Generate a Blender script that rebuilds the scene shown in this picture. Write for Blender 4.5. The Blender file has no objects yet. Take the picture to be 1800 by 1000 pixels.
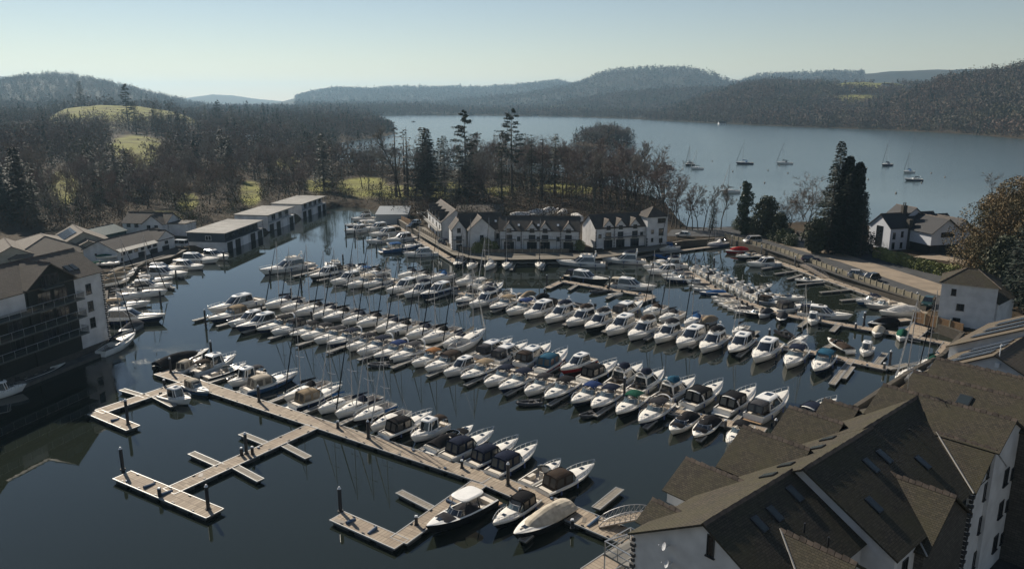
import bpy, math, random
import numpy as np
from mathutils import Vector, Matrix
R = math.radians
SC = bpy.context.scene
COL = SC.collection
# ---------------------------------------------------------------- camera
CAMH = 41.0; FPX = 1350.0; HORY = 176.0
PITCH = math.atan((500-HORY)/FPX)
cam = bpy.data.cameras.new('camera'); camo = bpy.data.objects.new('camera', cam); COL.objects.link(camo)
camo.location = (0, 0, CAMH); camo.rotation_euler = (math.pi/2-PITCH, 0, 0)
cam.sensor_width = 36.0; cam.lens = FPX/1800*36.0; cam.clip_start = 0.5; cam.clip_end = 40000
SC.camera = camo
# ---------------------------------------------------------------- light
SUN_AZ, SUN_EL = -36.0, 32.4        # azimuth from +Y towards +X, elevation
w = bpy.data.worlds.new('World'); SC.world = w; w.use_nodes = True
nt = w.node_tree
sky = nt.nodes.new('ShaderNodeTexSky'); sky.sky_type = 'NISHITA'; sky.sun_disc = False
sky.sun_elevation = R(SUN_EL); sky.sun_rotation = R(SUN_AZ)
sky.air_density = 1.0; sky.dust_density = 0.0; sky.ozone_density = 1.0; sky.altitude = 50
bg = nt.nodes['Background']; bg.inputs['Strength'].default_value = 0.0575
tn = nt.nodes.new('ShaderNodeMix'); tn.data_type = 'RGBA'; tn.blend_type = 'MULTIPLY'; tn.inputs[0].default_value = 1; tn.inputs[7].default_value = (1.06, .965, .925, 1)   # a slightly less cyan sky
nt.links.new(sky.outputs[0], tn.inputs[6]); nt.links.new(tn.outputs[2], bg.inputs['Color'])
sd = bpy.data.lights.new('sun', 'SUN'); sd.energy = 5.0; sd.angle = R(0.5); sd.color = (1.0, 0.90, 0.765)
sun = bpy.data.objects.new('sun', sd); COL.objects.link(sun)
sv = Vector((math.sin(R(SUN_AZ))*math.cos(R(SUN_EL)), math.cos(R(SUN_AZ))*math.cos(R(SUN_EL)), math.sin(R(SUN_EL))))
sun.rotation_euler = sv.to_track_quat('Z', 'Y').to_euler()
SC.view_settings.view_transform = 'Standard'; SC.view_settings.look = 'None'
SC.view_settings.exposure = 0.42; SC.view_settings.gamma = 1.0
SC.cycles.max_bounces = 6; SC.cycles.volume_bounces = 0; SC.cycles.transparent_max_bounces = 8
SC.cycles.use_denoising = True
# ---------------------------------------------------------------- plan helper: a point of the photograph to the place it shows
CP, SP = math.cos(PITCH), math.sin(PITCH)
def P(x, y, z=0.0):
    u = (x-900)/FPX; v = (y-500)/FPX
    zd = SP+v*CP; yf = CP-v*SP; t = (CAMH-z)/zd
    return Vector((u*t, yf*t, z))
def PYz(x, y, Y):
    u = (x-900)/FPX; v = (y-500)/FPX
    t = Y/(CP-v*SP)
    return Vector((u*t, Y, CAMH-t*(SP+v*CP)))
# ---------------------------------------------------------------- materials
MATS = {}
def mat(name, col, rough=0.6, metal=0.0, var=0.0, vscale=3.0, bump=0.0, bscale=20.0, spec=0.5, col2=None, coord='Object'):
    if name in MATS: return MATS[name]
    m = bpy.data.materials.new(name); m.use_nodes = True; n = m.node_tree; b = n.nodes['Principled BSDF']
    b.inputs['Base Color'].default_value = (*col, 1); b.inputs['Roughness'].default_value = rough
    b.inputs['Metallic'].default_value = metal; b.inputs['Specular IOR Level'].default_value = spec
    if var or bump or col2:
        tc = n.nodes.new('ShaderNodeTexCoord')
    if var or col2:
        ns = n.nodes.new('ShaderNodeTexNoise'); ns.inputs['Scale'].default_value = vscale; ns.inputs['Detail'].default_value = 5
        n.links.new(tc.outputs[coord], ns.inputs['Vector'])
        mx = n.nodes.new('ShaderNodeValToRGB')
        c2 = col2 or tuple(c*(1-var) for c in col); c1 = col if col2 else tuple(min(1, c*(1+var*.5)) for c in col)
        mx.color_ramp.elements[0].position = .35; mx.color_ramp.elements[1].position = .65
        mx.color_ramp.elements[0].color = (*c2, 1); mx.color_ramp.elements[1].color = (*c1, 1)
        n.links.new(ns.outputs['Fac'], mx.inputs[0]); n.links.new(mx.outputs[0], b.inputs['Base Color'])
    if bump:
        nb = n.nodes.new('ShaderNodeTexNoise'); nb.inputs['Scale'].default_value = bscale; nb.inputs['Detail'].default_value = 4
        n.links.new(tc.outputs[coord], nb.inputs['Vector'])
        bp = n.nodes.new('ShaderNodeBump'); bp.inputs['Strength'].default_value = bump; bp.inputs['Distance'].default_value = .05
        n.links.new(nb.outputs['Fac'], bp.inputs['Height']); n.links.new(bp.outputs[0], b.inputs['Normal'])
    MATS[name] = m; return m
def brickmat(name, c1, c2, mortar, bw, bh, rough=.7, msize=.012, bump=.5, offset=.5, stain=None, dist=.03, spec=.3):
    """rows of slates, planks or stones laid in metres along each face"""
    if name in MATS: return MATS[name]
    m = bpy.data.materials.new(name); m.use_nodes = True; n = m.node_tree; b = n.nodes['Principled BSDF']
    b.inputs['Roughness'].default_value = rough; b.inputs['Specular IOR Level'].default_value = spec
    uv = n.nodes.new('ShaderNodeUVMap'); uv.uv_map = 'UVMap'
    br = n.nodes.new('ShaderNodeTexBrick'); br.inputs['Scale'].default_value = 1
    br.inputs['Brick Width'].default_value = bw; br.inputs['Row Height'].default_value = bh
    br.inputs['Mortar Size'].default_value = msize; br.inputs['Mortar Smooth'].default_value = .2
    br.inputs['Color1'].default_value = (*c1, 1); br.inputs['Color2'].default_value = (*c2, 1); br.inputs['Mortar'].default_value = (*mortar, 1)
    br.offset = offset
    n.links.new(uv.outputs[0], br.inputs['Vector'])
    out = br.outputs['Color']
    tc = n.nodes.new('ShaderNodeTexCoord')
    ns = n.nodes.new('ShaderNodeTexNoise'); ns.inputs['Scale'].default_value = .35; ns.inputs['Detail'].default_value = 7; ns.inputs['Roughness'].default_value = .7
    n.links.new(tc.outputs['Object'], ns.inputs['Vector'])
    rp = n.nodes.new('ShaderNodeValToRGB'); rp.color_ramp.elements[0].position = .4; rp.color_ramp.elements[1].position = .68
    rp.color_ramp.elements[0].color = (0, 0, 0, 1); rp.color_ramp.elements[1].color = (.75, .75, .75, 1)
    n.links.new(ns.outputs['Fac'], rp.inputs[0])
    mx = n.nodes.new('ShaderNodeMix'); mx.data_type = 'RGBA'
    mx.inputs[7].default_value = (*(stain or tuple(c*.55 for c in c1)), 1)
    n.links.new(rp.outputs[0], mx.inputs[0]); n.links.new(out, mx.inputs[6]); n.links.new(mx.outputs[2], b.inputs['Base Color'])
    bp = n.nodes.new('ShaderNodeBump'); bp.inputs['Strength'].default_value = bump; bp.inputs['Distance'].default_value = dist; bp.invert = True
    n.links.new(br.outputs['Fac'], bp.inputs['Height']); n.links.new(bp.outputs[0], b.inputs['Normal'])
    MATS[name] = m; return m

# ---------------------------------------------------------------- mesh builder
class MB:
    def __init__(s): s.v = []; s.f = []; s.m = []
    def add(s, vs, fs, mi=0):
        o = len(s.v); s.v += [tuple(v) for v in vs]
        for k, f in enumerate(fs):
            s.f.append([o+i for i in f]); s.m.append(mi if isinstance(mi, int) else mi[k])
        return s
    def box(s, c, d, rz=0.0, mi=0, taper=1.0):
        x, y, z = d[0]/2, d[1]/2, d[2]/2; cs, sn = math.cos(rz), math.sin(rz)
        vs = []
        for k, (a, b, e) in enumerate([(-x,-y,-z),(x,-y,-z),(x,y,-z),(-x,y,-z),(-x,-y,z),(x,-y,z),(x,y,z),(-x,y,z)]):
            if k > 3: a *= taper; b *= taper
            vs.append((c[0]+a*cs-b*sn, c[1]+a*sn+b*cs, c[2]+e))
        return s.add(vs, [(3,2,1,0),(4,5,6,7),(0,1,5,4),(1,2,6,5),(2,3,7,6),(3,0,4,7)], mi)
    def prism(s, poly, z0, z1, mi=0, mside=None):
        n = len(poly)
        vs = [(p[0], p[1], z0) for p in poly]+[(p[0], p[1], z1) for p in poly]
        fs = [tuple(range(n-1, -1, -1)), tuple(range(n, 2*n))]+[(i, (i+1) % n, n+(i+1) % n, n+i) for i in range(n)]
        ms = mi if mside is None else [mi, mi]+[mside]*n
        return s.add(vs, fs, ms)
    def tube(s, a, b, r0, r1=None, n=6, mi=0, cap=True):
        r1 = r0 if r1 is None else r1
        a, b = Vector(a), Vector(b); d = b-a
        if d.length < 1e-6: return s
        d.normalize(); u = d.orthogonal().normalized(); w_ = d.cross(u)
        vs = []
        for c, r in ((a, r0), (b, r1)):
            for i in range(n):
                t = 2*math.pi*i/n; vs.append(c+u*(r*math.cos(t))+w_*(r*math.sin(t)))
        fs = [(i, (i+1) % n, n+(i+1) % n, n+i) for i in range(n)]
        if cap: fs += [tuple(range(n-1, -1, -1)), tuple(range(n, 2*n))]
        return s.add(vs, fs, mi)
    def path(s, pts, r, n=4, mi=0):
        for a, b in zip(pts, pts[1:]): s.tube(a, b, r, r, n, mi)
        return s
    def poly(s, pts, mi=0): return s.add(pts, [tuple(range(len(pts)))], mi)
    def slab(s, pts, t, mi=0, mside=None):
        """a planar polygon given a thickness t downwards along its normal"""
        p = [Vector(q) for q in pts]; nn = (p[1]-p[0]).cross(p[2]-p[1]).normalized()
        if nn.z < 0: p.reverse(); nn = -nn
        n = len(p); q = [a-nn*t for a in p]
        fs = [tuple(range(n)), tuple(range(2*n-1, n-1, -1))]+[(i, n+i, n+(i+1) % n, (i+1) % n) for i in range(n)]
        ms = mi if mside is None else [mi, mside]+[mside]*n
        return s.add(p+q, fs, ms)
    def grid(s, rows, mi=0, closed=False):
        n = len(rows[0]); vs = [v for r in rows for v in r]; fs = []; ms = []
        for i in range(len(rows)-1):
            for j in range(n if closed else n-1):
                fs.append((i*n+j, i*n+(j+1) % n, (i+1)*n+(j+1) % n, (i+1)*n+j))
                ms.append(mi if isinstance(mi, int) else mi(i, j))
        return s.add(vs, fs, ms if ms else 0)
    def build(s, name, mats, parent=None, smooth=False, uv=False):
        me = bpy.data.meshes.new(name); me.from_pydata(s.v, [], s.f)
        if not isinstance(mats, (list, tuple)): mats = [mats]
        for m in mats: me.materials.append(m)
        me.polygons.foreach_set('material_index', s.m)
        if smooth: me.polygons.foreach_set('use_smooth', [True]*len(s.f))
        if uv:
            me.update(); l = me.uv_layers.new(name='UVMap')
            for p in me.polygons:
                nn = p.normal
                if abs(nn.z) > .97: t = Vector((1, 0, 0)); b = Vector((0, 1, 0))
                else:
                    t = Vector((0, 0, 1)).cross(nn).normalized(); b = nn.cross(t)
                for li in p.loop_indices:
                    c = me.vertices[me.loops[li].vertex_index].co; l.data[li].uv = (c.dot(t), c.dot(b))
        me.update(); o = bpy.data.objects.new(name, me); COL.objects.link(o)
        if parent: o.parent = parent
        return o
def npmesh(name, V, Fc, mats, midx=None, parent=None, smooth=False):
    """triangles or quads from numpy arrays"""
    me = bpy.data.meshes.new(name); k = Fc.shape[1]
    me.vertices.add(len(V)); me.vertices.foreach_set('co', V.astype(np.float32).ravel())
    me.loops.add(Fc.size); me.loops.foreach_set('vertex_index', Fc.astype(np.int32).ravel())
    me.polygons.add(len(Fc)); me.polygons.foreach_set('loop_start', np.arange(0, Fc.size, k, dtype=np.int32))
    for m in mats: me.materials.append(m)
    if midx is not None: me.polygons.foreach_set('material_index', midx.astype(np.int32))
    if smooth: me.polygons.foreach_set('use_smooth', np.ones(len(Fc), dtype=bool))
    me.update(calc_edges=True); me.validate()
    o = bpy.data.objects.new(name, me); COL.objects.link(o)
    if parent: o.parent = parent
    return o
def empty(name, loc, rz=0.0):
    o = bpy.data.objects.new(name, None); o.empty_display_size = .2; COL.objects.link(o); o.location = loc; o.rotation_euler = (0, 0, rz); return o
def tag(o, label=None, cat=None, group=None, kind=None):
    if label: o['label'] = label
    if cat: o['category'] = cat
    if group: o['group'] = group
    if kind: o['kind'] = kind
    return o
def copy_tree(o, parent=None):
    c = o.copy(); COL.objects.link(c); c.parent = parent
    for ch in o.children: copy_tree(ch, c)
    return c
# ================================================================= the land, the lake and the basin
MARINA_PX = [(-700, 1000), (-330, 830), (0, 676), (149, 612), (192, 597), (186, 560), (190, 515), (228, 486), (262, 470), (300, 458), (330, 445), (396, 441), (455, 417), (516, 391),
             (568, 369), (600, 364), (640, 366), (662, 372), (664, 391), (700, 394), (735, 417), (795, 453), (850, 460), (988, 459), (1054, 457), (1152, 443), (1200, 434), (1274, 428),
             (1371, 456), (1469, 493), (1560, 526), (1628, 549), (1612, 572), (1690, 600), (1655, 640), (1600, 668), (1500, 735), (1385, 800), (1270, 866), (1190, 915), (1128, 962),
             (1110, 1010), (1060, 1080), (900, 1300), (-400, 1500)]
LAKE_PX = [(2600, 420), (2100, 425), (1800, 424), (1700, 408), (1620, 398), (1540, 400), (1440, 392), (1380, 392), (1330, 402), (1290, 403), (1210, 401), (1192, 385), (1165, 352), (1100, 333), (1000, 312),
           (900, 304), (830, 302), (740, 300), (680, 290), (630, 292), (603, 284), (585, 270), (575, 258), (610, 249), (660, 243), (690, 237), (693, 230), (668, 216), (650, 204),
           (720, 203), (860, 203.5), (1000, 205.5), (1140, 211), (1300, 219), (1420, 224), (1560, 229), (1700, 236), (1800, 245), (2000, 262), (2400, 300)]
ISLAND_PX = [(1008, 252), (1030, 248), (1062, 247), (1095, 248), (1114, 252), (1100, 257), (1060, 259), (1020, 257)]
def wp(l): return np.array([[*P(x, y, 0)[:2]] for x, y in l])
MARINA, LAKE, ISLAND = wp(MARINA_PX), wp(LAKE_PX), wp(ISLAND_PX)
def sdist(X, Y, poly):
    """signed distance, positive inside"""
    d = np.full(X.shape, 1e12); ins = np.zeros(X.shape, bool); n = len(poly)
    for i in range(n):
        a = poly[i]; b = poly[(i+1) % n]; ex, ey = b-a; wx, wy = X-a[0], Y-a[1]
        t = np.clip((wx*ex+wy*ey)/(ex*ex+ey*ey), 0, 1)
        d = np.minimum(d, (wx-ex*t)**2+(wy-ey*t)**2)
        c = ((a[1] > Y) != (b[1] > Y)); 
        with np.errstate(divide='ignore', invalid='ignore'):
            xi = a[0]+(Y-a[1])*ex/(ey if ey != 0 else 1e-9)
        ins ^= c & (X < xi)
    return np.sqrt(d)*np.where(ins, 1, -1)
def fbm(X, Y, scale, seed=0, octs=4):
    rg = np.random.RandomState(seed); o = np.zeros(X.shape); a = 1.0
    for k in range(octs):
        for _ in range(3):
            th = rg.rand()*6.28; f = 2*math.pi/scale*(2**k)*(.7+.6*rg.rand())
            o += a*np.sin((X*math.cos(th)+Y*math.sin(th))*f+rg.rand()*6.28+1.3*np.sin((X*math.sin(th)-Y*math.cos(th))*f*.6))
        a *= .5
    return o/3.5
# hills: (crest distance, foot distance, behind width, [(photo x, photo y of the crest)])
HILLS = [
    (5200, 2500, 2500, [(-900, 120), (-200, 128), (0, 134), (25, 137), (60, 150), (120, 175)]),
    (3200, 1700, 1500, [(-900, 150), (-250, 156), (0, 150), (20, 143), (50, 138), (85, 136), (130, 137), (170, 143), (220, 155), (280, 170), (330, 182), (380, 191), (430, 200)]),
    (1900, 1300, 600, [(-900, 178), (-200, 180), (0, 186), (60, 188), (130, 183), (250, 188), (350, 203), (420, 212), (560, 216)]),
    (1080, 640, 500, [(-900, 200), (-200, 205), (0, 214), (80, 211), (120, 193), (180, 185), (250, 188), (310, 198), (350, 214), (420, 225)]),
    (7600, 5600, 3000, [(200, 192), (290, 186), (330, 173), (375, 166), (410, 169), (460, 176), (520, 180), (600, 186)]),
    (5600, 3600, 2000, [(440, 190), (500, 178), (560, 163), (600, 158), (650, 160), (700, 157), (800, 157), (850, 158), (900, 154), (980, 145), (1010, 152), (1060, 165), (1100, 178)]),
    (4200, 2900, 1400, [(740, 192), (850, 181), (900, 173), (960, 163), (1010, 152), (1040, 140), (1065, 130), (1100, 125), (1150, 122), (1200, 124), (1240, 133), (1280, 147), (1330, 160), (1400, 178)]),
    (3600, 2900, 800, [(560, 204), (640, 197), (760, 187), (860, 177), (930, 170), (985, 163), (1040, 159), (1100, 161), (1180, 168), (1260, 178), (1330, 190)]),
    (4900, 2900, 1800, [(1230, 175), (1290, 150), (1330, 136), (1400, 134), (1450, 131), (1500, 133), (1560, 127), (1640, 124), (1730, 122), (1850, 126), (2300, 130)]),
    (2900, 2150, 900, [(560, 202), (640, 201), (700, 199), (800, 197), (900, 193), (950, 190), (1000, 182), (1060, 173), (1130, 165), (1200, 161), (1270, 160), (1330, 168), (1420, 182)]),
    (2250, 1250, 900, [(1120, 206), (1180, 196), (1240, 175), (1300, 156), (1340, 150), (1400, 152), (1450, 149), (1520, 146), (1570, 147), (1600, 154), (1700, 165), (1800, 170)]),
    (1500, 900, 900, [(1440, 222), (1540, 200), (1600, 168), (1640, 146), (1700, 134), (1740, 129), (1800, 114), (1900, 94), (2100, 80), (2600, 70)]),
]
def xpx(X, Y): return 900+FPX*X/(Y*CP+(CAMH-5)*SP)
def land_height(X, Y):
    r = np.hypot(X, Y); xp = xpx(X, np.maximum(Y, 20.0)); xp = np.where(Y < 20, np.where(X < 0, -900, 2600), xp)
    z = np.full(X.shape, 1.6)
    nz = fbm(X, Y, 900, 3, 5)
    # rising ground in the woods on the left, a low knoll on the peninsula
    z += np.clip((-X-95)/200, 0, 1)*np.clip((Y-120)/250, 0, 1)*9+1.6*np.exp(-((X-20)/60)**2-((Y-330)/40)**2)
    z += np.clip(fbm(X, Y, 120, 8, 3), -1, 1)*.8*np.clip((Y-235)/60, 0, 1)
    for Rc, r0, back, pts in HILLS:
        px = [p[0] for p in pts]; zz = [PYz(p[0], p[1], Rc*math.cos(math.atan((p[0]-900)/FPX)))[2] for p in pts]
        zc = np.interp(xp, px, zz, left=zz[0] if pts[0][0] < -500 else 0, right=zz[-1] if pts[-1][0] > 2200 else 0)
        t = np.clip((r-r0)/(Rc-r0), 0, 1); s1 = t*t*(3-2*t); t2 = np.clip((r-Rc)/back, 0, 1); s2 = 1-t2*t2*(3-2*t2)*.9
        h = zc*s1*s2*(1+.10*nz*np.sin(np.pi*np.clip(t, 0, 1)))
        h += np.clip(zc/40, 0, 1)*fbm(X, Y, Rc*.09, 11, 4)*Rc*.0011*s1*s2
        z = np.maximum(z, h)
    return z
def ground_z(X, Y):
    X = np.asarray(X, float); Y = np.asarray(Y, float)
    z = land_height(X, Y)
    dl = sdist(X, Y, LAKE); di = sdist(X, Y, ISLAND); dl = np.where(di > -30, np.minimum(dl, -di), dl)
    dm = sdist(X, Y, MARINA)
    z = np.where(dl > -60, 1.6+(z-1.6)*np.clip(-dl/60, 0, 1), z)
    z = np.minimum(z, np.clip(-dl*.22, -3, 400)); z = np.minimum(z, np.clip(-dm*1.1, -3, 400))
    return z
nA, nR = 720, 430
az = np.linspace(R(-64), R(64), nA)
rr = np.concatenate([np.linspace(28, 60, 12, endpoint=False), np.geomspace(60, 11000, nR-12)])
AZ, RR = np.meshgrid(az, rr); TX = RR*np.sin(AZ); TY = RR*np.cos(AZ)
TZ = ground_z(TX, TY)
V = np.stack([TX, TY, TZ], -1).reshape(-1, 3)
ii, jj = np.meshgrid(np.arange(nR-1), np.arange(nA-1), indexing='ij'); b0 = (ii*nA+jj).ravel()
Fq = np.stack([b0, b0+1, b0+nA+1, b0+nA], -1)
# open fields: where the photograph shows grass instead of wood   (x, distance, x radius, distance radius)
FIELDS = [(205, 1010, 125, 150), (320, 1040, 50, 80), (1420, 2150, 40, 60), (1515, 2160, 80, 210), (1345, 2100, 25, 60), (1500, 1760, 40, 70), (240, 600, 42, 160), (112, 385, 26, 55), (330, 330, 16, 30), (500, 520, 24, 60), (40, 860, 30, 90),
          (640, 365, 46, 45), (700, 345, 50, 30), (560, 375, 22, 40), (1000, 350, 50, 25), (770, 350, 50, 40), (975, 2750, 22, 120), (1600, 1600, 34, 80), (440, 350, 18, 40), (280, 275, 40, 22), (880, 335, 26, 20)]
def field_mask(X, Y):
    r = np.hypot(X, Y); xp = xpx(X, np.maximum(Y, 20.0)); m = np.zeros(X.shape)
    nn = fbm(X, Y, 90, 5, 3)
    for fx, fr, wx, wr in FIELDS:
        d = np.sqrt(((xp-fx)/wx)**2+((r-fr)/wr)**2)+.18*nn
        m = np.maximum(m, np.clip((1.15-d)/.3, 0, 1))
    return m
def ground_mat():
    m = bpy.data.materials.new('ground_cover'); m.use_nodes = True; n = m.node_tree; b = n.nodes['Principled BSDF']; b.inputs['Roughness'].default_value = .95; b.inputs['Specular IOR Level'].default_value = .1
    at = n.nodes.new('ShaderNodeAttribute'); at.attribute_name = 'cover'
    tc = n.nodes.new('ShaderNodeTexCoord')
    def noise(sc, a, bb, d=6):
        t = n.nodes.new('ShaderNodeTexNoise'); t.inputs['Scale'].default_value = sc; t.inputs['Detail'].default_value = d; t.inputs['Roughness'].default_value = .65
        n.links.new(tc.outputs['Object'], t.inputs['Vector']); r = n.nodes.new('ShaderNodeValToRGB')
        r.color_ramp.elements[0].position = .36; r.color_ramp.elements[1].position = .64
        r.color_ramp.elements[0].color = (*a, 1); r.color_ramp.elements[1].color = (*bb, 1); n.links.new(t.outputs['Fac'], r.inputs[0]); return r.outputs[0]
    lit = noise(.06, (.030, .023, .015), (.065, .048, .030)); gr = noise(.05, (.085, .078, .028), (.235, .235, .06), 8); far = noise(.006, (.018, .022, .017), (.048, .040, .027), 12)
    sep = n.nodes.new('ShaderNodeSeparateColor'); n.links.new(at.outputs['Color'], sep.inputs[0])
    m1 = n.nodes.new('ShaderNodeMix'); m1.data_type = 'RGBA'; n.links.new(sep.outputs[1], m1.inputs[0]); n.links.new(lit, m1.inputs[6]); n.links.new(far, m1.inputs[7])
    m2 = n.nodes.new('ShaderNodeMix'); m2.data_type = 'RGBA'; n.links.new(sep.outputs[0], m2.inputs[0]); n.links.new(m1.outputs[2], m2.inputs[6]); n.links.new(gr, m2.inputs[7])
    n.links.new(m2.outputs[2], b.inputs['Base Color'])
    nb = n.nodes.new('ShaderNodeTexNoise'); nb.inputs['Scale'].default_value = .9; nb.inputs['Detail'].default_value = 8; n.links.new(tc.outputs['Object'], nb.inputs['Vector'])
    bp = n.nodes.new('ShaderNodeBump'); bp.inputs['Strength'].default_value = .8; bp.inputs['Distance'].default_value = .5; n.links.new(nb.outputs['Fac'], bp.inputs['Height']); n.links.new(bp.outputs[0], b.inputs['Normal'])
    return m
ter = npmesh('ground', V, Fq, [ground_mat()], smooth=True); tag(ter, kind='structure')
ca = ter.data.color_attributes.new('cover', 'FLOAT_COLOR', 'POINT')
cv = np.zeros((len(V), 4)); cv[:, 0] = field_mask(TX, TY).ravel(); cv[:, 1] = np.clip((RR.ravel()-900)/900, 0, 1); cv[:, 3] = 1
ca.data.foreach_set('color', cv.astype(np.float32).ravel())
# water
def water_mat():
    m = bpy.data.materials.new('lake_water'); m.use_nodes = True; n = m.node_tree; b = n.nodes['Principled BSDF']
    b.inputs['Base Color'].default_value = (.014, .018, .013, 1); b.inputs['Roughness'].default_value = .03; b.inputs['IOR'].default_value = 1.46
    tc = n.nodes.new('ShaderNodeTexCoord'); sp = n.nodes.new('ShaderNodeSeparateXYZ'); n.links.new(tc.outputs['Object'], sp.inputs[0])
    # ripples: gentle in the sheltered basin, wind-drawn on the open lake (the lake lies beyond y = 230 m)
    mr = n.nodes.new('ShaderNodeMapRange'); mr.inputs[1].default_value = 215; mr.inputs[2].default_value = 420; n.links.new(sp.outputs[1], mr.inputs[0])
    mp = n.nodes.new('ShaderNodeMapping'); mp.inputs['Scale'].default_value = (.55, 1.3, 1); n.links.new(tc.outputs['Object'], mp.inputs[0])
    n1 = n.nodes.new('ShaderNodeTexNoise'); n1.inputs['Scale'].default_value = .9; n1.inputs['Detail'].default_value = 3; n.links.new(mp.outputs[0], n1.inputs['Vector'])
    n2 = n.nodes.new('ShaderNodeTexNoise'); n2.inputs['Scale'].default_value = .012; n2.inputs['Detail'].default_value = 4; n.links.new(mp.outputs[0], n2.inputs['Vector'])
    b1 = n.nodes.new('ShaderNodeBump'); b1.inputs['Distance'].default_value = .06
    ms = n.nodes.new('ShaderNodeMapRange'); ms.inputs[3].default_value = .05; ms.inputs[4].default_value = .9; n.links.new(mr.outputs[0], ms.inputs[0])
    mm = n.nodes.new('ShaderNodeMath'); mm.operation = 'MULTIPLY'; rr2 = n.nodes.new('ShaderNodeMapRange'); rr2.inputs[1].default_value = .38; rr2.inputs[2].default_value = .62; rr2.inputs[3].default_value = .45
    n.links.new(n2.outputs['Fac'], rr2.inputs[0]); n.links.new(ms.outputs[0], mm.inputs[0]); n.links.new(rr2.outputs[0], mm.inputs[1])
    # a cat's-paw of wind ripples by the left bank
    vd = n.nodes.new('ShaderNodeVectorMath'); vd.operation = 'DISTANCE'; vd.inputs[1].default_value = P(272, 630, 0); n.links.new(tc.outputs['Object'], vd.inputs[0])
    vr = n.nodes.new('ShaderNodeMapRange'); vr.inputs[1].default_value = 3; vr.inputs[2].default_value = 15; vr.inputs[3].default_value = 1.0; vr.inputs[4].default_value = 0; n.links.new(vd.outputs['Value'], vr.inputs[0])
    n3 = n.nodes.new('ShaderNodeTexNoise'); n3.inputs['Scale'].default_value = .22; n3.inputs['Detail'].default_value = 2; n.links.new(tc.outputs['Object'], n3.inputs['Vector'])
    v3 = n.nodes.new('ShaderNodeMapRange'); v3.inputs[1].default_value = .42; v3.inputs[2].default_value = .55; n.links.new(n3.outputs['Fac'], v3.inputs[0])
    vm = n.nodes.new('ShaderNodeMath'); vm.operation = 'MULTIPLY'; n.links.new(vr.outputs[0], vm.inputs[0]); n.links.new(v3.outputs[0], vm.inputs[1])
    n4 = n.nodes.new('ShaderNodeTexNoise'); n4.inputs['Scale'].default_value = 4.5; n4.inputs['Detail'].default_value = 2; n.links.new(tc.outputs['Object'], n4.inputs['Vector'])
    b2 = n.nodes.new('ShaderNodeBump'); b2.inputs['Distance'].default_value = .05; n.links.new(vm.outputs[0], b2.inputs['Strength']); n.links.new(n4.outputs['Fac'], b2.inputs['Height']); n.links.new(b1.outputs[0], b2.inputs['Normal']); n.links.new(b2.outputs[0], b.inputs['Normal'])
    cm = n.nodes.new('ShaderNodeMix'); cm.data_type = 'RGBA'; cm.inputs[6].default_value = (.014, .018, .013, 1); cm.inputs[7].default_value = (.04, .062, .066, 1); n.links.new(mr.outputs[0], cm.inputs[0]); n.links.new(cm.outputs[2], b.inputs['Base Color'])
    rg_ = n.nodes.new('ShaderNodeMapRange'); rg_.inputs[3].default_value = .012; rg_.inputs[4].default_value = .2; n.links.new(mr.outputs[0], rg_.inputs[0]); ra_ = n.nodes.new('ShaderNodeMath'); ra_.operation = 'MULTIPLY_ADD'; ra_.inputs[1].default_value = .13; n.links.new(vm.outputs[0], ra_.inputs[0]); n.links.new(rg_.outputs[0], ra_.inputs[2]); n.links.new(ra_.outputs[0], b.inputs['Roughness'])
    n.links.new(mm.outputs[0], b1.inputs['Strength']); n.links.new(n1.outputs['Fac'], b1.inputs['Height'])
    return m
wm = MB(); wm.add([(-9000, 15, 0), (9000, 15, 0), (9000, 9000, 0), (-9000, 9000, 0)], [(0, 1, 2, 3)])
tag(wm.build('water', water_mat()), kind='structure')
# air
hz = MB(); hz.box((0, 4000, 140.0), (20000, 15800, 290.0))
hm = bpy.data.materials.new('haze_air'); hm.use_nodes = True; hn = hm.node_tree; hn.nodes.remove(hn.nodes['Principled BSDF'])
pv = hn.nodes.new('ShaderNodeVolumePrincipled'); pv.inputs['Density'].default_value = .00009; pv.inputs['Color'].default_value = (.48, .74, .96, 1); pv.inputs['Anisotropy'].default_value = .3
hn.links.new(pv.outputs[0], hn.nodes['Material Output'].inputs['Volume'])
tag(hz.build('haze', hm), kind='stuff')
# ================================================================= surfaces for the built things
SLATE = brickmat('slate_roof', (.086, .074, .056), (.050, .045, .037), (.018, .016, .013), .27, .17, .85, .012, 1.0, stain=(.064, .060, .036), spec=.12)
SLATE2 = brickmat('grey_slate_roof', (.075, .062, .055), (.055, .048, .044), (.012, .012, .012), .32, .24, .8, .014, .7, stain=(.10, .085, .065), spec=.2)
TANROOF = brickmat('tan_roof', (.16, .135, .105), (.125, .105, .085), (.05, .045, .035), .5, .3, .85, .012, .5, stain=(.10, .085, .065))
FLATROOF = brickmat('pale_flat_roof', (.27, .262, .24), (.13, .13, .125), (.08, .08, .075), 4.5, 30.0, .8, .05, .3, stain=(.12, .11, .095), offset=0)
RENDER = mat('white_render', (.58, .58, .575), .85, var=.16, vscale=.6, bump=.15, bscale=30)
CREAM = mat('cream_render', (.42, .38, .30), .85, var=.15, vscale=.6)
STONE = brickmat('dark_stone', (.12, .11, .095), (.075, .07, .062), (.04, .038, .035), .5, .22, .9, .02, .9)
QUAYST = brickmat('quay_stone', (.10, .085, .065), (.07, .06, .048), (.06, .055, .045), .7, .35, .9, .03, .9)
DARKTRIM = mat('dark_frame', (.025, .027, .03), .4)
WHITETRIM = mat('white_frame', (.75, .75, .74), .4)
GLASS = mat('window_glass', (.014, .018, .022), .06, spec=.6)
CLAD = brickmat('dark_cladding', (.02, .024, .022), (.014, .018, .017), (.01, .01, .01), 3.0, .18, .6, .012, .5)
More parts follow.
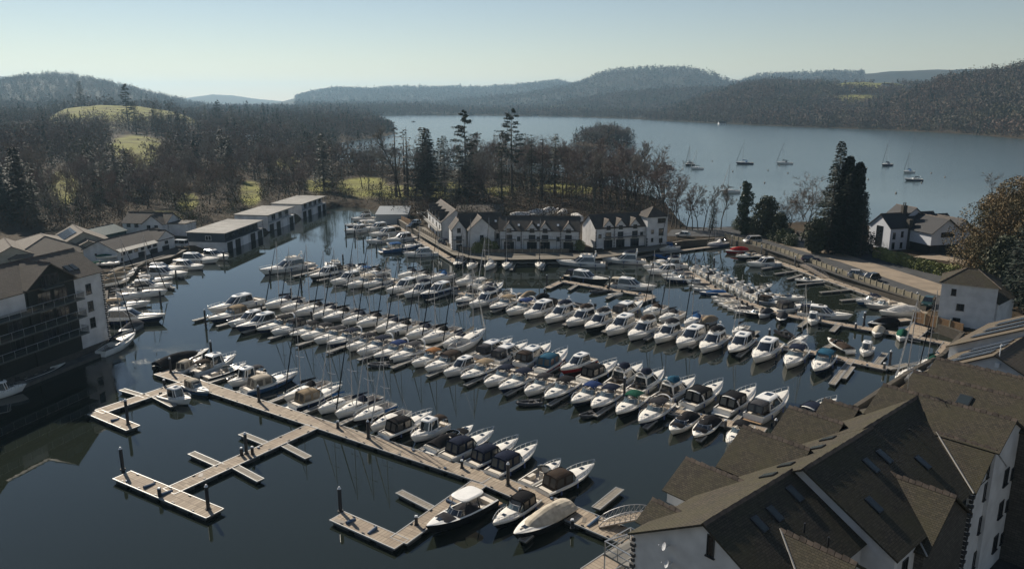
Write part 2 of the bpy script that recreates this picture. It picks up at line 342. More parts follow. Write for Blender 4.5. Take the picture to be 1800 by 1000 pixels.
CLADBLUE = brickmat('blue_grey_cladding', (.055, .075, .10), (.045, .062, .085), (.02, .02, .03), 4.0, .16, .6, .012, .5)
SOLAR = brickmat('solar_glass', (.06, .08, .11), (.05, .07, .10), (.2, .22, .23), 1.0, 1.6, .15, .03, .1, offset=0, spec=.6, stain=(.06, .08, .11))
LEAD = mat('pale_flashing', (.34, .33, .31), .5)
TILER = mat('ridge_tile', (.10, .075, .056), .8, var=.5, vscale=1.5)
STEEL = mat('galvanised_steel', (.45, .46, .47), .35, metal=.8)
FENCEW = brickmat('fence_board', (.33, .20, .10), (.26, .16, .08), (.05, .03, .02), .14, 4.0, .8, .012, .7, offset=0)
BALGL = bpy.data.materials.new('balustrade_glass'); BALGL.use_nodes = True
_b = BALGL.node_tree.nodes['Principled BSDF']; _b.inputs['Base Color'].default_value = (.02, .035, .035, 1); _b.inputs['Roughness'].default_value = .05; _b.inputs['Alpha'].default_value = .22

class House:
    def __init__(s, name, label, loc, rz, cat, group=None, wall=RENDER, roof=SLATE2, trim=DARKTRIM):
        s.root = empty(name, loc, R(rz)); tag(s.root, label, cat, group)
        s.w = MB(); s.r = MB(); s.rt = MB(); s.q = MB(); s.wall = wall; s.roof = roof; s.trim = trim
    def block(s, x0, x1, y0, y1, ze, zr, zb=0.0, yr=None, ov=.35, ridge='x', ze2=None, mi=0, tiles=False, ends=(1, 1)):
        """walls and a pitched roof; the ridge runs along x (or y); ze is the eave height at y0, ze2 at y1"""
        ze2 = ze if ze2 is None else ze2
        if ridge == 'y': T = lambda a, b, c: (b, a, c); xa, xb, ya, yb = y0, y1, x0, x1
        else: T = lambda a, b, c: (a, b, c); xa, xb, ya, yb = x0, x1, y0, y1
        yr = (ya+yb)/2 if yr is None else yr
        for x in (xa, xb): s.w.poly([T(x, ya, zb), T(x, yb, zb), T(x, yb, ze2), T(x, yr, zr), T(x, ya, ze)], mi)
        s.w.poly([T(xa, ya, zb), T(xb, ya, zb), T(xb, ya, ze), T(xa, ya, ze)], mi); s.w.poly([T(xa, yb, zb), T(xb, yb, zb), T(xb, yb, ze2), T(xa, yb, ze2)], mi)
        k1 = (zr-ze)/(yr-ya); k2 = (zr-ze2)/(yb-yr); o0, o1 = (ov if e else -.02 for e in ends)
        up = .16
        s.r.slab([T(xa-o0, ya-ov, ze-k1*ov+up), T(xb+o1, ya-ov, ze-k1*ov+up), T(xb+o1, yr, zr+up), T(xa-o0, yr, zr+up)], .14)
        s.r.slab([T(xa-o0, yb+ov, ze2-k2*ov+up), T(xb+o1, yb+ov, ze2-k2*ov+up), T(xb+o1, yr+.001, zr+up), T(xa-o0, yr+.001, zr+up)], .14)
        L = xb+o1-xa+o0; n = max(2, int(L/(.45 if tiles else 1.2)))
        for i in range(n):
            a = xa-o0+L*i/n; b = xa-o0+L*(i+1)/n-.04
            h = .17 if not tiles else .17+.06*(i % 2)
            vs = [T(a, yr-.17, zr+up-.17*k1+.02), T(a, yr, zr+up+h-.05), T(a, yr+.17, zr+up-.17*k2+.02), T(b, yr-.17, zr+up-.17*k1+.02), T(b, yr, zr+up+h), T(b, yr+.17, zr+up-.17*k2+.02)]
            s.rt.add(vs, [(0, 1, 4, 3), (1, 2, 5, 4), (0, 2, 1), (3, 4, 5)])
    def flat(s, x0, x1, y0, y1, zb, z, mi=0, ov=.3, slope=0.0):
        s.w.prism([(x0, y0), (x1, y0), (x1, y1), (x0, y1)], zb, z, mi)
        s.r.slab([(x0-ov, y0-ov, z+.22), (x1+ov, y0-ov, z+.22), (x1+ov, y1+ov, z+.22+slope), (x0-ov, y1+ov, z+.22+slope)], .2)
    def hip(s, x0, x1, y0, y1, zb, ze, zr, mi=0, ov=.45):
        s.w.prism([(x0, y0), (x1, y0), (x1, y1), (x0, y1)], zb, ze, mi)
        X0, X1, Y0, Y1 = x0-ov, x1+ov, y0-ov, y1+ov; d = min(X1-X0, Y1-Y0)/2*.92; ym = (Y0+Y1)/2; xm = (X0+X1)/2
        if X1-X0 >= Y1-Y0: a, b = (X0+d, ym, zr), (X1-d, ym, zr)
        else: a, b = (xm, Y0+d, zr), (xm, Y1-d, zr)
        c = [(X0, Y0, ze), (X1, Y0, ze), (X1, Y1, ze), (X0, Y1, ze)]
        s.r.add(c+[a, b], [(0, 1, 5, 4), (1, 2, 5), (2, 3, 4, 5), (3, 0, 4), (3, 2, 1, 0)] if X1-X0 >= Y1-Y0 else [(0, 1, 4), (1, 2, 5, 4), (2, 3, 5), (3, 0, 4, 5), (3, 2, 1, 0)])
        for e in c: pass
        for p, q in ((c[0], a), (c[1], b if X1-X0 >= Y1-Y0 else a), (c[2], b), (c[3], a if X1-X0 >= Y1-Y0 else b), (a, b)):
            s.rt.tube((p[0], p[1], p[2]+.04), (q[0], q[1], q[2]+.04), .09, .09, 5)
    def dorm(s, x, hw, zr, ze, yf, yb, mi=0, ov=.3, sg=-1, tiles=False, zb=None, name=None):
        """a cross gable: ridge along y from the main roof (yb) to its front wall (yf)"""
        k = (zr-ze)/hw; out = yf+sg*ov; up = .2
        zb = ze-.1 if zb is None else zb
        s.w.add([(x-hw, yf, zb), (x+hw, yf, zb), (x+hw, yf, ze), (x, yf, zr), (x-hw, yf, ze), (x-hw, yb, zb), (x+hw, yb, zb), (x+hw, yb, ze), (x-hw, yb, ze)], [(0, 1, 2, 3, 4), (1, 6, 7, 2), (5, 0, 4, 8)], mi)
        for g in (-1, 1):
            s.r.slab([(x, out, zr+up), (x, yb, zr+up), (x+g*(hw+ov), yb, ze-k*ov+up), (x+g*(hw+ov), out, ze-k*ov+up)], .14)
        L = abs(yb-out); n = max(2, int(L/(.45 if tiles else 1.2))); lo = min(out, yb)
        for i in range(n):
            a = lo+L*i/n; b = lo+L*(i+1)/n-.04; h = .16+.06*(i % 2)
            s.rt.add([(x-.17, a, zr+up-.17*k+.03), (x, a, zr+up+h-.05), (x+.17, a, zr+up-.17*k+.03), (x-.17, b, zr+up-.17*k+.03), (x, b, zr+up+h), (x+.17, b, zr+up-.17*k+.03)], [(0, 1, 4, 3), (1, 2, 5, 4), (0, 2, 1), (3, 4, 5)])
    def win(s, x, y, z, nx, ny, w, h, cols=2, rows=1, trim=None, name='window'):
        """a framed window whose sill centre is at x, y, z on a wall that faces (nx, ny)"""
        n = Vector((nx, ny, 0)).normalized(); t = Vector((-n.y, n.x, 0)); c = Vector((x, y, z)); f = MB(); fw = .07
        def bar(u0, u1, v0, v1, d=.07):
            vs = []
            for dd in (0.0, d):
                for (u, v) in ((u0, v0), (u1, v0), (u1, v1), (u0, v1)): p = c+t*u+n*dd; vs.append((p.x, p.y, z+v))
            f.add(vs, [(0, 1, 2, 3), (4, 7, 6, 5), (0, 4, 5, 1), (1, 5, 6, 2), (2, 6, 7, 3), (3, 7, 4, 0)])
        bar(-w/2, -w/2+fw, 0, h); bar(w/2-fw, w/2, 0, h); bar(-w/2+fw, w/2-fw, h-fw, h); bar(-w/2-.08, w/2+.08, -fw, 0, .14)
        for k in range(1, cols): u = -w/2+w*k/cols; bar(u-.03, u+.03, 0, h-fw, .06)
        for k in range(1, rows): v = h*k/rows; bar(-w/2+fw, w/2-fw, v-.03, v+.03, .055)
        o = f.build(name, trim or s.trim, s.root)
        g = MB(); p = [c+t*u+n*.025 for u in (-w/2+.03, w/2-.03)]
        g.poly([(p[0].x, p[0].y, z+.02), (p[1].x, p[1].y, z+.02), (p[1].x, p[1].y, z+h-.02), (p[0].x, p[0].y, z+h-.02)]); g.build('pane', GLASS, o)
        return o
    def quoin(s, x, y, z0, z1, d=.32):
        z = z0; k = 0
        while z < z1-.2:
            a = d if k % 2 else d*.62; s.q.box((x, y, z+.14), (a*2*.5+.06, a*2*.5+.06, .24)); z += .4; k += 1
    def skylight(s, x, y, z, kx, ky, w=.8, l=1.3, mi=None):
        """a roof window; (kx, ky) is the rise of the roof per metre"""
        u = Vector((-ky, kx, 0)); k = math.hypot(kx, ky)
        if k == 0: u = Vector((1, 0, 0)); v = Vector((0, 1, 0))
        else: u.normalize(); v = Vector((kx/k, ky/k, k)).normalized()
        nn = u.cross(v); nn = nn if nn.z > 0 else -nn; c = Vector((x, y, z))+nn*.2
        P4 = [c+u*a*w/2+v*b*l/2 for a, b in ((-1, -1), (1, -1), (1, 1), (-1, 1))]
        f = MB(); f.slab([p+nn*.06 for p in P4], .2); o = f.build('skylight', s.trim, s.root)
        P5 = [c+nn*.075+u*a*(w/2-.07)+v*b*(l/2-.07) for a, b in ((-1, -1), (1, -1), (1, 1), (-1, 1))]
        g = MB(); g.poly(P5); g.build('pane', mi or mat('skylight_glass', (.03, .04, .045), .25, spec=.35), o)
    def part(s, name, mb, m, uv=False): return mb.build(name, m, s.root, uv=uv)
    def done(s, walls=None):
        ws = list(walls or [s.wall]); s.w.add(s.q.v, s.q.f, len(ws)); s.w.build('wall', ws+[mat('corner_slate', (.05, .05, .05), .8)], s.root, uv=True)
        if s.r.v: s.r.add(s.rt.v, s.rt.f, 1); s.r.build('roof', [s.roof, TILER], s.root, uv=True)
        return s.root
# ----------------------------------------------------------------- the near slate-roofed block, lower right
kS = .566
h = House('apartment_building', 'large near white building with dark slate roofs and many cross gables, bottom right', (12.24, 43.59, 0), 41.5, 'building', roof=SLATE)
h.block(0, 10.6, -5.4, 5.65, 15-5.4*kS, 15, zb=1.5, yr=0, ze2=15-5.65*kS, ends=(1, 0))
h.block(10.6, 20.8, -7.6, 5.65, 15.54-6.65*kS, 15.54, zb=1.5, yr=-.95, ze2=15-5.65*kS, ends=(1, 1))
h.block(20.8, 31.2, -7.3, 5.65, 15.3-6.8*kS, 15.3, zb=1.5, yr=-.5, ze2=15.02-5.65*kS, ends=(0, 0))
h.dorm(3.45, 1.55, 12.48, 11.5, 6.6, 4.2, sg=1, tiles=True, zb=10.6)
h.dorm(9.8, 2.6, 13.02, 11.4, 8.3, 3.3, sg=1, tiles=True, zb=10.4)
h.dorm(15.1, 3.3, 14.75, 12.5, 6.6, 1.0, sg=1, tiles=True, zb=1.5)
h.dorm(22.5, 3.0, 14.44, 12.5, 6.6, 1.9, sg=1, tiles=True, zb=1.5)
h.dorm(28.2, 2.2, 13.74, 12.2, 6.2, 3.2, sg=1, tiles=True, zb=1.5)
h.dorm(4.9, 3.1, 13.58, 11.5, -7.2, -2.4, tiles=True, zb=1.5)
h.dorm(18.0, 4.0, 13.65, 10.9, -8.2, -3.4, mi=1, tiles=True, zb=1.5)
h.dorm(28.1, 3.3, 13.75, 11.4, -7.6, -3.4, tiles=True, zb=1.5)
# wings that cross the end of the long roof
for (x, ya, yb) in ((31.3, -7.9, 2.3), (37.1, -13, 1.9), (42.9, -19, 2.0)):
    h.block(x-3.2, x+3.2, ya, yb, 15.5-3.2*.52, 15.5, zb=1.5, mi=0 if x < 35 else 1, ridge='y', tiles=True, ov=.3)  # dark walls on the two farther wings stand in for deep shade there
h.win(-.0, -.45, 12.95, -1, 0, .55, 1.5, cols=1); h.win(0, -.6, 9.6, -1, 0, .7, 1.4, cols=1); h.win(0, 2.0, 9.2, -1, 0, .9, 1.3); h.win(0, -3.2, 9.8, -1, 0, .9, 1.3)
for x in (26.6, 28.1, 29.6):
    pass
for zz in (9.6, 6.6, 3.4):
    h.win(28.1, -7.6, zz, 0, -1, 1.1, 1.5); h.win(31.9, -7.9, zz, 0, -1, 1.1, 1.5); h.win(24.0, -7.3, zz, 0, -1, .8, 1.3); h.win(33.6, -7.9, zz, 0, -1, .6, 1.0, cols=1)
    h.win(12.4, -7.6, zz, 0, -1, .9, 1.3)
h.win(28.1, -7.6, 11.6, 0, -1, 1.0, 1.1)
for (x, y) in ((2.65, -.62), (4.55, -.62)): h.skylight(x+1.0, y-.9, 15-kS*abs(y-.9), 0, kS, .7, 1.2)
for (x, y, zr) in ((16.65, -2.9, 16.08), (18.9, -2.9, 16.08), (22.9, -4.3, 15.58), (13.1, -4.8, 16.08), (8.7, -1.2, 15)): h.skylight(x, y, zr-kS*abs(y), 0, kS, .75, 1.3)
for (x, y, zr) in ((10.0, 1.4, 15), (12.5, 1.4, 15), (16.8, 1.2, 15), (19.6, 1.7, 15)): h.skylight(x, y, zr-kS*abs(y), 0, -kS, .8, 1.2)
h.skylight(35.4, -3.0, 15.5-.52*1.7, .52, 0, 1.1, 1.2)
for y in (-5.4, 5.65): h.quoin(0, y, 1.6, 11.6)
for (x, y, z1) in ((24.8, -7.6, 11.2), (31.4, -7.7, 11.2), (34.4, -7.9, 13.4)): h.quoin(x, y, 1.6, z1)
for g in ((14.0, -9.4, 18.0, 13.65, -3.4, 4.0), ):
    pass
fl = MB()   # pale lead valleys and the white strip where the taller roof steps up
for (x, hw, zr, ze, yf, yb) in ((4.9, 3.1, 13.58, 11.5, -7.2, -2.4), (18.0, 4.0, 13.65, 10.9, -8.2, -3.4), (28.1, 3.3, 13.75, 11.4, -7.6, -3.4)):
    R0 = 15 if x < 10 else 16.08 if x < 20 else 15.58
    zb_ = ze-.3*(zr-ze)/hw; yv = -(R0-zb_)/kS
    fl.tube((x, yb, zr+.25), (x-hw-.3, max(yv, yf-.3), zb_+.27), .06, .06, 4)
fl.tube((3.45-1.9, 4.3, 12.0), (3.45, 4.1, 12.75), .05, .05, 4)
h.part('flashing', fl, LEAD)
for (y, z) in ((2.65, 12.4), (2.37, 11.25)):
    d = MB(); c = Vector((-.55, y, z)); n = Vector((-.75, .55, .35)).normalized(); u = n.orthogonal().normalized(); v = n.cross(u); rows = []
    for k, (rr_, dd) in enumerate(((.0, 0), (.15, .02), (.28, .07))): rows.append([c+n*dd+u*rr_*math.cos(t*math.pi/6)+v*rr_*math.sin(t*math.pi/6) for t in range(12)])
    d.grid(rows, closed=True); d.tube((0, y, z-.1), (-.35, y, z-.1), .03); d.tube((-.35, y, z-.1), c, .03); d.tube(c+n*.02-v*.25, c+n*.4, .015); d.tube(c+n*.36, c+n*.45, .04)
    d.build('satellite_dish', mat('dish_grey', (.45, .46, .48), .5), h.root)
ae = MB(); ae.tube((31.5, .5, 15.7), (31.5, .5, 17.9), .03)
for k in range(5): ae.tube((31.2+k*.16, .2, 17.7), (31.2+k*.16, .8, 17.7), .015)
ae.tube((31.1, .5, 17.7), (31.9, .5, 17.7), .02); ae.build('aerial', STEEL, h.root)
vp = MB()
for (x, y) in ((6.4, -3.3), (7.2, -4.6), (17.2, -1.2), (12.8, -1.8), (25.5, -2.2)): vp.tube((x, y, 15.2-kS*abs(y)), (x, y, 15.9-kS*abs(y)), .07)
vp.tube((37.1, -9.6, 15.7), (37.1, -9.6, 16.5), .12); h.part('vent_pipe', vp, DARKTRIM)
# glazed balconies on the water side
for (x0, x1) in ((-.2, 2.6), (5.2, 7.4), (12.2, 13.2)):
    for zz in (3.4, 6.2, 9.0):
        b = MB(); b.box(((x0+x1)/2, 6.9, zz), (x1-x0, 2.5, .15)); bo = b.build('balcony', mat('balcony_deck', (.2, .19, .17), .7), h.root)
        r = MB(); pts = [(x0, 5.7), (x0, 8.1), (x1, 8.1), (x1, 5.7)]
        for zt in (.55, 1.1): r.path([(p[0], p[1], zz+zt) for p in pts], .03)
        for p in ((x0, 8.1), (x1, 8.1), ((x0+x1)/2, 8.1), (x0, 6.9)): r.tube((*p, zz), (*p, zz+1.12), .035)
        r.build('railing', STEEL, bo)
        g = MB(); g.box(((x0+x1)/2, 8.1, zz+.6), (x1-x0, .02, .8)); g.build('glass_panel', BALGL, bo)
ps = MB()
for zz in (1.5,): ps.tube((-.2, 8.1, 1.5), (-.2, 8.1, 10.1), .06); ps.tube((2.6, 8.1, 1.5), (2.6, 8.1, 10.1), .06)
ps.tube((-.2, 8.1, 10.1), (2.0, 5.5, 11.6), .06); ps.tube((-.2, 8.1, 10.1), (-.2, 5.7, 10.1), .05)
h.part('balcony_frame', ps, STEEL)
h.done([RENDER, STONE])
# ----------------------------------------------------------------- roofs with solar strips behind it
h = House('solar_roof_building', 'long brown-roofed building with rows of solar strips, behind the near roofs', (12.24, 43.59, 0), 41.5, 'building', roof=mat('x', (0, 0, 0)) and brickmat('brown_tile_roof', (.13, .10, .07), (.10, .08, .058), (.03, .025, .02), .4, .3, .85, .014, .5, stain=(.085, .072, .045)))
h.block(53.8, 64.2, -8, 6.6, 10.1, 14.0, zb=1.5, yr=0, ze2=10.4)
h.block(64.2, 79, -8, 8.0, 11.0, 15.2, zb=1.5, yr=-.6, ze2=10.9)
for (x0, x1, y0, y1, ridge) in ((55.6, 57.6, 1.0, 5.6, 0), (58.4, 60.4, .6, 5.2, 0), (61.4, 63.2, .8, 5.0, 0), (66.2, 68.2, 1.0, 6.5, 1), (69.8, 71.8, .8, 6.2, 1), (73.6, 75.6, .8, 6.0, 1)):
    for a, b in ((x0, (x0+x1)/2-.08), ((x0+x1)/2+.08, x1)):
        zf = (lambda y: 14.0-y*(3.6/6.6)) if not ridge else (lambda y: 15.2-(y+.6)*(4.3/8.6))
        sp_ = MB(); sp_.slab([(a, y0, zf(y0)+.34), (b, y0, zf(y0)+.34), (b, y1, zf(y1)+.34), (a, y1, zf(y1)+.34)], .06); sp_.build('solar_panel', SOLAR, h.root, uv=True)
h.quoin(53.8, 6.6, 1.5, 10); ch = MB(); ch.tube((53.9, -.3, 14), (53.9, -.3, 15.4), .05); ch.tube((53.5, -.3, 15.2), (54.3, -.3, 15.2), .05); ch.box((53.6, -.3, 13.1), (.3, .4, .5)); h.part('aerial', ch, WHITETRIM)
h.done()
h = House('tower_house', 'square white three-storey house with hipped slate roof beside the right quay', (76.9, 133.6, 0), -32, 'house', roof=SLATE)
h.hip(0, 8.6, 0, 7.5, 1.6, 9.3, 11.6)
for (x, z) in ((2.0, 7.2), (3.3, 4.6), (3.0, 2.0)): h.win(x, 0, z, 0, -1, .8 if z > 7 else 1.2, 1.2, cols=1 if z > 7 else 2)
h.win(0, 3, 7.0, -1, 0, 1.0, 1.2); h.win(0, 3, 4.5, -1, 0, 1.0, 1.2); h.done()
p = P(1705, 566, 2)
h = House('link_house', 'low white link house with a dark gable between tower house and solar roofs', (p.x, p.y, 0), 41.5, 'house', roof=SLATE)
h.block(0, 9, -4, 3.0, 6.2, 8.2, zb=1.5, yr=0); h.done()
# ----------------------------------------------------------------- the glazed apartments on the left
h = House('waterside_apartments', 'dark glazed apartments with long glass balconies and a white gable end on the left', (-69.97, 119.87, 0), 74.3, 'building', roof=brickmat('weathered_slate', (.14, .115, .09), (.10, .085, .07), (.03, .025, .02), .4, .3, .85, .014, .6, stain=(.08, .07, .055)))
GR = [RENDER, CLAD, STONE]
h.block(-1.2, 5.4, 0, 10.8, 13.3, 16.6, zb=1.2, ends=(0, 1)); h.block(-46, -1.2, 0, 10.8, 13.3, 16.6, zb=1.2, ends=(1, 0), mi=1)
h.w.prism([(-46, -.25), (5.7, -.25), (5.7, .1), (-46, .1)], -.6, 1.5, 2)
for xc in (-4.9, -22, -36): h.dorm(xc, 4.3, 16.6, 13.6, -.25, 5.4, mi=1, ov=.45, zb=1.5)
h.w.prism([(-14, -.12), (-9.6, -.12), (-9.6, 0.1), (-14, .1)], 10.4, 13.2, 0)
for zz in (10.4, 7.5, 4.7): h.win(2.3, 0, zz-.3, 0, -1, 1.1, 1.7, rows=2)
for zz in (10.25, 7.35, 4.6): 
    b = MB(); b.box((-23.2, -1.0, zz-.1), (45.6, 1.7, .2)); bo = b.build('balcony', mat('balcony_edge', (.09, .10, .095), .6), h.root)
    r = MB(); r.tube((-46, -1.82, zz+1.1), (-.4, -1.82, zz+1.1), .035); r.tube((-.4, -1.82, zz+1.1), (-.4, -.3, zz+1.1), .035)
    for k in range(24): r.tube((-.4-k*1.95, -1.82, zz), (-.4-k*1.95, -1.82, zz+1.1), .025, n=4)
    r.build('railing', STEEL, bo); g = MB(); g.box((-23.2, -1.8, zz+.55), (45.6, .02, .95)); g.box((-.42, -1.05, zz+.55), (.02, 1.4, .95)); g.build('glass_panel', BALGL, bo)
    for k, x in enumerate((-3.4, -6.4, -11.8, -16, -20.5, -23.5, -28, -33, -37, -42)):
        h.win(x, -.26 if min(abs(x-c) for c in (-4.9, -22, -36)) < 4.3 else 0, zz+.15, 0, -1, 2.4, 2.1, cols=3)
for xc in (-4.9, -22, -36):
    b = MB(); b.box((xc-.4, -.8, 13.05), (3.6, 1.1, .14)); bo = b.build('balcony', mat('balcony_edge', (.09, .10, .095), .6), h.root); g = MB(); g.box((xc-.4, -1.34, 13.6), (3.6, .02, .9)); g.build('glass_panel', BALGL, bo)
    h.win(xc-.9, -.26, 13.15, 0, -1, 1.5, 1.9, cols=2); h.win(xc+.75, -.26, 13.15, 0, -1, 1.5, 1.9, cols=2)
for x in (.6, 1.75): h.skylight(x, 1.9, 13.3+1.9*.61, 0, .61, .95, 1.5)
h.quoin(5.35, .0, 1.5, 13.1, .4)
h.done([RENDER, CLAD, STONE])
bs = MB(); bs.box((0, 0, -.1), (60, 2.0, .8)); o = bs.build('quay_walkway', mat('walk_conc', (.09, .085, .075), .9, var=.3, vscale=1), uv=True)
o.location = (-69.97+.27*-22+.963*1.4, 119.87-.963*22-.27*1.4, 0.25); o.rotation_euler = (0, 0, R(74.3)); tag(o, 'narrow dark walkway along the foot of the glazed apartments', 'walkway')
# ----------------------------------------------------------------- boatyard on the left
def at(x, y, z=1.7): p = P(x, y, z); return (p.x, p.y, 0)
h = House('boatyard_shed', 'tan hipped shed roof just behind the glazed apartments', at(82, 452), -50, 'shed', roof=TANROOF, wall=CREAM)
h.hip(-12, 10, -9, 9, 1, 3.8, 7.4); h.done()
h = House('boatyard_shed', 'tan roofed boatyard shed with a large blue solar array', at(150, 445), -52, 'shed', roof=TANROOF, wall=CREAM)
h.block(-12, 3, -7.5, 7, 3.9, 7.7, zb=1); h.block(3, 7, -5, 5, 3.6, 5.9, zb=1)
sp_ = MB(); k = 3.8/7.25; sp_.slab([(-10, -6.4, 3.9+1.1*k+.36), (0, -6.4, 3.9+1.1*k+.36), (0, -1.4, 3.9+6.1*k+.36), (-10, -1.4, 3.9+6.1*k+.36)], .08); sp_.build('solar_panel', SOLAR, h.root, uv=True)
h.win(7, 0, 2.0, 1, 0, 1.2, 1.4); h.done()
h = House('boatyard_shed', 'low brown shed with one roof window at the far left edge', at(20, 462), -52, 'shed', roof=TANROOF, wall=CREAM)
h.block(-9, 6, -5, 5, 4.0, 6.6, zb=1); h.skylight(-2, -2.6, 4.0+2.4*.52, 0, .52, 1.2, 1.4, mi=WHITETRIM); h.done()
p = P(208, 463, 1.6)
h = House('boat_workshop', 'long white workshop with dark roof, a row of windows and three open bays', (p.x, p.y, 0), 76, 'workshop', roof=brickmat('dark_tile', (.06, .05, .045), (.045, .04, .038), (.015, .015, .015), .4, .3, .8, .015, .6))
h.block(0, 21, 0, 10, 4.6, 6.9, zb=1); h.dorm(18, 3.4, 6.85, 4.8, -.15, 5, zb=1)
cv_ = MB(); cv_.slab([(0, -1.0, 4.45), (14, -1.0, 4.45), (14, .3, 5.0), (0, .3, 5.0)], .12); h.part('canopy_roof', cv_, mat('pale_sheet', (.5, .47, .4), .7))
for x in (2, 4.4, 6.6, 9, 11.4, 13.6, 18): h.win(x, -.02 if x < 14 else -.17, 3.35, 0, -1, 1.3, .85)
for x in (8.5, 13, 17.5): dr = MB(); dr.box((x, -.1 if x < 14 else -.2, 2.0), (2.6, .16, 1.9)); dr.build('doorway', mat('opening_shade', (.012, .012, .013), .9), h.root)  # near-black boxes paint the shade inside the open bays
h.win(1.5, 0, 1.9, 0, -1, .8, .8, cols=1); h.done()
h = House('green_shed', 'dark green corrugated shed behind the white workshop', at(197, 425), 76, 'shed', wall=mat('green_sheet', (.02, .06, .055), .6), roof=brickmat('green_sheet_roof', (.02, .065, .06), (.018, .055, .05), (.01, .03, .03), .3, 9, .5, .03, .7, offset=0))
h.block(-6, 6, 0, 9, 4.0, 5.6, zb=1); h.done()
h = House('white_cottage', 'white cottage with brown roof and dark windows above the boatyard', at(250, 414), -8, 'cottage', roof=SLATE2)
h.block(-6, 8, 0, 8, 5.4, 7.9, zb=1); h.dorm(4.6, 3.2, 7.8, 5.4, -1.5, 4, zb=1); h.flat(8.2, 13.5, 1, 7, 1, 5.2)
for x in (-4, -1.5): h.win(x, 0, 4.2, 0, -1, 1.2, 1.0)
for x, z in ((3.4, 4.0), (5.8, 4.0), (4.6, 1.9)): h.win(x, -1.5, z, 0, -1, 1.1, 1.1)
h.done()
# boathouses in a line
def boathouse(corner, L, D, low, up, label, hh=5.0, lowc=RENDER, winf=False):
    h = House('boathouse', label, (*corner, 0), 83, 'boathouse', 'flat-roofed boathouses along the left bank', roof=FLATROOF)
    h.w.prism([(0, 0), (L, 0), (L, D), (0, D)], -.6, 2.6, 0); h.w.prism([(0, 1.6), (L, 1.6), (L, D), (0, D)], 2.6, hh, 1); h.w.prism([(0, 0), (.25, 0), (.25, 1.6), (0, 1.6)], 2.6, hh, 1)
    h.w.prism([(0, -.12), (L, -.12), (L, 1.6), (0, 1.6)], 2.6, 2.8, 1)
    h.r.slab([(-.3, -.3, hh+.25), (L+.3, -.3, hh+.25), (L+.3, D+.3, hh+.35), (-.3, D+.3, hh+.35)], .22)
    n = int(L/4.6)
    for k in range(n):
        x = 2.3+k*L/n
        dr = MB(); dr.box((x+.3, -.05, 1.1), (2.9, .14, 2.5)); dr.build('boat_door', mat('opening_shade', (.012, .012, .013), .9) if k % 3 != 2 else WHITETRIM, h.root)  # the dark ones are boxes coloured as the shade within open boat bays
        h.win(x+.3, 1.6, 2.85, 0, -1, 2.6, 1.8, cols=3)
    r = MB(); r.tube((.2, -.05, 3.75), (L, -.05, 3.75), .04)
    for k in range(int(L/2)+1): r.tube((.2+k*2, -.05, 2.8), (.2+k*2, -.05, 3.75 if k % 2 else hh), .04 if k % 2 else .07, n=4)
    h.part('balcony_rail', r, STEEL if up is not CLADBLUE else DARKTRIM); 
    if winf: h.win(0, 4.8, 3.2, -1, 0, 1.7, 1.2, trim=WHITETRIM)
    h.done([low, up])
boathouse((-79.5, 209.6), 24, 11, RENDER, CLADBLUE, 'flat-roofed boathouse with dark blue upper storey over white base, nearest of three', winf=True)
p = P(472, 409, 0); boathouse((p.x, p.y), 21, 11, RENDER, RENDER, 'flat-roofed white boathouse between the blue one and the farthest one', 5.3)
p = P(531, 385, 0); boathouse((p.x, p.y), 24, 11, RENDER, RENDER, 'flat-roofed white boathouse at the far end of the left bank', 5.0)
h = House('boat_shed', 'low grey metal boat shed on the far shore of the basin', (-46.1, 258.5, 0), 2, 'shed', wall=mat('grey_sheet', (.36, .36, .35), .6, var=.15), roof=mat('grey_sheet_roof', (.22, .24, .25), .5, var=.2))
h.flat(0, 10.5, 0, 12, -.3, 3.1, slope=1.2); h.done()
# ----------------------------------------------------------------- terraces behind the far quay
T_ROOF = SLATE2
def terrace_front(h, L, xs, zs, y=0):
    for x in xs:
        h.win(x, y, zs+2.9, 0, -1, 1.5, 1.7, cols=2); h.win(x, y, 1.9, 0, -1, 1.7, 1.9, cols=2)
def balcony(h, x0, x1, y, z=4.5):
    b = MB(); b.box(((x0+x1)/2, y-.6, z), (x1-x0, 1.2, .14)); bo = b.build('balcony', mat('balcony_deck', (.2, .19, .17), .7), h.root)
    r = MB(); r.path([(x0, y, z+1), (x0, y-1.2, z+1), (x1, y-1.2, z+1), (x1, y, z+1)], .035)
    for k in range(int((x1-x0)/.6)+1): r.tube((x0+k*.6, y-1.2, z), (x0+k*.6, y-1.2, z+1), .018, n=3)
    for x in (x0+.1, x1-.1): r.tube((x, y-1.1, 1.6), (x, y-1.1, z), .06, n=4)
    r.build('railing', DARKTRIM, bo)
h = House('terrace', 'white terrace with three small gables and a square tower, right of the far quay', (22.8, 205.9, 0), 19, 'house', 'white terraces on the far quay', roof=T_ROOF)
h.block(0, 15.5, 0, 9, 7.1, 10.2, zb=1.4); h.hip(15.0, 21.3, -1.2, 5.5, 1.4, 9.6, 12.0)
for x in (3.7, 7.4, 11.8):
    h.dorm(x, 1.6, 9.2, 7.4, -.05, 3.4, ov=.25); h.win(x, -.05, 6.6, 0, -1, 1.2, 1.1)
    h.win(x, 0, 4.0, 0, -1, 1.7, 1.9); h.win(x, 0, 1.6, 0, -1, 2.6, 2.2, cols=3)  # ground-floor windows made wide and dark to imitate the shadow under the balcony
for x in (1.2, 13.9): h.win(x, 0, 4.4, 0, -1, .9, 1.1)
for z, ww in ((7.9, 2.4), (4.8, 1.5), (2.3, 1.1)): h.win(19.3, -1.2, z-(.4 if z == 4.8 else 0), 0, -1, ww, 1.3 if z != 4.8 else 2.0)
for z in (5.0, 2.7): h.win(16.6, -1.2, z, 0, -1, .7, 1.1, cols=1)
balcony(h, 2.2, 14.5, 0)
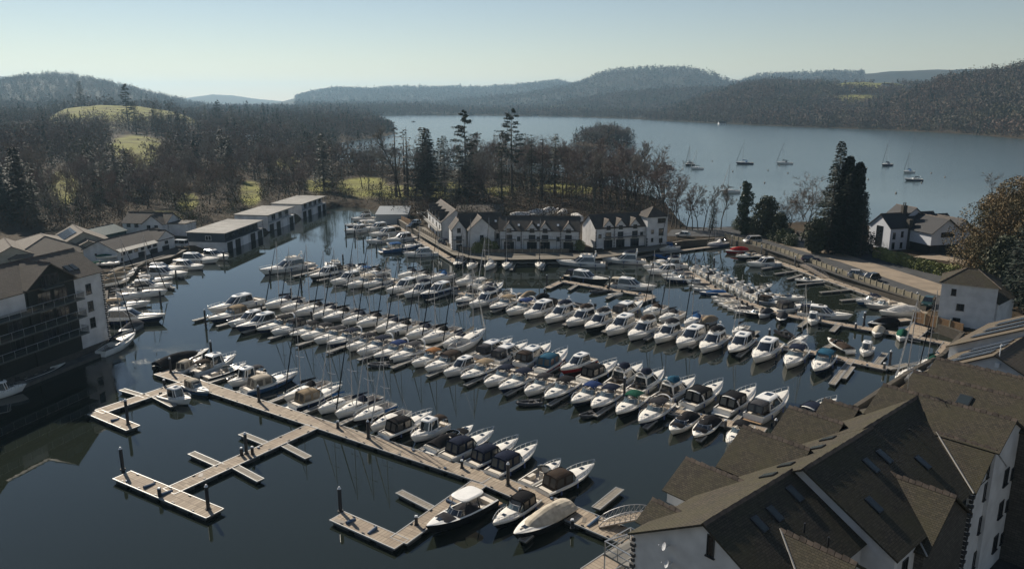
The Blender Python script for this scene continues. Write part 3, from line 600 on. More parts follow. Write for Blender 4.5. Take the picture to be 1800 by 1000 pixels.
for x in (0, ): h.quoin(x, 0, 1.5, 6.8)
h.quoin(5.5, -.02, 1.5, 7.2); h.quoin(15, -1.2, 1.5, 4); h.done()
h = House('terrace', 'white terrace of four small gables in the middle of the far quay', (-3.4, 204.6, 0), -2, 'house', 'white terraces on the far quay', roof=T_ROOF)
h.block(0, 21.5, 0, 9, 6.8, 10.0, zb=1.4)
for x in (2.6, 8.8, 12.3, 18.6):
    h.dorm(x, 1.6, 8.9, 6.9, -.05, 3.4, ov=.25); h.win(x, -.05, 6.3, 0, -1, 1.3, 1.1); h.win(x, 0, 4.0, 0, -1, 1.8, 1.7, cols=3); h.win(x, 0, 1.6, 0, -1, 2.7, 2.2, cols=3)  # wide dark lower windows stand in for balcony shadow
for x in (5.2, 10.5, 15.8): h.win(x, 0, 4.0, 0, -1, .9, 1.2); h.skylight(x, 1.6, 6.8+1.6*.71, 0, .71, .7, .9, mi=WHITETRIM)
for x in (0, 5.9, 21.5, 16.5): h.quoin(x, -.02, 1.5, 6.6)
balcony(h, .5, 4.5, 0); balcony(h, 6.5, 15.5, 0); balcony(h, 16.8, 20.8, 0); h.done()
h = House('terrace', 'white gabled houses with balconies at the left corner of the far quay', (-13.2, 205.5, 0), 12, 'house', 'white terraces on the far quay', roof=T_ROOF)
h.block(-.5, 11, 0, 9, 6.9, 10.6, zb=1.4); h.dorm(4.6, 3.6, 10.2, 7.0, -2.6, 4.5, zb=1.4, ov=.4); h.dorm(-1.4, 1.9, 9.6, 7.2, -1.6, 4.5, zb=1.4, ov=.3)
h.win(4.6, -2.6, 4.2, 0, -1, 1.0, 1.5); h.win(-1.4, -1.6, 6.4, 0, -1, 1.0, 1.2); h.win(-1.4, -1.6, 3.6, 0, -1, 1.6, 1.9); h.win(-1.4, -1.6, 1.5, 0, -1, 1.6, 1.7); h.win(4.8, -2.6, 1.7, 0, -1, 1.0, 1.3)
h.win(9.6, 0, 4.2, 0, -1, 1.0, 1.4); h.skylight(9.3, 2, 6.9+2*.8, 0, .8, .7, .9, mi=WHITETRIM); h.quoin(8.2, -2.6, 1.5, 6.8); h.quoin(-3.3, -1.6, 1.5, 7); h.quoin(11, 0, 1.5, 6.8); balcony(h, -3, -.2, -1.6); h.done()
h = House('terrace', 'white houses facing left over the long walkway, gable towards the camera', (-16.2, 219.5, 0), 105, 'house', 'white terraces on the far quay', roof=T_ROOF)
h.block(0, 25, -4.2, 4.2, 6.9, 10.2, zb=1.4)
for x in (3.2, 8.6, 15, 21):
    h.dorm(x, 1.7, 9.2, 7.2, 4.25, 1.2, sg=1, ov=.25); h.win(x, 4.25, 6.3, 0, 1, 1.2, 1.1); h.win(x, 4.2, 3.9, 0, 1, 1.6, 1.8); h.win(x, 4.2, 1.5, 0, 1, 1.6, 1.8)
h.win(0, 1.6, 4.2, -1, 0, .9, 1.2, cols=1); h.quoin(0, 4.2, 1.5, 6.8); h.quoin(0, -4.2, 1.5, 6.8)
bb = MB(); bb.box((12, 5.0, 4.4), (24, 1.5, .14)); bo = bb.build('balcony', mat('balcony_deck', (.2, .19, .17), .7), h.root); r = MB(); r.tube((0, 5.7, 5.4), (24, 5.7, 5.4), .035)
for k in range(25): r.tube((k, 5.7, 4.4), (k, 5.7, 5.4), .02, n=3)
r.build('railing', WHITETRIM, bo); h.done()
h = House('storage_shed', 'long low tan-roofed shed behind the terrace houses', at(838, 381), -2, 'shed', roof=TANROOF, wall=STONE)
h.block(-7, 9, 0, 9, 3.4, 5.2, zb=1); h.done()
# ----------------------------------------------------------------- the white house by the lake
h = House('lakeside_house', 'white gabled house with slate roofs and chimney between conifers and lake', (101.5, 203.5, 0), 16, 'house', roof=brickmat('dark_slate', (.04, .04, .042), (.03, .03, .032), (.01, .01, .01), .32, .24, .6, .014, .6), wall=mat('house_white', (.6, .63, .68), .8, var=.08))
h.block(0, 17, 0, 8, 7.6, 10.8, zb=1.4); h.block(4.6, 16, 3, 10, 8, 12.2, zb=1.4, ridge='y')
h.dorm(11.2, 4.9, 10.6, 7.2, -7.5, 4, zb=3.9, ov=.5); h.dorm(18.5, 3.6, 9.8, 7.0, -5.5, 4, zb=1.4, ov=.5); h.block(15, 22, 0, 8, 7, 10, zb=1.4)
dk = MB(); dk.box((11.2, -3.6, 2.7), (9.2, 7.0, 2.3)); h.part('undercroft', dk, mat('opening_shade', (.012, .012, .013), .9))  # solid dark block, its colour standing for the shade under the gable
h.win(11.4, -7.5, 6.0, 0, -1, 4.2, 1.2, cols=5); h.win(1.3, 0, 4.6, 0, -1, .9, 1.8, cols=1); h.win(1.3, 0, 1.9, 0, -1, .9, 1.8, cols=1); h.win(3.9, 0, 5.0, 0, -1, .8, 1.6, cols=1); h.win(3.9, 0, 2.0, 0, -1, .8, 1.6, cols=1)
h.win(0, 4, 2.2, -1, 0, 2.4, 5.5, cols=2, rows=3); h.win(17.5, -5.5, 5.0, 0, -1, 2.2, 1.3, cols=3)
cb = MB(); cb.box((7.3, 4.0, 11.6), (1.3, .9, 2.8)); cb.tube((7.0, 4, 13), (7.0, 4, 13.8), .15); cb.tube((7.6, 4, 13), (7.6, 4, 13.8), .15); h.part('chimney', cb, STONE, uv=True)
cc = MB(); cc.box((6.3, .4, 5.5), (1.2, 1.2, 8.4)); h.part('stone_stack', cc, STONE, uv=True)
h.done()
# little houses far away in the woods and on the far shore
k = 0
for (x, y, d, L, lab) in ((940, 207, 2000, 14, 'distant pale house low on the far shore left of the island'), (1262, 219.5, 1400, 12, 'distant white boathouse on the far shore beyond the moored yachts'), (1488, 176, 1900, 20, 'distant white farmhouse below the green field on the right hillside'), (1540, 163, 2050, 26, 'distant white house at the top of the green field on the right'),
                       (1452, 182, 1700, 16, 'distant pale cottage in trees under the right hillside field'), (20, 219, 800, 16, 'distant white house among trees at the far left edge'), (455, 228, 720, 18, 'distant slate-roofed house among trees left of the lake'), (480, 233, 690, 14, 'second distant house among trees left of the lake, nearer the water'), (425, 224, 760, 12, 'small distant house with pale roof in the left wood'), (645, 300, 450, 9, 'small cabin beside the lawn on the wooded peninsula')):
    u = (x-900)/FPX; a = math.atan(u*1/(CP+.03)); px_, py_ = d*math.sin(a), d*math.cos(a); gz = float(ground_z(np.array([px_]), np.array([py_]))[0])
    h = House('distant_house', lab, (px_, py_, gz-1), -10+k*17 % 40, 'house', roof=SLATE2); h.block(-L/2, L/2, -4, 4, 6, 9.5); h.win(-2, -4, 3, 0, -1, 1.5, 1.5); h.win(3, -4, 3, 0, -1, 1.5, 1.5); h.done(); k += 1
# ----------------------------------------------------------------- roads, yards, quay walls, fences, hedges
def sheet(name, pts, z, m, t=.05):
    s = MB(); q = [(*P(x, y, z)[:2], z) for x, y in pts]
    s.slab(q, t); o = s.build(name, m, uv=True); tag(o, kind='structure'); return o
ASPH = mat('worn_asphalt', (.043, .045, .047), .9, var=.35, vscale=.25, bump=.3, bscale=8, coord='Object')
ROADT = mat('dusty_road', (.245, .195, .14), .9, var=.22, vscale=.3, bump=.2, bscale=6)
PAVE = mat('pale_paving', (.14, .12, .09), .85, var=.2, vscale=.5)
sheet('car_park', [(1170, 415), (1275, 416), (1372, 447), (1470, 483), (1560, 513), (1630, 535), (1700, 580), (1760, 540), (1700, 480), (1600, 452), (1480, 428), (1360, 402), (1290, 398), (1180, 404)], 1.72, ASPH)
sheet('road', [(1310, 408), (1345, 410), (1400, 425), (1480, 445), (1560, 470), (1640, 495), (1720, 522), (1735, 540), (1640, 516), (1560, 489), (1480, 461), (1400, 438), (1340, 419)], 1.78, ROADT)
sheet('terrace_path', [(735, 398), (748, 400), (775, 424), (800, 434), (835, 442), (900, 442), (1040, 446), (1145, 434), (1172, 428), (1172, 432), (1150, 440), (1050, 454), (988, 455), (850, 457), (797, 448), (737, 413)], 1.74, PAVE)
sheet('yard', [(215, 470), (300, 452), (330, 438), (300, 425), (240, 452), (190, 478), (190, 500)], 1.7, mat('yard_ground', (.075, .065, .05), .9, var=.4, vscale=.3))
sheet('driveway', [(1600, 452), (1660, 458), (1720, 470), (1745, 462), (1700, 452), (1640, 446)], 1.76, ROADT)
sheet('courtyard', [(1600, 1010), (1690, 900), (1745, 850), (1860, 830), (1900, 1100), (1600, 1100)], 1.8, mat('dark_cobbles', (.05, .047, .044), .9, var=.4, vscale=.8, bump=.6, bscale=5))
sheet('forecourt_path', [(1722, 905), (1745, 893), (1830, 925), (1900, 960), (1830, 950)], 1.86, PAVE)
def wall(name, pts, z0, z1, t, m, label, cat='wall', px=True, posts=0, cap=None):
    q = [P(x, y, 0) for x, y in pts] if px else [Vector(p) for p in pts]
    root = empty(name, q[0]); tag(root, label, cat); w_ = MB(); c_ = MB(); po = MB()
    for a, b in zip(q, q[1:]):
        a2, b2 = a-q[0], b-q[0]; d = (b2-a2); L = d.length; an = math.atan2(d.y, d.x); mid = (a2+b2)/2
        w_.box((mid.x, mid.y, (z0+z1)/2), (L+t*.5, t, z1-z0), an)
        if cap: c_.box((mid.x, mid.y, z1+.06), (L+t*.6, t+.12, .12), an)
        if posts:
            n = max(1, int(L/posts))
            for i in range(n): c = a2.lerp(b2, i/n); po.box((c.x, c.y, (z0+z1)/2+.1), (.2, t+.22, z1-z0+.2), an)
    w_.add(po.v, po.f, 1); w_.build('panel' if cat == 'fence' else 'stonework', [m, mat('wall_post_m', (.30, .27, .2), .9, var=.2)], root, uv=True)
    if cap: c_.build('coping', cap, root)
    return root
wall('quay_wall', [(700, 394), (735, 417), (795, 453), (850, 460), (988, 459), (1054, 457), (1152, 443), (1200, 434), (1274, 428)], -1, 1.75, .6, QUAYST, 'dark stone quay wall below the white terraces', cap=PAVE)
wall('quay_wall', [(1274, 428), (1371, 456), (1469, 493), (1560, 526), (1628, 549)], -1, 1.75, .6, QUAYST, 'stone quay wall between the right-hand car park and the pontoon')
wall('quay_wall', [(1612, 572), (1690, 600), (1655, 640), (1600, 668), (1500, 735), (1385, 800), (1270, 866), (1190, 915), (1128, 962), (1060, 1080)], -1, 1.75, .6, QUAYST, 'quay wall at the foot of the near apartment building')
wall('quay_wall', [(186, 560), (190, 515), (228, 486), (262, 470), (300, 458), (330, 445)], -1, 1.7, .6, QUAYST, 'stone bank of the boatyard on the left')
wall('parapet_fence', [(1274, 427), (1371, 454), (1469, 491), (1560, 524), (1628, 547)], 1.7, 2.75, .14, mat('parapet_boards', (.20, .175, .12), .85, var=.25, vscale=1.2), 'pale boarded parapet fence along the right-hand car park', 'fence', posts=2.0)
wall('parapet_fence', [(735, 414), (797, 449), (850, 456), (1000, 455)], 1.7, 2.7, .12, mat('rail_boards', (.18, .14, .10), .85, var=.3, vscale=1.2), 'brown slatted fence on the far quay below the terraces', 'fence', posts=2.0)
wall('timber_fence', [(1603, 573), (1690, 597)], .9, 2.9, .1, FENCEW, 'orange timber fence below the tower house', 'fence', posts=2.2)
wall('timber_fence', [(706, 397), (722, 404), (735, 404)], 1.5, 3.3, .12, FENCEW, 'orange timber screen at the landward end of the far walkway', 'fence')
wall('garden_wall', [(1400, 424), (1440, 434), (1478, 446)], 1.5, 3.1, .4, STONE, 'low dark stone wall under the tall conifers')
wall('garden_wall', [(1725, 915), (1790, 935), (1850, 955)], 1.6, 2.9, .35, RENDER, 'low white garden wall by the courtyard, bottom right', cap=PAVE)
wall('forecourt_post', [(1707, 909), (1712, 911)], 1.6, 3.4, .6, RENDER, 'white gate post beside the near building, bottom right', cap=STONE)
# ================================================================= pontoons
DECK = brickmat('deck_planks', (.40, .33, .245), (.25, .20, .145), (.12, .095, .07), .42, 6.0, .8, .03, .5, offset=0, stain=(.27, .215, .165))
DECKG = brickmat('grey_deck', (.30, .27, .22), (.18, .16, .13), (.08, .07, .06), .42, 6.0, .8, .03, .5, offset=0, stain=(.2, .18, .15))
FLOATM = mat('float_concrete', (.06, .06, .058), .8, var=.3, vscale=2)
EDGEM = mat('galvanised_edge', (.36, .36, .35), .5, metal=.3)
PILEM = mat('pile_steel', (.018, .02, .026), .45, var=.3, vscale=1)
CAPM = mat('pile_cap', (.62, .63, .64), .5)
def seg(root, a, b, w_, z=.52, name='decking', deckm=DECK, fl=True):
    """one straight run of deck from a to b (world plan points) below root"""
    a = Vector((a[0], a[1], 0)); b = Vector((b[0], b[1], 0)); d = b-a; L = d.length; an = math.atan2(d.y, d.x)
    m = MB(); m.box((L/2, 0, z-.05), (L, w_-.16, .1), mi=0)
    for s in (-1, 1): m.box((L/2, s*(w_/2-.04), z-.04), (L+.02, .09, .16), mi=1)
    for x in (.04, L-.04): m.box((x, 0, z-.045), (.07, w_-.2, .13), mi=1)
    if w_ > 1.6:      # mooring cleats, rubbing blocks and a coil of hose here and there
        rc = random.Random(int(a.x*7+a.y*13+L*5))
        for k in range(int(L/3)):
            for s in (-1, 1): m.box((1.5+3*k+rc.uniform(-.2, .2), s*(w_/2-.22), z+.06), (.32, .1, .1), mi=2)
            if rc.random() < .3: m.tube((2+3*k, rc.choice((-1, 1))*(w_/2-.45), z), (2+3*k, w_/2-.45, z) if 0 else (2+3*k, rc.choice((-1, 1))*(w_/2-.45), z+.16), .17, .17, 8, mi=3)
            if rc.random() < .22: c_ = (1+3*k, rc.uniform(-.6, .6), z+.012); m.box(c_, (rc.uniform(.5, 1.4), rc.uniform(.3, .5), .02), rc.uniform(0, 3), mi=4)
    o = m.build(name, [deckm, EDGEM, PILEM, mat('hose_blue', (.03, .07, .13), .6), mat('damp_boards', (.15, .125, .095), .6)], root, uv=True); o.location = a-root.location; o.location.z = 0; o.rotation_euler = (0, 0, an)
    if fl:
        f = MB(); n = max(1, int(L/2.6))
        for i in range(n): c = (i+.5)*L/n; f.box((c, 0, z-.36), (L/n*.72, w_-.3, .5))
        f.box((L/2, 0, z-.16), (L-.1, w_-.24, .12))
        g = f.build('float', FLOATM, o)
    return o
PD = Vector((.824, -.566, 0)).normalized(); PN = Vector((-PD.y*-1, -PD.x, 0))   # along the pontoons (to the right), and towards the camera
PN = Vector((PD.y, -PD.x, 0))
def pontoon(label, runs, w_=2.3, group='timber-decked pontoons'):
    p0 = P(*runs[0][0], .5) if len(runs[0][0]) == 2 else Vector(runs[0][0])
    root = empty('pontoon', (p0.x, p0.y, 0)); tag(root, label, 'pontoon', group)
    for k_, r in enumerate(runs):
        a, b = P(*r[0], .5), P(*r[1], .5); ww = r[2] if len(r) > 2 else w_; zz = .52-.014*k_-.003*(len(COL.objects) % 3)
        seg(root, a, b, ww, zz, name='decking' if ww > 1.4 else 'finger', deckm=DECK if ww > 1.4 else DECKG)
    return root
def fingers(root, ws, n, L, w_=.75):
    """fingers from plan points ws along direction n"""
    for q in ws:
        q = Vector((q[0], q[1], 0)); seg(root, q+n*1.05, q+n*L, w_, .47, name='finger', deckm=DECKG)
# nearest pontoon, with its two empty branches and the short one beside the black boat
pa = pontoon('nearest timber pontoon, running from left of centre to the near building', [((283, 654), (860, 842), 2.4), ((858, 841), (1120, 950), 2.9)])
pontoon('empty branch pontoon at the left, with one short finger and an angled end', [((340, 668), (173, 724), 2.1), ((166, 724), (234, 752), 1.9), ((258, 697), (214, 684), .9), ((268, 694), (305, 713), .9)])
pontoon('empty middle branch pontoon with four fingers and a wide outer end', [((550, 749), (296, 864), 2.1), ((214, 834), (378, 902), 2.2), ((388, 818), (336, 795), .95), ((400, 812), (458, 843), .95), ((476, 782), (424, 761), .95), ((490, 776), (542, 803), .95)])
pontoon('branch pontoon beside the black-hulled boat with an L-shaped outer end', [((842, 849), (700, 950), 2.1), ((592, 906), (706, 956), 2.0), ((760, 893), (701, 863), .95), ((848, 880), (822, 868), .9)])
pontoon('short finger pontoon on the far side near the gangway', [((1047, 893), (1090, 858), 1.0)])
pontoon('decked landing at the foot of the near building, bottom edge', [((1128, 950), (1040, 1010), 2.6)])
pc = pontoon('second pontoon from the camera, the long one between two rows of cruisers', [((383, 546), (1345, 758), 2.3)])
pb = pontoon('third pontoon from the camera, running to the quay deck on the right', [((546, 471), (1437, 621), 2.2), ((1437, 621), (1560, 647), 2.2)])
for k, (x, y) in enumerate([]): pass
pontoon('long gangway pontoon ending in a wide float near the yacht with open deck', [((1560, 647), (1598, 640), 1.2), ((1540, 640), (1556, 620), 1.0), ((1497, 632), (1462, 675), 1.0), ((1437, 618), (1478, 598), 1.0)])
pontoon('hammerhead pontoon with the black-hulled hardtop and white cruiser alongside', [((1072, 549), (1147, 521), 2.0), ((988, 494), (1149, 521), 1.9), ((962, 506), (988, 494), 1.5), ((1016, 499), (1000, 509), .9), ((1090, 512), (1066, 524), .9)])
pontoon('walkway pontoon running along the left side of the far quay', [((692, 396), (802, 461), 2.2), ((800, 460), (985, 461), 1.4), ((905, 461), (898, 474), .9), ((958, 461), (952, 474), .9)])
pontoon('dark walkway pontoon under the far quay right of the motor yachts', [((1000, 464), (1060, 461), 1.4), ((1060, 461), (1152, 446), 1.5), ((1152, 446), (1262, 432), 1.5)])
pe = pontoon('crooked pontoon carrying rows of small dayboats, centre right', [((1208, 477), (1273, 517), 2.1), ((1273, 517), (1366, 551), 2.0), ((1366, 551), (1469, 568), 2.0), ((1469, 568), (1600, 590), 2.2), ((1420, 562), (1405, 574), .9), ((1474, 570), (1462, 582), 1.0)])
pf = pontoon('long pontoon below the right-hand car park with short fingers', [((1290, 434), (1640, 556), 2.2), ((1348, 460), (1325, 463), .7), ((1372, 467), (1339, 472), .7), ((1398, 476), (1362, 481), .7), ((1410, 482), (1384, 490), .7), ((1450, 495), (1400, 500), .7), ((1496, 508), (1442, 513), .8), ((1534, 522), (1478, 527), .8)])
pontoon('timber deck in the corner below the tower house', [((1640, 556), (1596, 592), 3.4), ((1596, 590), (1690, 608), 2.0), ((1676, 602), (1645, 648), 3.0)])
pontoon('short pontoon beneath the right-hand flat boats', [((1598, 561), (1552, 566), 1.6)])
pontoon('boatyard pontoon beside the row of masts on the left', [((300, 468), (330, 452), 1.6), ((236, 500), (300, 468), 1.8), ((296, 480), (322, 487), .8), ((283, 500), (306, 506), .8)])
# fingers between the berths of the two long pontoons
def line_pts(a, b, n):
    a, b = P(*a, .5), P(*b, .5); return [a.lerp(b, t) for t in n]
fingers(pc, line_pts((383, 546), (1345, 758), [.02+.066*k for k in range(15)]), PN, 7.0, .7)
fingers(pc, line_pts((383, 546), (1345, 758), [.05+.07*k for k in range(14)]), -PN, 7.5, .7)
fingers(pb, line_pts((546, 471), (1437, 621), [.03+.068*k for k in range(15)]), PN, 8.5, .8)
fingers(pb, line_pts((546, 471), (1437, 621), [.05+.085*k for k in range(11)]), -PN, 7.5, .8)
fingers(pb, [P(1500, 640, .5)], PN, 7.5, 1.0)
fingers(pa, line_pts((283, 654), (860, 842), [.05, .16, .27, .38, .49, .60, .71, .82, .93]), -PN, 6.0, .7)
fingers(pa, line_pts((858, 841), (1120, 950), [.52]), PN, 7.0, .8)
# piles
PILES = [((219, 700), (226, 752)), ((211, 787), (217, 832)), ((362, 850), (367, 902)), ((430, 758), (434, 804)), ((453, 675), (456, 712)), ((297, 628), (301, 660)), ((366, 598), (372, 626)), ((646, 738), (648, 777)),
         ((595, 855), (599, 906)), ((893, 812), (893, 860)), ((360, 544), (362, 575)), ((459, 533), (460, 549)), ((548, 545), (548, 565)), ((474, 472), (475, 491)), ((511, 505), (512, 521)), ((529, 485), (530, 509)), ((576, 460), (577, 479)),
         ((603, 445), (603, 459)), ((696, 584), (696, 598)), ((880, 619), (880, 641)), ((828, 499), (828, 513)), ((961, 482), (961, 503)), ((957, 506), (957, 528)), ((1072, 486), (1071, 509)), ((1097, 662), (1097, 702)), ((1332, 513), (1332, 539)),
         ((1519, 547), (1518, 575)), ((1352, 580), (1352, 594)), ((1565, 614), (1563, 647)), ((1363, 735), (1362, 764)), ((1244, 476), (1244, 497)), ((1255, 452), (1255, 469)), ((619, 382), (619, 396)), ((606, 394), (608, 415)), ((622, 404), (624, 421)),
         ((638, 414), (639, 431)), ((661, 427), (662, 441)), ((353, 456), (355, 473)), ((310, 473), (310, 491)), ((281, 510), (283, 536)), ((394, 441), (394, 461)), ((1148, 460), (1148, 476)), ((1060, 436), (1060, 452)), ((735, 410), (736, 425)),
         ((1286, 414), (1286, 433)), ((1338, 430), (1338, 448)), ((1397, 450), (1397, 468)), ((1469, 472), (1468, 492)), ((1552, 499), (1552, 520)), ((1610, 512), (1610, 538))]
def whereis(x, y):
    h_ = 'left' if x < 520 else 'centre' if x < 1000 else 'right'
    return h_
pile0 = {}
def pile(i, top, bot):
    g = P(*bot, 0); ht = round(PYz(top[0], top[1], g.y)[2]*4)/4; ht = max(1.8, min(6, ht))
    grey = i >= 44; key = (ht, grey)
    if key not in pile0:
        r = empty('mooring_pile', (0, 0, 0)); m = MB(); m.tube((0, 0, -2.5), (0, 0, ht-.25), .19 if not grey else .16, n=10); m.build('post', PILEM if not grey else mat('grey_post', (.16, .165, .17), .6), r, smooth=False)
        c = MB(); c.tube((0, 0, ht-.25), (0, 0, ht), .2, .07, 10); c.build('cap', CAPM, r); k = MB(); k.tube((0, 0, .45), (0, 0, .62), .3, n=10); k.build('pile_guide', FLOATM, r); pile0[key] = r; o = r
    else: o = copy_tree(pile0[key])
    o.location = (g.x, g.y, 0); return o
ORD = ['first', 'second', 'third', 'fourth', 'fifth', 'sixth', 'seventh', 'eighth', 'ninth', 'tenth', 'eleventh', 'twelfth', 'thirteenth', 'fourteenth', 'fifteenth', 'sixteenth', 'seventeenth', 'eighteenth', 'nineteenth', 'twentieth']
for _t, _u in (('twenty', 'twentieth'), ('thirty', 'thirtieth'), ('forty', 'fortieth'), ('fifty', 'fiftieth'), ('sixty', 'sixtieth'), ('seventy', 'seventieth')): ORD += ([_u] if _t != 'twenty' else [])+[_t+'-'+o for o in ORD[:9]]
def zone(y): return 'nearest pontoon' if y > 0 else ''
zs = {}
for i, (t, b_) in enumerate(PILES):
    x, y = b_
    if i >= 44: z = 'right-hand car park wall'
    elif y > 720 and x < 700: z = 'empty branch pontoons'
    elif y > 590 and x < 500: z = 'nearest pontoon end'
    elif y > 590: z = 'long cruiser pontoons'
    elif x < 410 and y < 540: z = 'left boatyard moorings'
    elif x < 560: z = 'left ends of the long pontoons'
    elif x < 760 and y < 470: z = 'far left walkway'
    elif y > 490: z = 'middle pontoons'
    else: z = 'far quay and dayboats'
    zs.setdefault(z, []).append((x, y, t, i))
for z, l in zs.items():
    l.sort()
    for k, (x, y, t, i) in enumerate(l):
        o = pile(i, t, (x, y)); tag(o, f"{'grey' if i >= 44 else 'black'} mooring pile, {ORD[k]} from left by the {z}", 'mooring pile', 'mooring piles of the marina')
# service pedestals
ped0 = None; peds = sorted([(289, 678), (281, 872), (425, 800), (444, 798), (594, 752), (812, 822), (732, 922), (914, 872), (1006, 928), (700, 590), (900, 630), (1275, 750), (1160, 572), (1275, 598), (1554, 648), (1504, 577), (985, 495)])
for k, (x, y) in enumerate(peds):
    g = P(x, y, .5)
    if ped0 is None:
        ped0 = empty('service_pedestal', (0, 0, 0)); m = MB(); m.box((0, 0, .45), (.3, .26, .85)); m.box((0, 0, .05), (.42, .38, .06)); m.build('post', PILEM, ped0); m = MB(); m.box((0, 0, .95), (.34, .3, .14), taper=.7); m.build('lamp_cap', CAPM, ped0); o = ped0
    else: o = copy_tree(ped0)
    o.location = (g.x, g.y, .5); tag(o, f'dark service pedestal on a pontoon, {ORD[k]} of them counted from the left', 'pedestal', 'power and water pedestals on the pontoons')
# gangways with arched white lattice sides
def gangway(a, b, za, zb_, w_, label):
    a, b = Vector(a), Vector(b); a.z, b.z = za, zb_; d = b-a; L = d.length; root = empty('gangway', a, math.atan2(d.y, d.x)); tag(root, label, 'gangway'); sl = (zb_-za)/L
    m = MB(); m.slab([(0, -w_/2, .05), (L, -w_/2, .05+sl*L), (L, w_/2, .05+sl*L), (0, w_/2, .05)], .12); m.build('deck', DECK, root, uv=True)
    for s in (-1, 1):
        r = MB(); n = 10; y = s*w_/2; top = [(L*i/n, y, sl*L*i/n+.25+.8*math.sin(math.pi*i/n)**.6) for i in range(n+1)]; bot = [(L*i/n, y, sl*L*i/n+.1) for i in range(n+1)]
        r.path(top, .035); r.path(bot, .03)
        for i in range(n+1): r.tube(bot[i], top[i], .03, n=4)
        for i in range(n): r.tube(bot[i], top[i+1], .025, n=4)
        r.build('lattice_side', mat('lattice_grey', (.26, .26, .27), .5, metal=.5), root)
gangway(P(1052, 922, .5), P(1140, 905, 1.8), .55, 2.0, 1.3, 'white arched lattice gangway from the nearest pontoon to the near building')
gangway(P(1452, 489, .5), P(1410, 468, 1.5), .55, 1.9, 1.5, 'white arched lattice gangway up to the right-hand car park')
# ================================================================= boats
GEL = mat('gelcoat_white', (.82, .80, .75), .2, var=.06, vscale=1.2)
GELD = mat('deck_nonslip', (.76, .725, .65), .5, var=.08, vscale=2.5)
NAVY = mat('hull_navy', (.012, .022, .055), .2); BLACKH = mat('hull_black', (.012, .013, .015), .2); REDH = mat('hull_red', (.32, .02, .02), .25); BLUEH = mat('hull_blue', (.03, .09, .2), .3)
GREYH = mat('hull_grey', (.28, .29, .30), .3); ANTIF = mat('antifoul', (.03, .035, .045), .7)
TINT = mat('tinted_glass', (.012, .014, .018), .03, spec=1.0); SCREEN = mat('windscreen_glass', (.10, .13, .14), .02, spec=1.0)
CLEARP = mat('clear_vinyl', (.07, .065, .058), .15, spec=.5)
CHROME = mat('stainless_rail', (.75, .75, .75), .18, metal=.9); ALU = mat('mast_alloy', (.42, .42, .43), .35, metal=.6)
TEAK = mat('teak_deck', (.30, .19, .10), .7, var=.25, vscale=3); UPH = mat('cockpit_seats', (.62, .56, .47), .7); INSIDE = mat('cockpit_inside', (.36, .33, .29), .8, var=.3, vscale=2)
RUB = mat('black_rubber', (.02, .02, .022), .6); FEND = mat('fender_blue', (.05, .08, .2), .5)
CLOTH = {}
def cloth(c):
    cols = {'navy': (.012, .017, .034), 'royal': (.016, .035, .11), 'black': (.012, .012, .014), 'grey': (.055, .055, .06), 'brown': (.045, .033, .026), 'tan': (.26, .20, .13), 'beige': (.45, .40, .32), 'orange': (.26, .12, .045), 'green': (.01, .065, .042),
            'teal': (.02, .08, .13), 'red': (.45, .015, .015), 'white': (.6, .58, .54), 'blue': (.03, .10, .24), 'dkgrey': (.03, .03, .034)}
    return mat('canvas_'+c, cols[c], .95, spec=.08, var=.25, vscale=1.5, bump=.3, bscale=4)
HULLS = {'w': (GEL, GEL), 'wn': (NAVY, GEL), 'n': (NAVY, NAVY), 'k': (BLACKH, BLACKH), 'wk': (BLACKH, GEL), 'r': (REDH, GEL), 'b': (BLUEH, BLUEH), 'g': (GREYH, GREYH), 'wb': (BLUEH, GEL)}
HNAME = {'w': 'white', 'wn': 'white and navy', 'n': 'navy-hulled', 'k': 'black-hulled', 'wk': 'white and black', 'r': 'red and white', 'b': 'blue-hulled', 'g': 'grey', 'wb': 'white and blue'}
class Form:
    def __init__(s, L, B, f0, f1, tw=.86, px=2.2, rake=.9, keel=.45):
        s.L, s.B, s.f0, s.f1, s.tw, s.px, s.rake, s.keel = L, B, f0, f1, tw, px, rake, keel
    def hb(s, t):
        if t < .42: return s.B/2*(s.tw+(1-s.tw)*math.sin(math.pi/2*t/.42))
        return s.B/2*max(0, 1-((t-.42)/.58)**s.px)**.92
    def zs(s, t): return s.f0+(s.f1-s.f0)*t**2
    def x(s, t, z=0.0): return s.L*(t-.5)+s.rake*(max(z, -.2)/s.f1-1)*t**5
def hull(f, root, low, top, N=14):
    rows = []
    for i in range(N+1):
        t = i/N; t = 1-(1-t)**1.15; h = f.hb(t); z = f.zs(t); k1 = .84*(1-t**3)+.02; k2 = .92*(1-.45*t**5); k3 = .97*(1-.15*t**6)
        half = [(h*0, -f.keel*(1-t**5)), (h*k1, -.02+.22*t**3*f.f1), (h*k2, z*.42), (h*k3, z*.72), (h, z)]
        pts = [(f.x(t, q[1]), -q[0], q[1]) for q in reversed(half)]+[(f.x(t, q[1]), q[0], q[1]) for q in half[1:]]
        rows.append(pts)
    m = MB(); n = len(rows[0])
    def mi(i, j): k = j if j < 4 else 7-j; return [1, 2, 0, 3][k]   # sheer strake, topside, low band, bottom
    m.grid(rows, mi=mi); m.add(rows[0], [tuple(range(n-1, -1, -1))], 1)
    o = m.build('hull', [low, top, top if low is top else low, ANTIF], root, smooth=True)
    return o
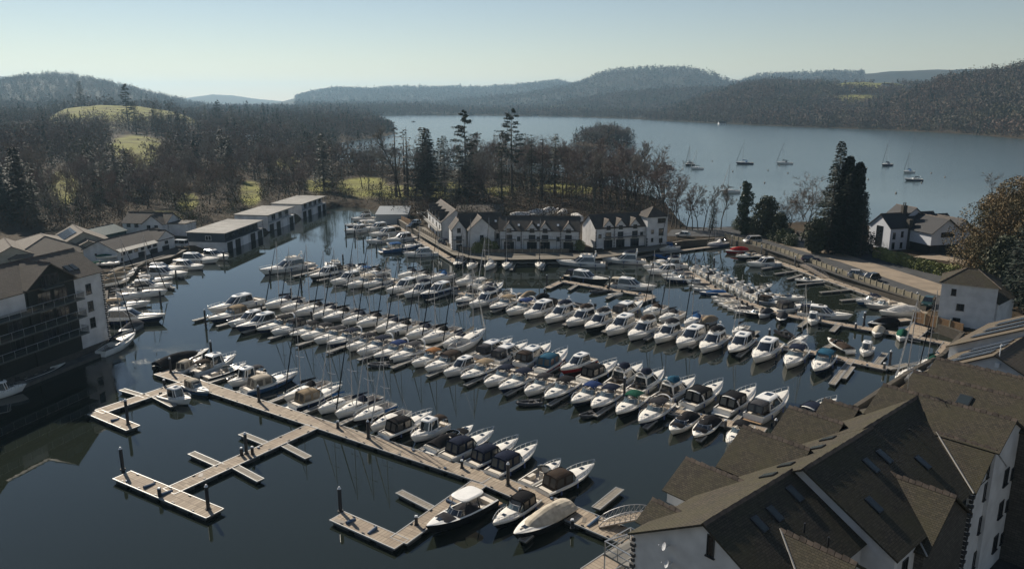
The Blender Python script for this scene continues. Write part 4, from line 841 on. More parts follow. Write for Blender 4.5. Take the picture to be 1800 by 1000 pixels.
def rail(f, root, t0=.5, hgt=.55, r=.022, parent=None):
    m = MB()
    for s in (-1, 1):
        pts = []; base = []
        for k in range(7):
            t = t0+(1-t0)*k/6*.985; z = f.zs(t); hh = hgt*min(1, .35+k*.25); pts.append((f.x(t, z), s*f.hb(t)*.93, z+hh)); base.append((f.x(t, z), s*f.hb(t)*.93, z))
        m.path(pts, r)
        for a, b in zip(base, pts): m.tube(a, b, r*.8, n=4)
        if s == 1: m.tube(pts[-1], (pts[-1][0], -pts[-1][1], pts[-1][2]), r)
    return m.build('guard_rail', CHROME, root)
def deck(f, root, tc=.5, floor=.35, crown=.28, cabin=True, t_end=.985, seats=True, dm=None, cw=.80):
    m = MB(); rows = []
    def row(t, inner):
        h, z = f.hb(t), f.zs(t); X = f.x(t, z)
        if inner == 'cock': half = [(h, z), (h*.86, z+.05), (h*.84, z+.03), (h*cw, floor), (0, floor)]
        else:
            c = crown*math.sin(math.pi*min(1, max(0, (1.02-t)/(1.02-tc)))*.62+.15) if cabin else .06
            half = [(h, z), (h*.86, z+.03), (h*.74, z+.05), (h*.55, z+c), (0, z+c*1.15)]
        return [(X, -q[0], q[1]) for q in half]+[(X, q[0], q[1]) for q in reversed(half[:-1])]
    T1 = [.012+(tc-.012)*k/4 for k in range(5)]
    for t in T1: rows.append(row(t, 'cock'))
    rows.append(row(tc+.002, 'deck'))
    for k in range(1, 8): rows.append(row(tc+(t_end-tc)*(k/7), 'deck'))
    def mi(i, j): return 1 if i < 4 and j in (3, 4) else (2 if i < 4 and j in (2, 5) else 0)
    m.grid(rows, mi=mi); n = len(rows[0]); m.add(rows[0][1:-1], [tuple(range(n-2))], 0)
    o = m.build('deck', [dm or GELD, TEAK if f.L > 9 else INSIDE, INSIDE], root, smooth=False)
    if seats:
        s_ = MB(); h = f.hb(.1); s_.box((f.x(.07), 0, floor+.24), (.55, h*1.4, .45)); s_.box((f.x(.28), h*.5, floor+.25), (1.0, .45, .5)); s_.box((f.x(.38), -h*.45, floor+.3), (.5, .5, .6)); s_.box((f.x(.36), -h*.45, floor+.75), (.1, .5, .5)); s_.build('seats', UPH, root)
    if cabin:
        hc = MB(); t = tc+(1-tc)*.5; zt = f.zs(t)+crown*.9; hc.box((f.x(t, 1), 0, zt+.03), (.5, .5, .07)); hc.build('hatch', TINT, root)
    return o
def screen(f, root, tc, ht=.55, mm=SCREEN, back=.9, base=.28):
    m = MB(); lo = []; hi = []; h = f.hb(tc)
    for k in range(9):
        a = -math.pi/2+math.pi*k/8; fx = math.cos(a)**.8 if math.cos(a) > 0 else 0; sy = math.sin(a)
        x0 = f.x(tc)-.5+fx*1.0; x1 = x0-ht*back*(.35+.65*fx); zb = f.zs(tc)+.04+base*fx*.8
        lo.append((x0, sy*h*.84, zb)); hi.append((x1, sy*h*.74, f.zs(tc)+base*.8+ht))
    m.grid([lo, hi]); m.build('windscreen', mm, root)
    fr = MB(); fr.path(hi, .028); fr.tube(lo[4], hi[4], .02); fr.tube(lo[2], hi[2], .02); fr.tube(lo[6], hi[6], .02); fr.build('windscreen_frame', CHROME, root)
def bimini(f, root, x0, x1, z, hw, m_, enclosed=False, coam=None):
    rows = []; N = 6
    for k in range(N+1):
        a = k/N; x = x0+(x1-x0)*a; zz = z-.20*(2*a-1)**4; r = []
        for j in range(7): b = -1+j/3; r.append((x, b*hw, zz-.24*abs(b)**2.4))
        rows.append(r)
    m = MB(); m.grid(rows); m.grid([[(p[0], p[1], p[2]-.05) for p in r] for r in rows])
    e = rows[0]; g = rows[-1]
    for edge in (e, g, [r[0] for r in rows], [r[-1] for r in rows]): m.grid([edge, [(p[0], p[1], p[2]-.11) for p in edge]])
    o = m.build('canopy', m_, root)
    fr = MB(); cz = coam if coam is not None else f.zs(.2)
    for s in (-1, 1):
        for (xa, xb) in ((x0+.05, x0+.35), (x1-.05, x1-.4), ((x0+x1)/2, (x0+x1)/2-.2)): fr.tube((xa, s*hw*.97, z-.2), (xb, s*hw*1.02, cz), .028, n=4)
    fr.build('canopy_frame', CHROME if not enclosed else RUB, o)
    if enclosed:
        w_ = MB(); h2 = hw*1.0
        def panel(a, b, c, d):  # cloth border with a clear window
            w_.add([a, b, c, d], [(0, 1, 2, 3)], 1); A, Bv, C_, D = map(Vector, (a, b, c, d)); cen = (A+Bv+C_+D)/4
            nrm = (Bv-A).cross(D-A).normalized(); ctr = Vector(((x0+x1)/2, 0, cen.z)); nrm = nrm if nrm.dot(cen-ctr) > 0 else -nrm
            q = [v+nrm*.02 for v in (A, Bv, C_, D)]; i_ = [cen+(v-cen)*.72+nrm*.02 for v in (A, Bv, C_, D)]
            for k in range(4): w_.add([q[k], q[(k+1) % 4], i_[(k+1) % 4], i_[k]], [(0, 1, 2, 3)], 0)
        for s in (-1, 1):
            xm = (x0+x1)/2
            for a, b in ((x0, xm), (xm, x1)): panel((a, s*h2, z-.2), (b, s*h2, z-.2), (b, s*h2*1.04, cz+.03), (a-(.25 if a == x0 else 0), s*h2*1.04, cz+.03))
        panel((x0, -h2, z-.2), (x0, 0, z-.12), (x0-.3, 0, cz), (x0-.3, -h2*1.04, cz)); panel((x0, 0, z-.12), (x0, h2, z-.2), (x0-.3, h2*1.04, cz), (x0-.3, 0, cz))
        panel((x1, -h2, z-.2), (x1, h2, z-.2), (x1+.7, h2*.95, cz+.3), (x1+.7, -h2*.95, cz+.3))
        w_.build('canopy_sides', [m_, CLEARP], o)
def arch(f, root, x, z, hw, m_=GEL, lean=-.9):
    m = MB(); pts = []
    for k in range(9): a = math.pi*k/8; pts.append((x+lean*(math.sin(a)**.7 if math.sin(a) > 0 else 0), math.cos(a)*hw*(1 if math.sin(a) < .5 else .96), f.zs(.2)+(z-f.zs(.2))*(math.sin(a)**.55 if math.sin(a) > 0 else 0)))
    for a, b in zip(pts, pts[1:]):
        m.grid([[(a[0]-.16, a[1], a[2]), (a[0]+.16, a[1], a[2])], [(b[0]-.16, b[1], b[2]), (b[0]+.16, b[1], b[2])]]); m.tube(a, b, .06, n=4)
    m.build('radar_arch', m_, root)
def swim(f, root, m_=TEAK, w_=.8, d=.6):
    m = MB(); m.box((f.x(0)-d/2+.05, 0, .28), (d, f.B*w_, .09)); m.build('swim_platform', m_, root)
def stripe(f, root, m_=TINT, t0=.45, t1=.8, z0=.6, z1=.78):
    m = MB()
    for s in (-1, 1):
        lo = []; hi = []
        for k in range(6):
            t = t0+(t1-t0)*k/5; 
            for L_, zf in ((lo, z0 if 0 < k < 5 else (z0+z1)/2-.02), (hi, z1 if 0 < k < 5 else (z0+z1)/2+.02)): z = f.zs(t)*zf; kk = .92*(1-.45*t**5)+(.05)*(zf-.42)/.3; L_.append((f.x(t, z), s*(f.hb(t)*kk+.035), z))
        m.grid([lo, hi])
    m.build('hull_windows', m_, root)
def fenders(f, root):
    m = MB()
    for s in (-1, 1):
        for t in (.2, .5): h = f.hb(t)+.1; m.tube((f.x(t), s*h, .25), (f.x(t), s*h, f.zs(t)-.15), .1, .1, 6)
    m.build('fenders', FEND, root)
def hardtop(f, root, x0, x1, z, hw, xb0, xb1, hwb, roofm=GEL, sun=True, zb=None, front=1.3):
    """a wheelhouse: white pillars, dark glass all round and a rounded roof"""
    zb = f.zs(.5) if zb is None else zb
    def ring(z_, xa, xb, h_, nose):
        pts = []
        for a, b in ((0, -1), (.35, -1.02), (.7, -1), (.9, -.86), (1, -.5), (1.02, 0), (1, .5), (.9, .86), (.7, 1), (.35, 1.02), (0, 1)): pts.append((xa+(xb-xa)*a, b*h_, z_))
        return pts
    c = MB(); c.grid([ring(zb-.15, xb0, xb1, hwb, 1), ring(zb+.18, xb0, xb1-.1, hwb, 1)]); c.build('cabin_side', GEL, root)
    g = MB(); r1, r2 = ring(zb+.18, xb0, xb1-.1, hwb, 1), ring(z-.12, x0, x1, hw, 1); g.grid([r1, r2]); g.add([r1[0], r1[-1], r2[-1], r2[0]], [(0, 1, 2, 3)]); g.build('cabin_windows', TINT, root)
    p = MB()
    for k in (0, 2, 3, 7, 8, 10): a, b = Vector(r1[k]), Vector(r2[k]); p.tube(a, b, .07, n=4)
    p.path(r1, .05); p.build('cabin_pillars', GEL, root)
    t = MB(); rr_ = [ring(z-.14, x0-.15, x1+.12, hw+.08, 1), ring(z, x0-.12, x1+.04, hw, 1), ring(z+.09, x0+.1, x1-.35, hw*.75, 1)]; t.grid(rr_); t.add(rr_[2], [tuple(range(11))]); t.add(rr_[0], [tuple(range(10, -1, -1))])
    t.add([rr_[0][0], rr_[0][-1], rr_[1][-1], rr_[1][0]], [(0, 1, 2, 3)]); t.add([rr_[1][0], rr_[1][-1], rr_[2][-1], rr_[2][0]], [(0, 1, 2, 3)])
    o = t.build('hard_roof', roofm, root)
    if sun: s_ = MB(); s_.box(((x0+x1)/2+.25*(x1-x0)/2, 0, z+.10), ((x1-x0)*.34, hw*.9, .04)); s_.build('sunroof', TINT, o)
def outboard(f, root, y=0, m_=None):
    m = MB(); x = f.x(0)-.35; m.box((x, y, .75), (.45, .34, .55), taper=.8); m.tube((x, y, .5), (x-.02, y, -.4), .09, .07); m.build('outboard_engine', m_ or RUB, root)
def mast(f, root, cx=.12, H=None, cover='navy', furl='black', slim=False):
    H = H or f.L*1.28; x = f.x(.5)+f.L*cx; m = MB(); zb = f.zs(.5)+.3; m.tube((x, 0, zb), (x-.1, 0, zb+H), .075, .055, 6)
    for k, q in enumerate((.42, .72)):
        z = zb+H*q
        for s in (-1, 1): m.tube((x-.05, 0, z), (x-.25, s*(1.0-.25*k), z+.08), .03, n=4)
    m.tube((x-.1, 0, zb+H), (x-.1, 0, zb+H+.5), .012, n=3)
    o = m.build('mast', ALU, root)
    bm = MB(); xe = x-f.L*.36; bm.tube((x-.05, 0, zb+.85), (xe, 0, zb+.95), .06, n=5); bo = bm.build('boom', ALU, root)
    if cover:
        c = MB(); rows = []
        for k in range(7):
            a = k/6; xx = x+.05+(xe+.1-x)*a; hh = .42*(1-a)**.8+.16; rows.append([(xx, .12*(1-a*.4)*math.sin(t), zb+.95+hh/2*(1+math.cos(t))-.1) for t in [i*math.pi/3 for i in range(6)]])
        c.grid(rows, closed=True); c.build('sail_cover', cloth(cover), bo)
    rg = MB(); top = (x-.1, 0, zb+H*.98); bow = (f.x(.97, f.f1), 0, f.zs(.97)+.05); st = (f.x(.02), 0, f.zs(0)+.1)
    rg.tube(top, st, .012, n=3)
    for s in (-1, 1): rg.path([(x-.1, s*f.hb(.55)*.95, f.zs(.55)), (x-.25, s*1.0, zb+H*.42+.08), (x-.1, 0, zb+H*.95)], .012, n=3)
    rg.tube(top, bow, .012, n=3); rg.build('rigging', ALU, o)
    if furl: g = MB(); a, b = Vector(bow), Vector(top); g.tube(a.lerp(b, .04), a.lerp(b, .5), .10, .085, 5); g.tube(a.lerp(b, .5), a.lerp(b, .93), .085, .04, 5); g.build('furled_sail', cloth(furl), o)
def lump(root, name, m_, x0, x1, hw, z0, z1, ridge=.5, hump=0.0, nb=.12):
    """a tarpaulin stretched over a boat: tent ridge, folds at the edge"""
    rows = []; rg = random.Random(int(x0*100)+int(z1*100)); N = 9
    for k in range(N+1):
        a = k/N; x = x0+(x1-x0)*a; wd = hw*(1-max(0, (a-.45)/.55)**2.2*(1-nb)); zt = z0+(z1-z0)*(math.sin(math.pi*min(1, .12+a*.95))**.6 if a < .93 else .35)+rg.uniform(-.03, .03)
        r = []
        for j in range(9): b = -1+j/4; r.append((x, b*wd, z0-.02+(zt-z0)*(1-abs(b)**1.7)+rg.uniform(-.025, .025)*(1-abs(b))))
        rows.append(r)
    m = MB(); m.grid(rows); m.add(rows[0], [tuple(range(9))]); m.grid([[ (p[0], p[1], p[2]-.12) for p in (r[0],)]+[r[0]] for r in rows]); m.grid([[r[-1], (r[-1][0], r[-1][1], r[-1][2]-.12)] for r in rows])
    return m.build(name, m_, root, smooth=False)
# ---- kinds.  Every builder makes its boat about the origin, bow towards +x, waterline z = 0
def k_sport(root, L, c, hc, enc=False, ar=False):
    f = Form(L, L*.285+.2, .85, 1.22, px=2.0, rake=1.15); hull(f, root, *hc); deck(f, root, .50); screen(f, root, .52); rail(f, root); swim(f, root, GELD)
    bimini(f, root, f.x(.16 if enc else .20), f.x(.45 if enc else .46), 2.3, f.hb(.3)*.76, cloth(c), enc)
    if ar: arch(f, root, f.x(.24), 2.3, f.hb(.2)*.93)
    stripe(f, root); fenders(f, root)
def k_hard(root, L, c, hc, fly=False, sunr=True, roofm=None):
    f = Form(L, L*.275+.3, 1.0, 1.42, px=2.1, rake=1.25, keel=.5); hull(f, root, *hc); deck(f, root, .34, .5, .34); rail(f, root, .45); swim(f, root)
    hw = f.hb(.4)*.74; hardtop(f, root, f.x(.24), f.x(.52), 2.55, hw*.82, f.x(.22), f.x(.70), hw, roofm or GEL, sunr and not fly)
    stripe(f, root, TINT, .35, .78); fenders(f, root)
    if fly:
        m = MB(); rows = []
        for z_, sc in ((2.58, 1.0), (3.1, .96)):
            rows.append([(f.x(.26)+(f.x(.50)-f.x(.26))*a, b*hw*.8*sc, z_) for a, b in ((0, -1), (.6, -1), (.9, -.75), (1.05, 0), (.9, .75), (.6, 1), (0, 1))])
        m.grid(rows); m.build('flybridge', GEL, root)
        s_ = MB(); s_.box((f.x(.33), 0, 2.8), (.6, hw*1.2, .4)); s_.box((f.x(.42), .3, 2.85), (.4, .5, .5)); s_.build('flybridge_seats', UPH, root)
        if c: lump(root, 'flybridge_cover', cloth(c), f.x(.25), f.x(.52), hw*.86, 3.05, 3.6)
        arch(f, root, f.x(.24), 3.4, hw*.85, lean=-.5)
        r = MB(); r.tube((f.x(.2), 0, 3.4), (f.x(.2), 0, 4.0), .03); r.tube((f.x(.2), 0, 3.7), (f.x(.2), 0, 3.85), .2, .2, 8); r.build('radar', GEL, root)
    elif c: bimini(f, root, f.x(.06), f.x(.27), 2.5, hw*.85, cloth(c), True, 1.3)
def k_yacht(root, L, c, hc, furl='black', hood=True):
    f = Form(L, L*.27+.35, .95, 1.25, .66, 1.9, .9, .5); hull(f, root, *hc); deck(f, root, .36, .45, .42, cw=.55, seats=False); rail(f, root, .02, .6, .018)
    w_ = MB()
    for s in (-1, 1):
        for x in (.46, .54, .62): w_.box((f.x(x), s*f.hb(.5)*.66, f.zs(.5)+.24), (f.L*.055, .05, .13))
    w_.build('cabin_windows', TINT, root)
    if hood:
        rows = []
        for k in range(4):
            a = k/3; rows.append([(f.x(.37)+a*1.0, math.cos(t)*f.hb(.4)*.62, f.zs(.4)+.3+(1.0-a*.8)*math.sin(t)**.7*.85) for t in [math.pi*i/8+1e-6 if i < 8 else math.pi-1e-6 for i in range(9)]])
        m = MB(); m.grid(rows); m.build('spray_hood', cloth(c or 'navy'), root)
    mast(f, root, cover=c or 'navy', furl=furl)
    wh = MB(); 
    for i in range(12): a, b = i*math.pi/6, (i+1)*math.pi/6; wh.tube((f.x(.12), .42*math.cos(a), 1.3+.42*math.sin(a)), (f.x(.12), .42*math.cos(b), 1.3+.42*math.sin(b)), .02, n=3)
    wh.tube((f.x(.12), 0, .5), (f.x(.12), 0, 1.3), .07, n=5); wh.build('steering_wheel', CHROME, root)
def k_open(root, L, c, hc, cover=True):
    f = Form(L, L*.34+.1, .72, 1.0, .88); hull(f, root, *hc); deck(f, root, .62, .3, .14, seats=True); screen(f, root, .60, .42, TINT if cover else SCREEN, base=.1); swim(f, root, GELD, .7, .5)
    if cover: lump(root, 'tarpaulin', cloth(c), f.x(.06), f.x(.66), f.hb(.35)*.92, .88, 1.5); lump(root, 'bow_cover', cloth(c), f.x(.66), f.x(.93), f.hb(.66)*.8, 1.0, 1.2)
    else: rail(f, root, .65, .3)
def k_covered(root, L, c, hc):
    f = Form(L, L*.31+.2, .9, 1.15, .85); hull(f, root, *hc); deck(f, root, .6, .3, .14, seats=False); lump(root, 'tarpaulin', cloth(c), f.x(.0), f.x(.985), f.B/2*1.0, 1.0, 1.95, nb=.08); outboard(f, root)
def k_hardopen(root, L, c, hc):
    """runabout with a floating hard roof on legs"""
    f = Form(L, L*.29+.2, .95, 1.3, .85); hull(f, root, *hc); deck(f, root, .62, .35, .12, dm=GEL); screen(f, root, .60, .5, TINT, base=.1); lump(root, 'bow_cover', cloth('dkgrey'), f.x(.66), f.x(.93), f.hb(.66)*.8, 1.2, 1.4); lump(root, 'tarpaulin', cloth('dkgrey'), f.x(.30), f.x(.58), f.hb(.4)*.85, 1.0, 1.6)
    t = MB(); rows = []
    for z_, sc in ((2.45, 1.0), (2.55, 1.0), (2.62, .85)): rows.append([(f.x(.38)+math.copysign(abs(math.cos(a))**.5, math.cos(a))*1.45*sc, math.copysign(abs(math.sin(a))**.5, math.sin(a))*f.hb(.4)*.86*sc, z_) for a in [i*math.pi/10 for i in range(20)]])
    t.grid(rows, closed=True); t.add(rows[0], [tuple(range(19, -1, -1))]); t.add(rows[-1], [tuple(range(20))]); o = t.build('hard_roof', GEL, root)
    l = MB()
    for s in (-1, 1): l.tube((f.x(.30), s*f.hb(.3)*.8, 1.0), (f.x(.34), s*f.hb(.3)*.75, 2.5), .07); l.tube((f.x(.55), s*f.hb(.5)*.72, 1.2), (f.x(.48), s*f.hb(.4)*.7, 2.5), .04)
    l.build('roof_leg', BLACKH, o); swim(f, root)
def k_cuddy(root, L, c, hc):
    """small fishing cruiser with a wheelhouse"""
    f = Form(L, L*.36+.1, .8, 1.2, .9); hull(f, root, *hc); deck(f, root, .40, .35, .25); rail(f, root, .5, .5); hw = f.hb(.4)*.68
    hardtop(f, root, f.x(.36), f.x(.60), 2.35, hw*.9, f.x(.35), f.x(.68), hw, GEL, True); outboard(f, root)
    if c: bimini(f, root, f.x(.05), f.x(.33), 2.1, hw*.95, cloth(c), False, 1.0)
def k_rib(root, L, c, hc):
    m = MB(); r = .24; pts = []
    for k in range(15):
        a = k/14; t = abs(2*a-1); s = -1 if a < .5 else 1; pts.append((L*(.5-t*1.0) if t > .45 else L*(.5-.45*(t/.45)**2*.98), s*L*.21*(1 if t > .45 else (t/.45)**.8), .28+(.22*(1-t/.45) if t < .45 else 0)))
    m.path(pts, r, 7); m.build('tube', mat('rib_grey', (.05, .052, .056), .6) if not c else cloth(c), root, smooth=False)
    d = MB(); d.prism([(-L*.42, -L*.2), (L*.2, -L*.2), (L*.42, 0), (L*.2, L*.2), (-L*.42, L*.2)], .05, .2); d.build('floor', INSIDE, root); s_ = MB(); s_.box((-L*.08, 0, .45), (.6, .5, .5)); s_.box((-L*.28, 0, .35), (.35, L*.34, .25)); s_.build('seats', RUB, root); f = Form(L, L*.4, .6, .8); outboard(f, root)
def k_day(root, L, c, hc):
    """little hire boat: open, thwarts, small engine"""
    f = Form(L, L*.33+.1, .48, .72, .8, 2.0, .4, .2); hull(f, root, *hc, N=10); m = MB(); rows = []
    for t in (.01, .2, .4, .6, .75, .76, .9, .985):
        h, z = f.hb(t), f.zs(t)
        half = [(h, z), (h*.86, z+.02), (h*.8, .15), (0, .12)] if t < .755 else [(h, z), (h*.8, z+.03), (h*.4, z+.07), (0, z+.09)]
        rows.append([(f.x(t, z), -q[0], q[1]) for q in half]+[(f.x(t, z), q[0], q[1]) for q in reversed(half[:-1])])
    m.grid(rows, mi=lambda i, j: 1 if i < 4 and 1 < j < 4 else 0); m.build('deck', [GELD, INSIDE], root)
    s_ = MB()
    for t in (.12, .36, .58): s_.box((f.x(t), 0, .4), (.34, f.hb(t)*1.7, .07))
    s_.build('thwarts', UPH, root); outboard(f, root)
    if c: lump(root, 'tarpaulin', cloth(c), f.x(.02), f.x(.9), f.B/2*.98, .5, .95)
def k_dayc(root, L, c, hc):
    """small hire cruiser: folded white hood on hoops and outboard"""
    f = Form(L, L*.37+.1, .7, 1.0, .88, 2.2, .6, .25); hull(f, root, *hc, N=10); deck(f, root, .5, .25, .2); screen(f, root, .5, .4, SCREEN, base=.15); lump(root, 'folded_hood', cloth(c or 'white'), f.x(.12), f.x(.45), f.hb(.3)*.8, .85, 1.55, nb=.7); outboard(f, root, m_=GEL)
    m = MB(); m.path([(f.x(.42), -f.hb(.4)*.8, .9), (f.x(.34), -f.hb(.4)*.7, 1.9), (f.x(.34), f.hb(.4)*.7, 1.9), (f.x(.42), f.hb(.4)*.8, .9)], .035); m.build('hood_hoop', RUB, root)
KINDS = {
 'sp': (lambda r, L, c, h: k_sport(r, L, c, h), 8.5, 'sports cruiser', 'motor cruiser'), 'se': (lambda r, L, c, h: k_sport(r, L, c, h, True), 9, 'cruiser', 'motor cruiser'),
 'sa': (lambda r, L, c, h: k_sport(r, L, c, h, False, True), 9, 'arched cruiser', 'motor cruiser'), 'ea': (lambda r, L, c, h: k_sport(r, L, c, h, True, True), 9.5, 'arched cruiser', 'motor cruiser'),
 'ht': (lambda r, L, c, h: k_hard(r, L, c, h), 11, 'hardtop cruiser', 'motor cruiser'), 'fl': (lambda r, L, c, h: k_hard(r, L, c, h, True), 12, 'flybridge cruiser', 'motor yacht'),
 'ya': (lambda r, L, c, h: k_yacht(r, L, c, h), 9.5, 'sailing yacht', 'sailing yacht'), 'yl': (lambda r, L, c, h: k_yacht(r, L, c, h, 'white', False), 8.5, 'sailing yacht', 'sailing yacht'),
 'op': (lambda r, L, c, h: k_open(r, L, c, h), 6.8, 'runabout', 'motorboat'), 'on': (lambda r, L, c, h: k_open(r, L, c, h, False), 6.5, 'open speedboat', 'motorboat'), 'cv': (k_covered, 8, 'boat', 'motorboat'), 'ho': (k_hardopen, 8.6, 'day cruiser', 'motorboat'),
 'cu': (k_cuddy, 6.5, 'fishing cruiser', 'motorboat'), 'rb': (k_rib, 3.6, 'inflatable dinghy', 'dinghy'), 'dy': (k_day, 5.2, 'open dayboat', 'dayboat'), 'dc': (k_dayc, 5.2, 'small hire motorboat', 'dayboat')}
PROTO = {}
def boat_obj(kind, c, h):
    key = (kind, c, h)
    if key in PROTO: return copy_tree(PROTO[key])
    fn, L0, nm, cat = KINDS[kind]
    name = {'motor cruiser': 'motor_cruiser', 'motor yacht': 'motor_yacht', 'sailing yacht': 'sailing_yacht', 'motorboat': 'motorboat', 'dinghy': 'inflatable_dinghy', 'dayboat': 'dayboat'}[cat]
    r = empty(name, (0, 0, 0)); fn(r, L0, c, HULLS[h]); PROTO[key] = r; return r
CW = {'navy': 'navy', 'royal': 'bright blue', 'black': 'black', 'grey': 'grey', 'brown': 'brown', 'tan': 'tan', 'beige': 'beige', 'orange': 'orange', 'green': 'green', 'teal': 'blue', 'red': 'red', 'white': 'white', 'blue': 'blue', 'dkgrey': 'dark grey'}
RB = random.Random(5)
def toward(d): return Vector((d[0], d[1], 0)).normalized()
def row(where, group, boats, head=PN, dL=0.0):
    """boats: (bow x, bow y, kind, canvas, hull[, length[, (stern x, stern y)]]) with bow pixels at the waterline; head: the way the bows point"""
    L_ = sorted(boats, key=lambda b: b[0])
    for k, b in enumerate(L_):
        bx, by, kind, c, h = b[:5]; h = ('wk', 'wn', 'w')[k % 3] if (h == 'w' and kind in ('sp', 'sa', 'se') and k % 5 in (1, 4)) else h; L = b[5] if len(b) > 5 and b[5] else KINDS[kind][1]
        bow = P(bx, by, 0.0)
        if len(b) > 6: st = P(*b[6], 0.0); hd = (bow-st); L = b[5] or min(16, max(2.6, hd.length)); hd.normalize(); ctr = (bow+st)/2
        else: a = RB.uniform(-.03, .03); hd = toward((head.x*math.cos(a)-head.y*math.sin(a), head.x*math.sin(a)+head.y*math.cos(a))); ctr = bow-hd*L/2
        o = boat_obj(kind, c, h); o.location = (ctr.x, ctr.y, 0); o.rotation_euler = (RB.uniform(-.012, .012), RB.uniform(-.006, .006), math.atan2(hd.y, hd.x)); s = L/KINDS[kind][1]; o.scale = (s, s*.5+.5 if s > 1 else s, s*.5+.5)
        nm = KINDS[kind][2]; hn = HNAME[h]
        cn = f" with {CW[c]} {'sail cover' if kind in ('ya', 'yl') else 'cover' if kind in ('op', 'cv', 'dy', 'fl', 'dc') else 'canopy'}" if c and kind != 'rb' else ''
        lab = f"{hn} {nm}{cn}, {ORD[k]} from left {where}"
        if len(lab.split()) > 16: lab = f"{nm}{cn}, {ORD[k]} from left {where}"
        if len(lab.split()) > 16: lab = f"{hn} {nm}, {ORD[k]} from left {where}"
        tag(o, lab, KINDS[kind][3], group)
F, Bk = PN, -PN
# second pontoon, camera side
row('on camera side of second pontoon', 'boats berthed on the camera side of the second pontoon', [
 (366, 556, 'ht', None, 'w', 12.5), (366, 571, 'se', 'tan', 'wn', 9.5), (400, 579, 'ht', None, 'w', 9), (414, 588, 'ht', None, 'n', 10.5), (451, 590, 'sa', 'black', 'wn', 9.5), (476, 594, 'se', 'black', 'w', 8.5), (509, 599, 'sp', 'black', 'w', 8), (528, 603, 'sp', 'dkgrey', 'w', 8.5),
 (551, 610, 'sp', 'grey', 'w', 8.8), (574, 615, 'sa', 'navy', 'wn', 9), (609, 622, 'sp', 'dkgrey', 'w', 8), (627, 631, 'sa', 'navy', 'w', 9.4), (656, 638, 'sa', 'royal', 'wn', 8.8), (684, 643, 'sa', 'grey', 'w', 9.4), (723, 651, 'sp', 'orange', 'w', 8), (746, 660, 'se', 'brown', 'w', 9),
 (779, 668, 'ht', None, 'w', 8.2), (809, 677, 'sp', 'tan', 'wk', 9), (850, 687, 'sp', 'navy', 'w', 8.6), (876, 697, 'sp', 'navy', 'w', 9.4), (921, 703, 'sp', 'dkgrey', 'w', 8.2), (956, 713, 'sp', 'black', 'wk', 9), (1003, 721, 'sp', 'royal', 'wn', 8.6), (1038, 730, 'sp', 'navy', 'wk', 9.2),
 (1082, 741, 'sp', 'green', 'w', 8.8), (1121, 757, 'sa', 'dkgrey', 'wn', 9.4), (1177, 770, 'op', 'black', 'w', 7.4), (1219, 780, 'op', 'black', 'wk', 7.6), (1276, 794, 'sp', 'black', 'w', 7.6)], F)
# dinghies tucked under their bows
row('among tenders below the second pontoon bows', 'tenders tied under the bows', [(905, 713, 'rb', None, 'w', 3.4, (955, 709)), (1023, 735, 'rb', None, 'w', 2.8, (1045, 728)), (648, 645, 'rb', None, 'w', 3.4, (685, 642))])
# second pontoon, far side: yachts nose in at the left, cruisers stern in at the right
row('among yachts behind the second pontoon', 'sailing yachts on the far side of the second pontoon', [
 (465, 547, 'ya', 'navy', 'w', 9.6), (492, 553, 'ya', 'navy', 'w', 8.4), (518, 560, 'ya', 'black', 'w', 10), (549, 565, 'ya', 'navy', 'w', 9), (566, 572, 'ya', 'black', 'g', 10), (600, 576, 'ya', 'navy', 'w', 8.8), (626, 581, 'ya', 'black', 'w', 9.4), (660, 589, 'ya', 'navy', 'w', 9), (677, 596, 'ya', 'black', 'w', 9.6),
 (713, 602, 'ya', 'navy', 'w', 9.4), (740, 609, 'ya', 'black', 'w', 10.2), (777, 617, 'ya', 'navy', 'w', 9)], F)
row('of cruisers behind second pontoon', 'cruisers stern-to on the far side of the second pontoon', [
 (858, 589, 'yl', 'beige', 'w', 11, (790, 624)), (898, 609, 'ht', 'grey', 'w', 9.5, (846, 632)), (925, 616, 'ht', 'grey', 'w', 9.5, (872, 640)), (967, 617, 'ht', 'brown', 'w', 10.5, (914, 648)), (998, 626, 'se', 'teal', 'r', 10, (948, 658)), (991, 659, 'ht', None, 'r', 8.5, (1035, 640)),
 (1078, 650, 'se', 'black', 'wk', 9.4, (1030, 672)), (1130, 652, 'fl', 'navy', 'w', 10, (1072, 687)), (1168, 662, 'fl', 'navy', 'w', 9.8, (1110, 698)), (1219, 679, 'fl', 'teal', 'w', 10.2, (1158, 711)), (1267, 686, 'ea', 'black', 'w', 10.5, (1210, 719)), (1326, 695, 'ea', 'black', 'w', 10.2, (1270, 730)), (1382, 703, 'ht', 'grey', 'w', 11, (1325, 741)), (1468, 716, 'ea', 'navy', 'w', 9.6, (1408, 748))])
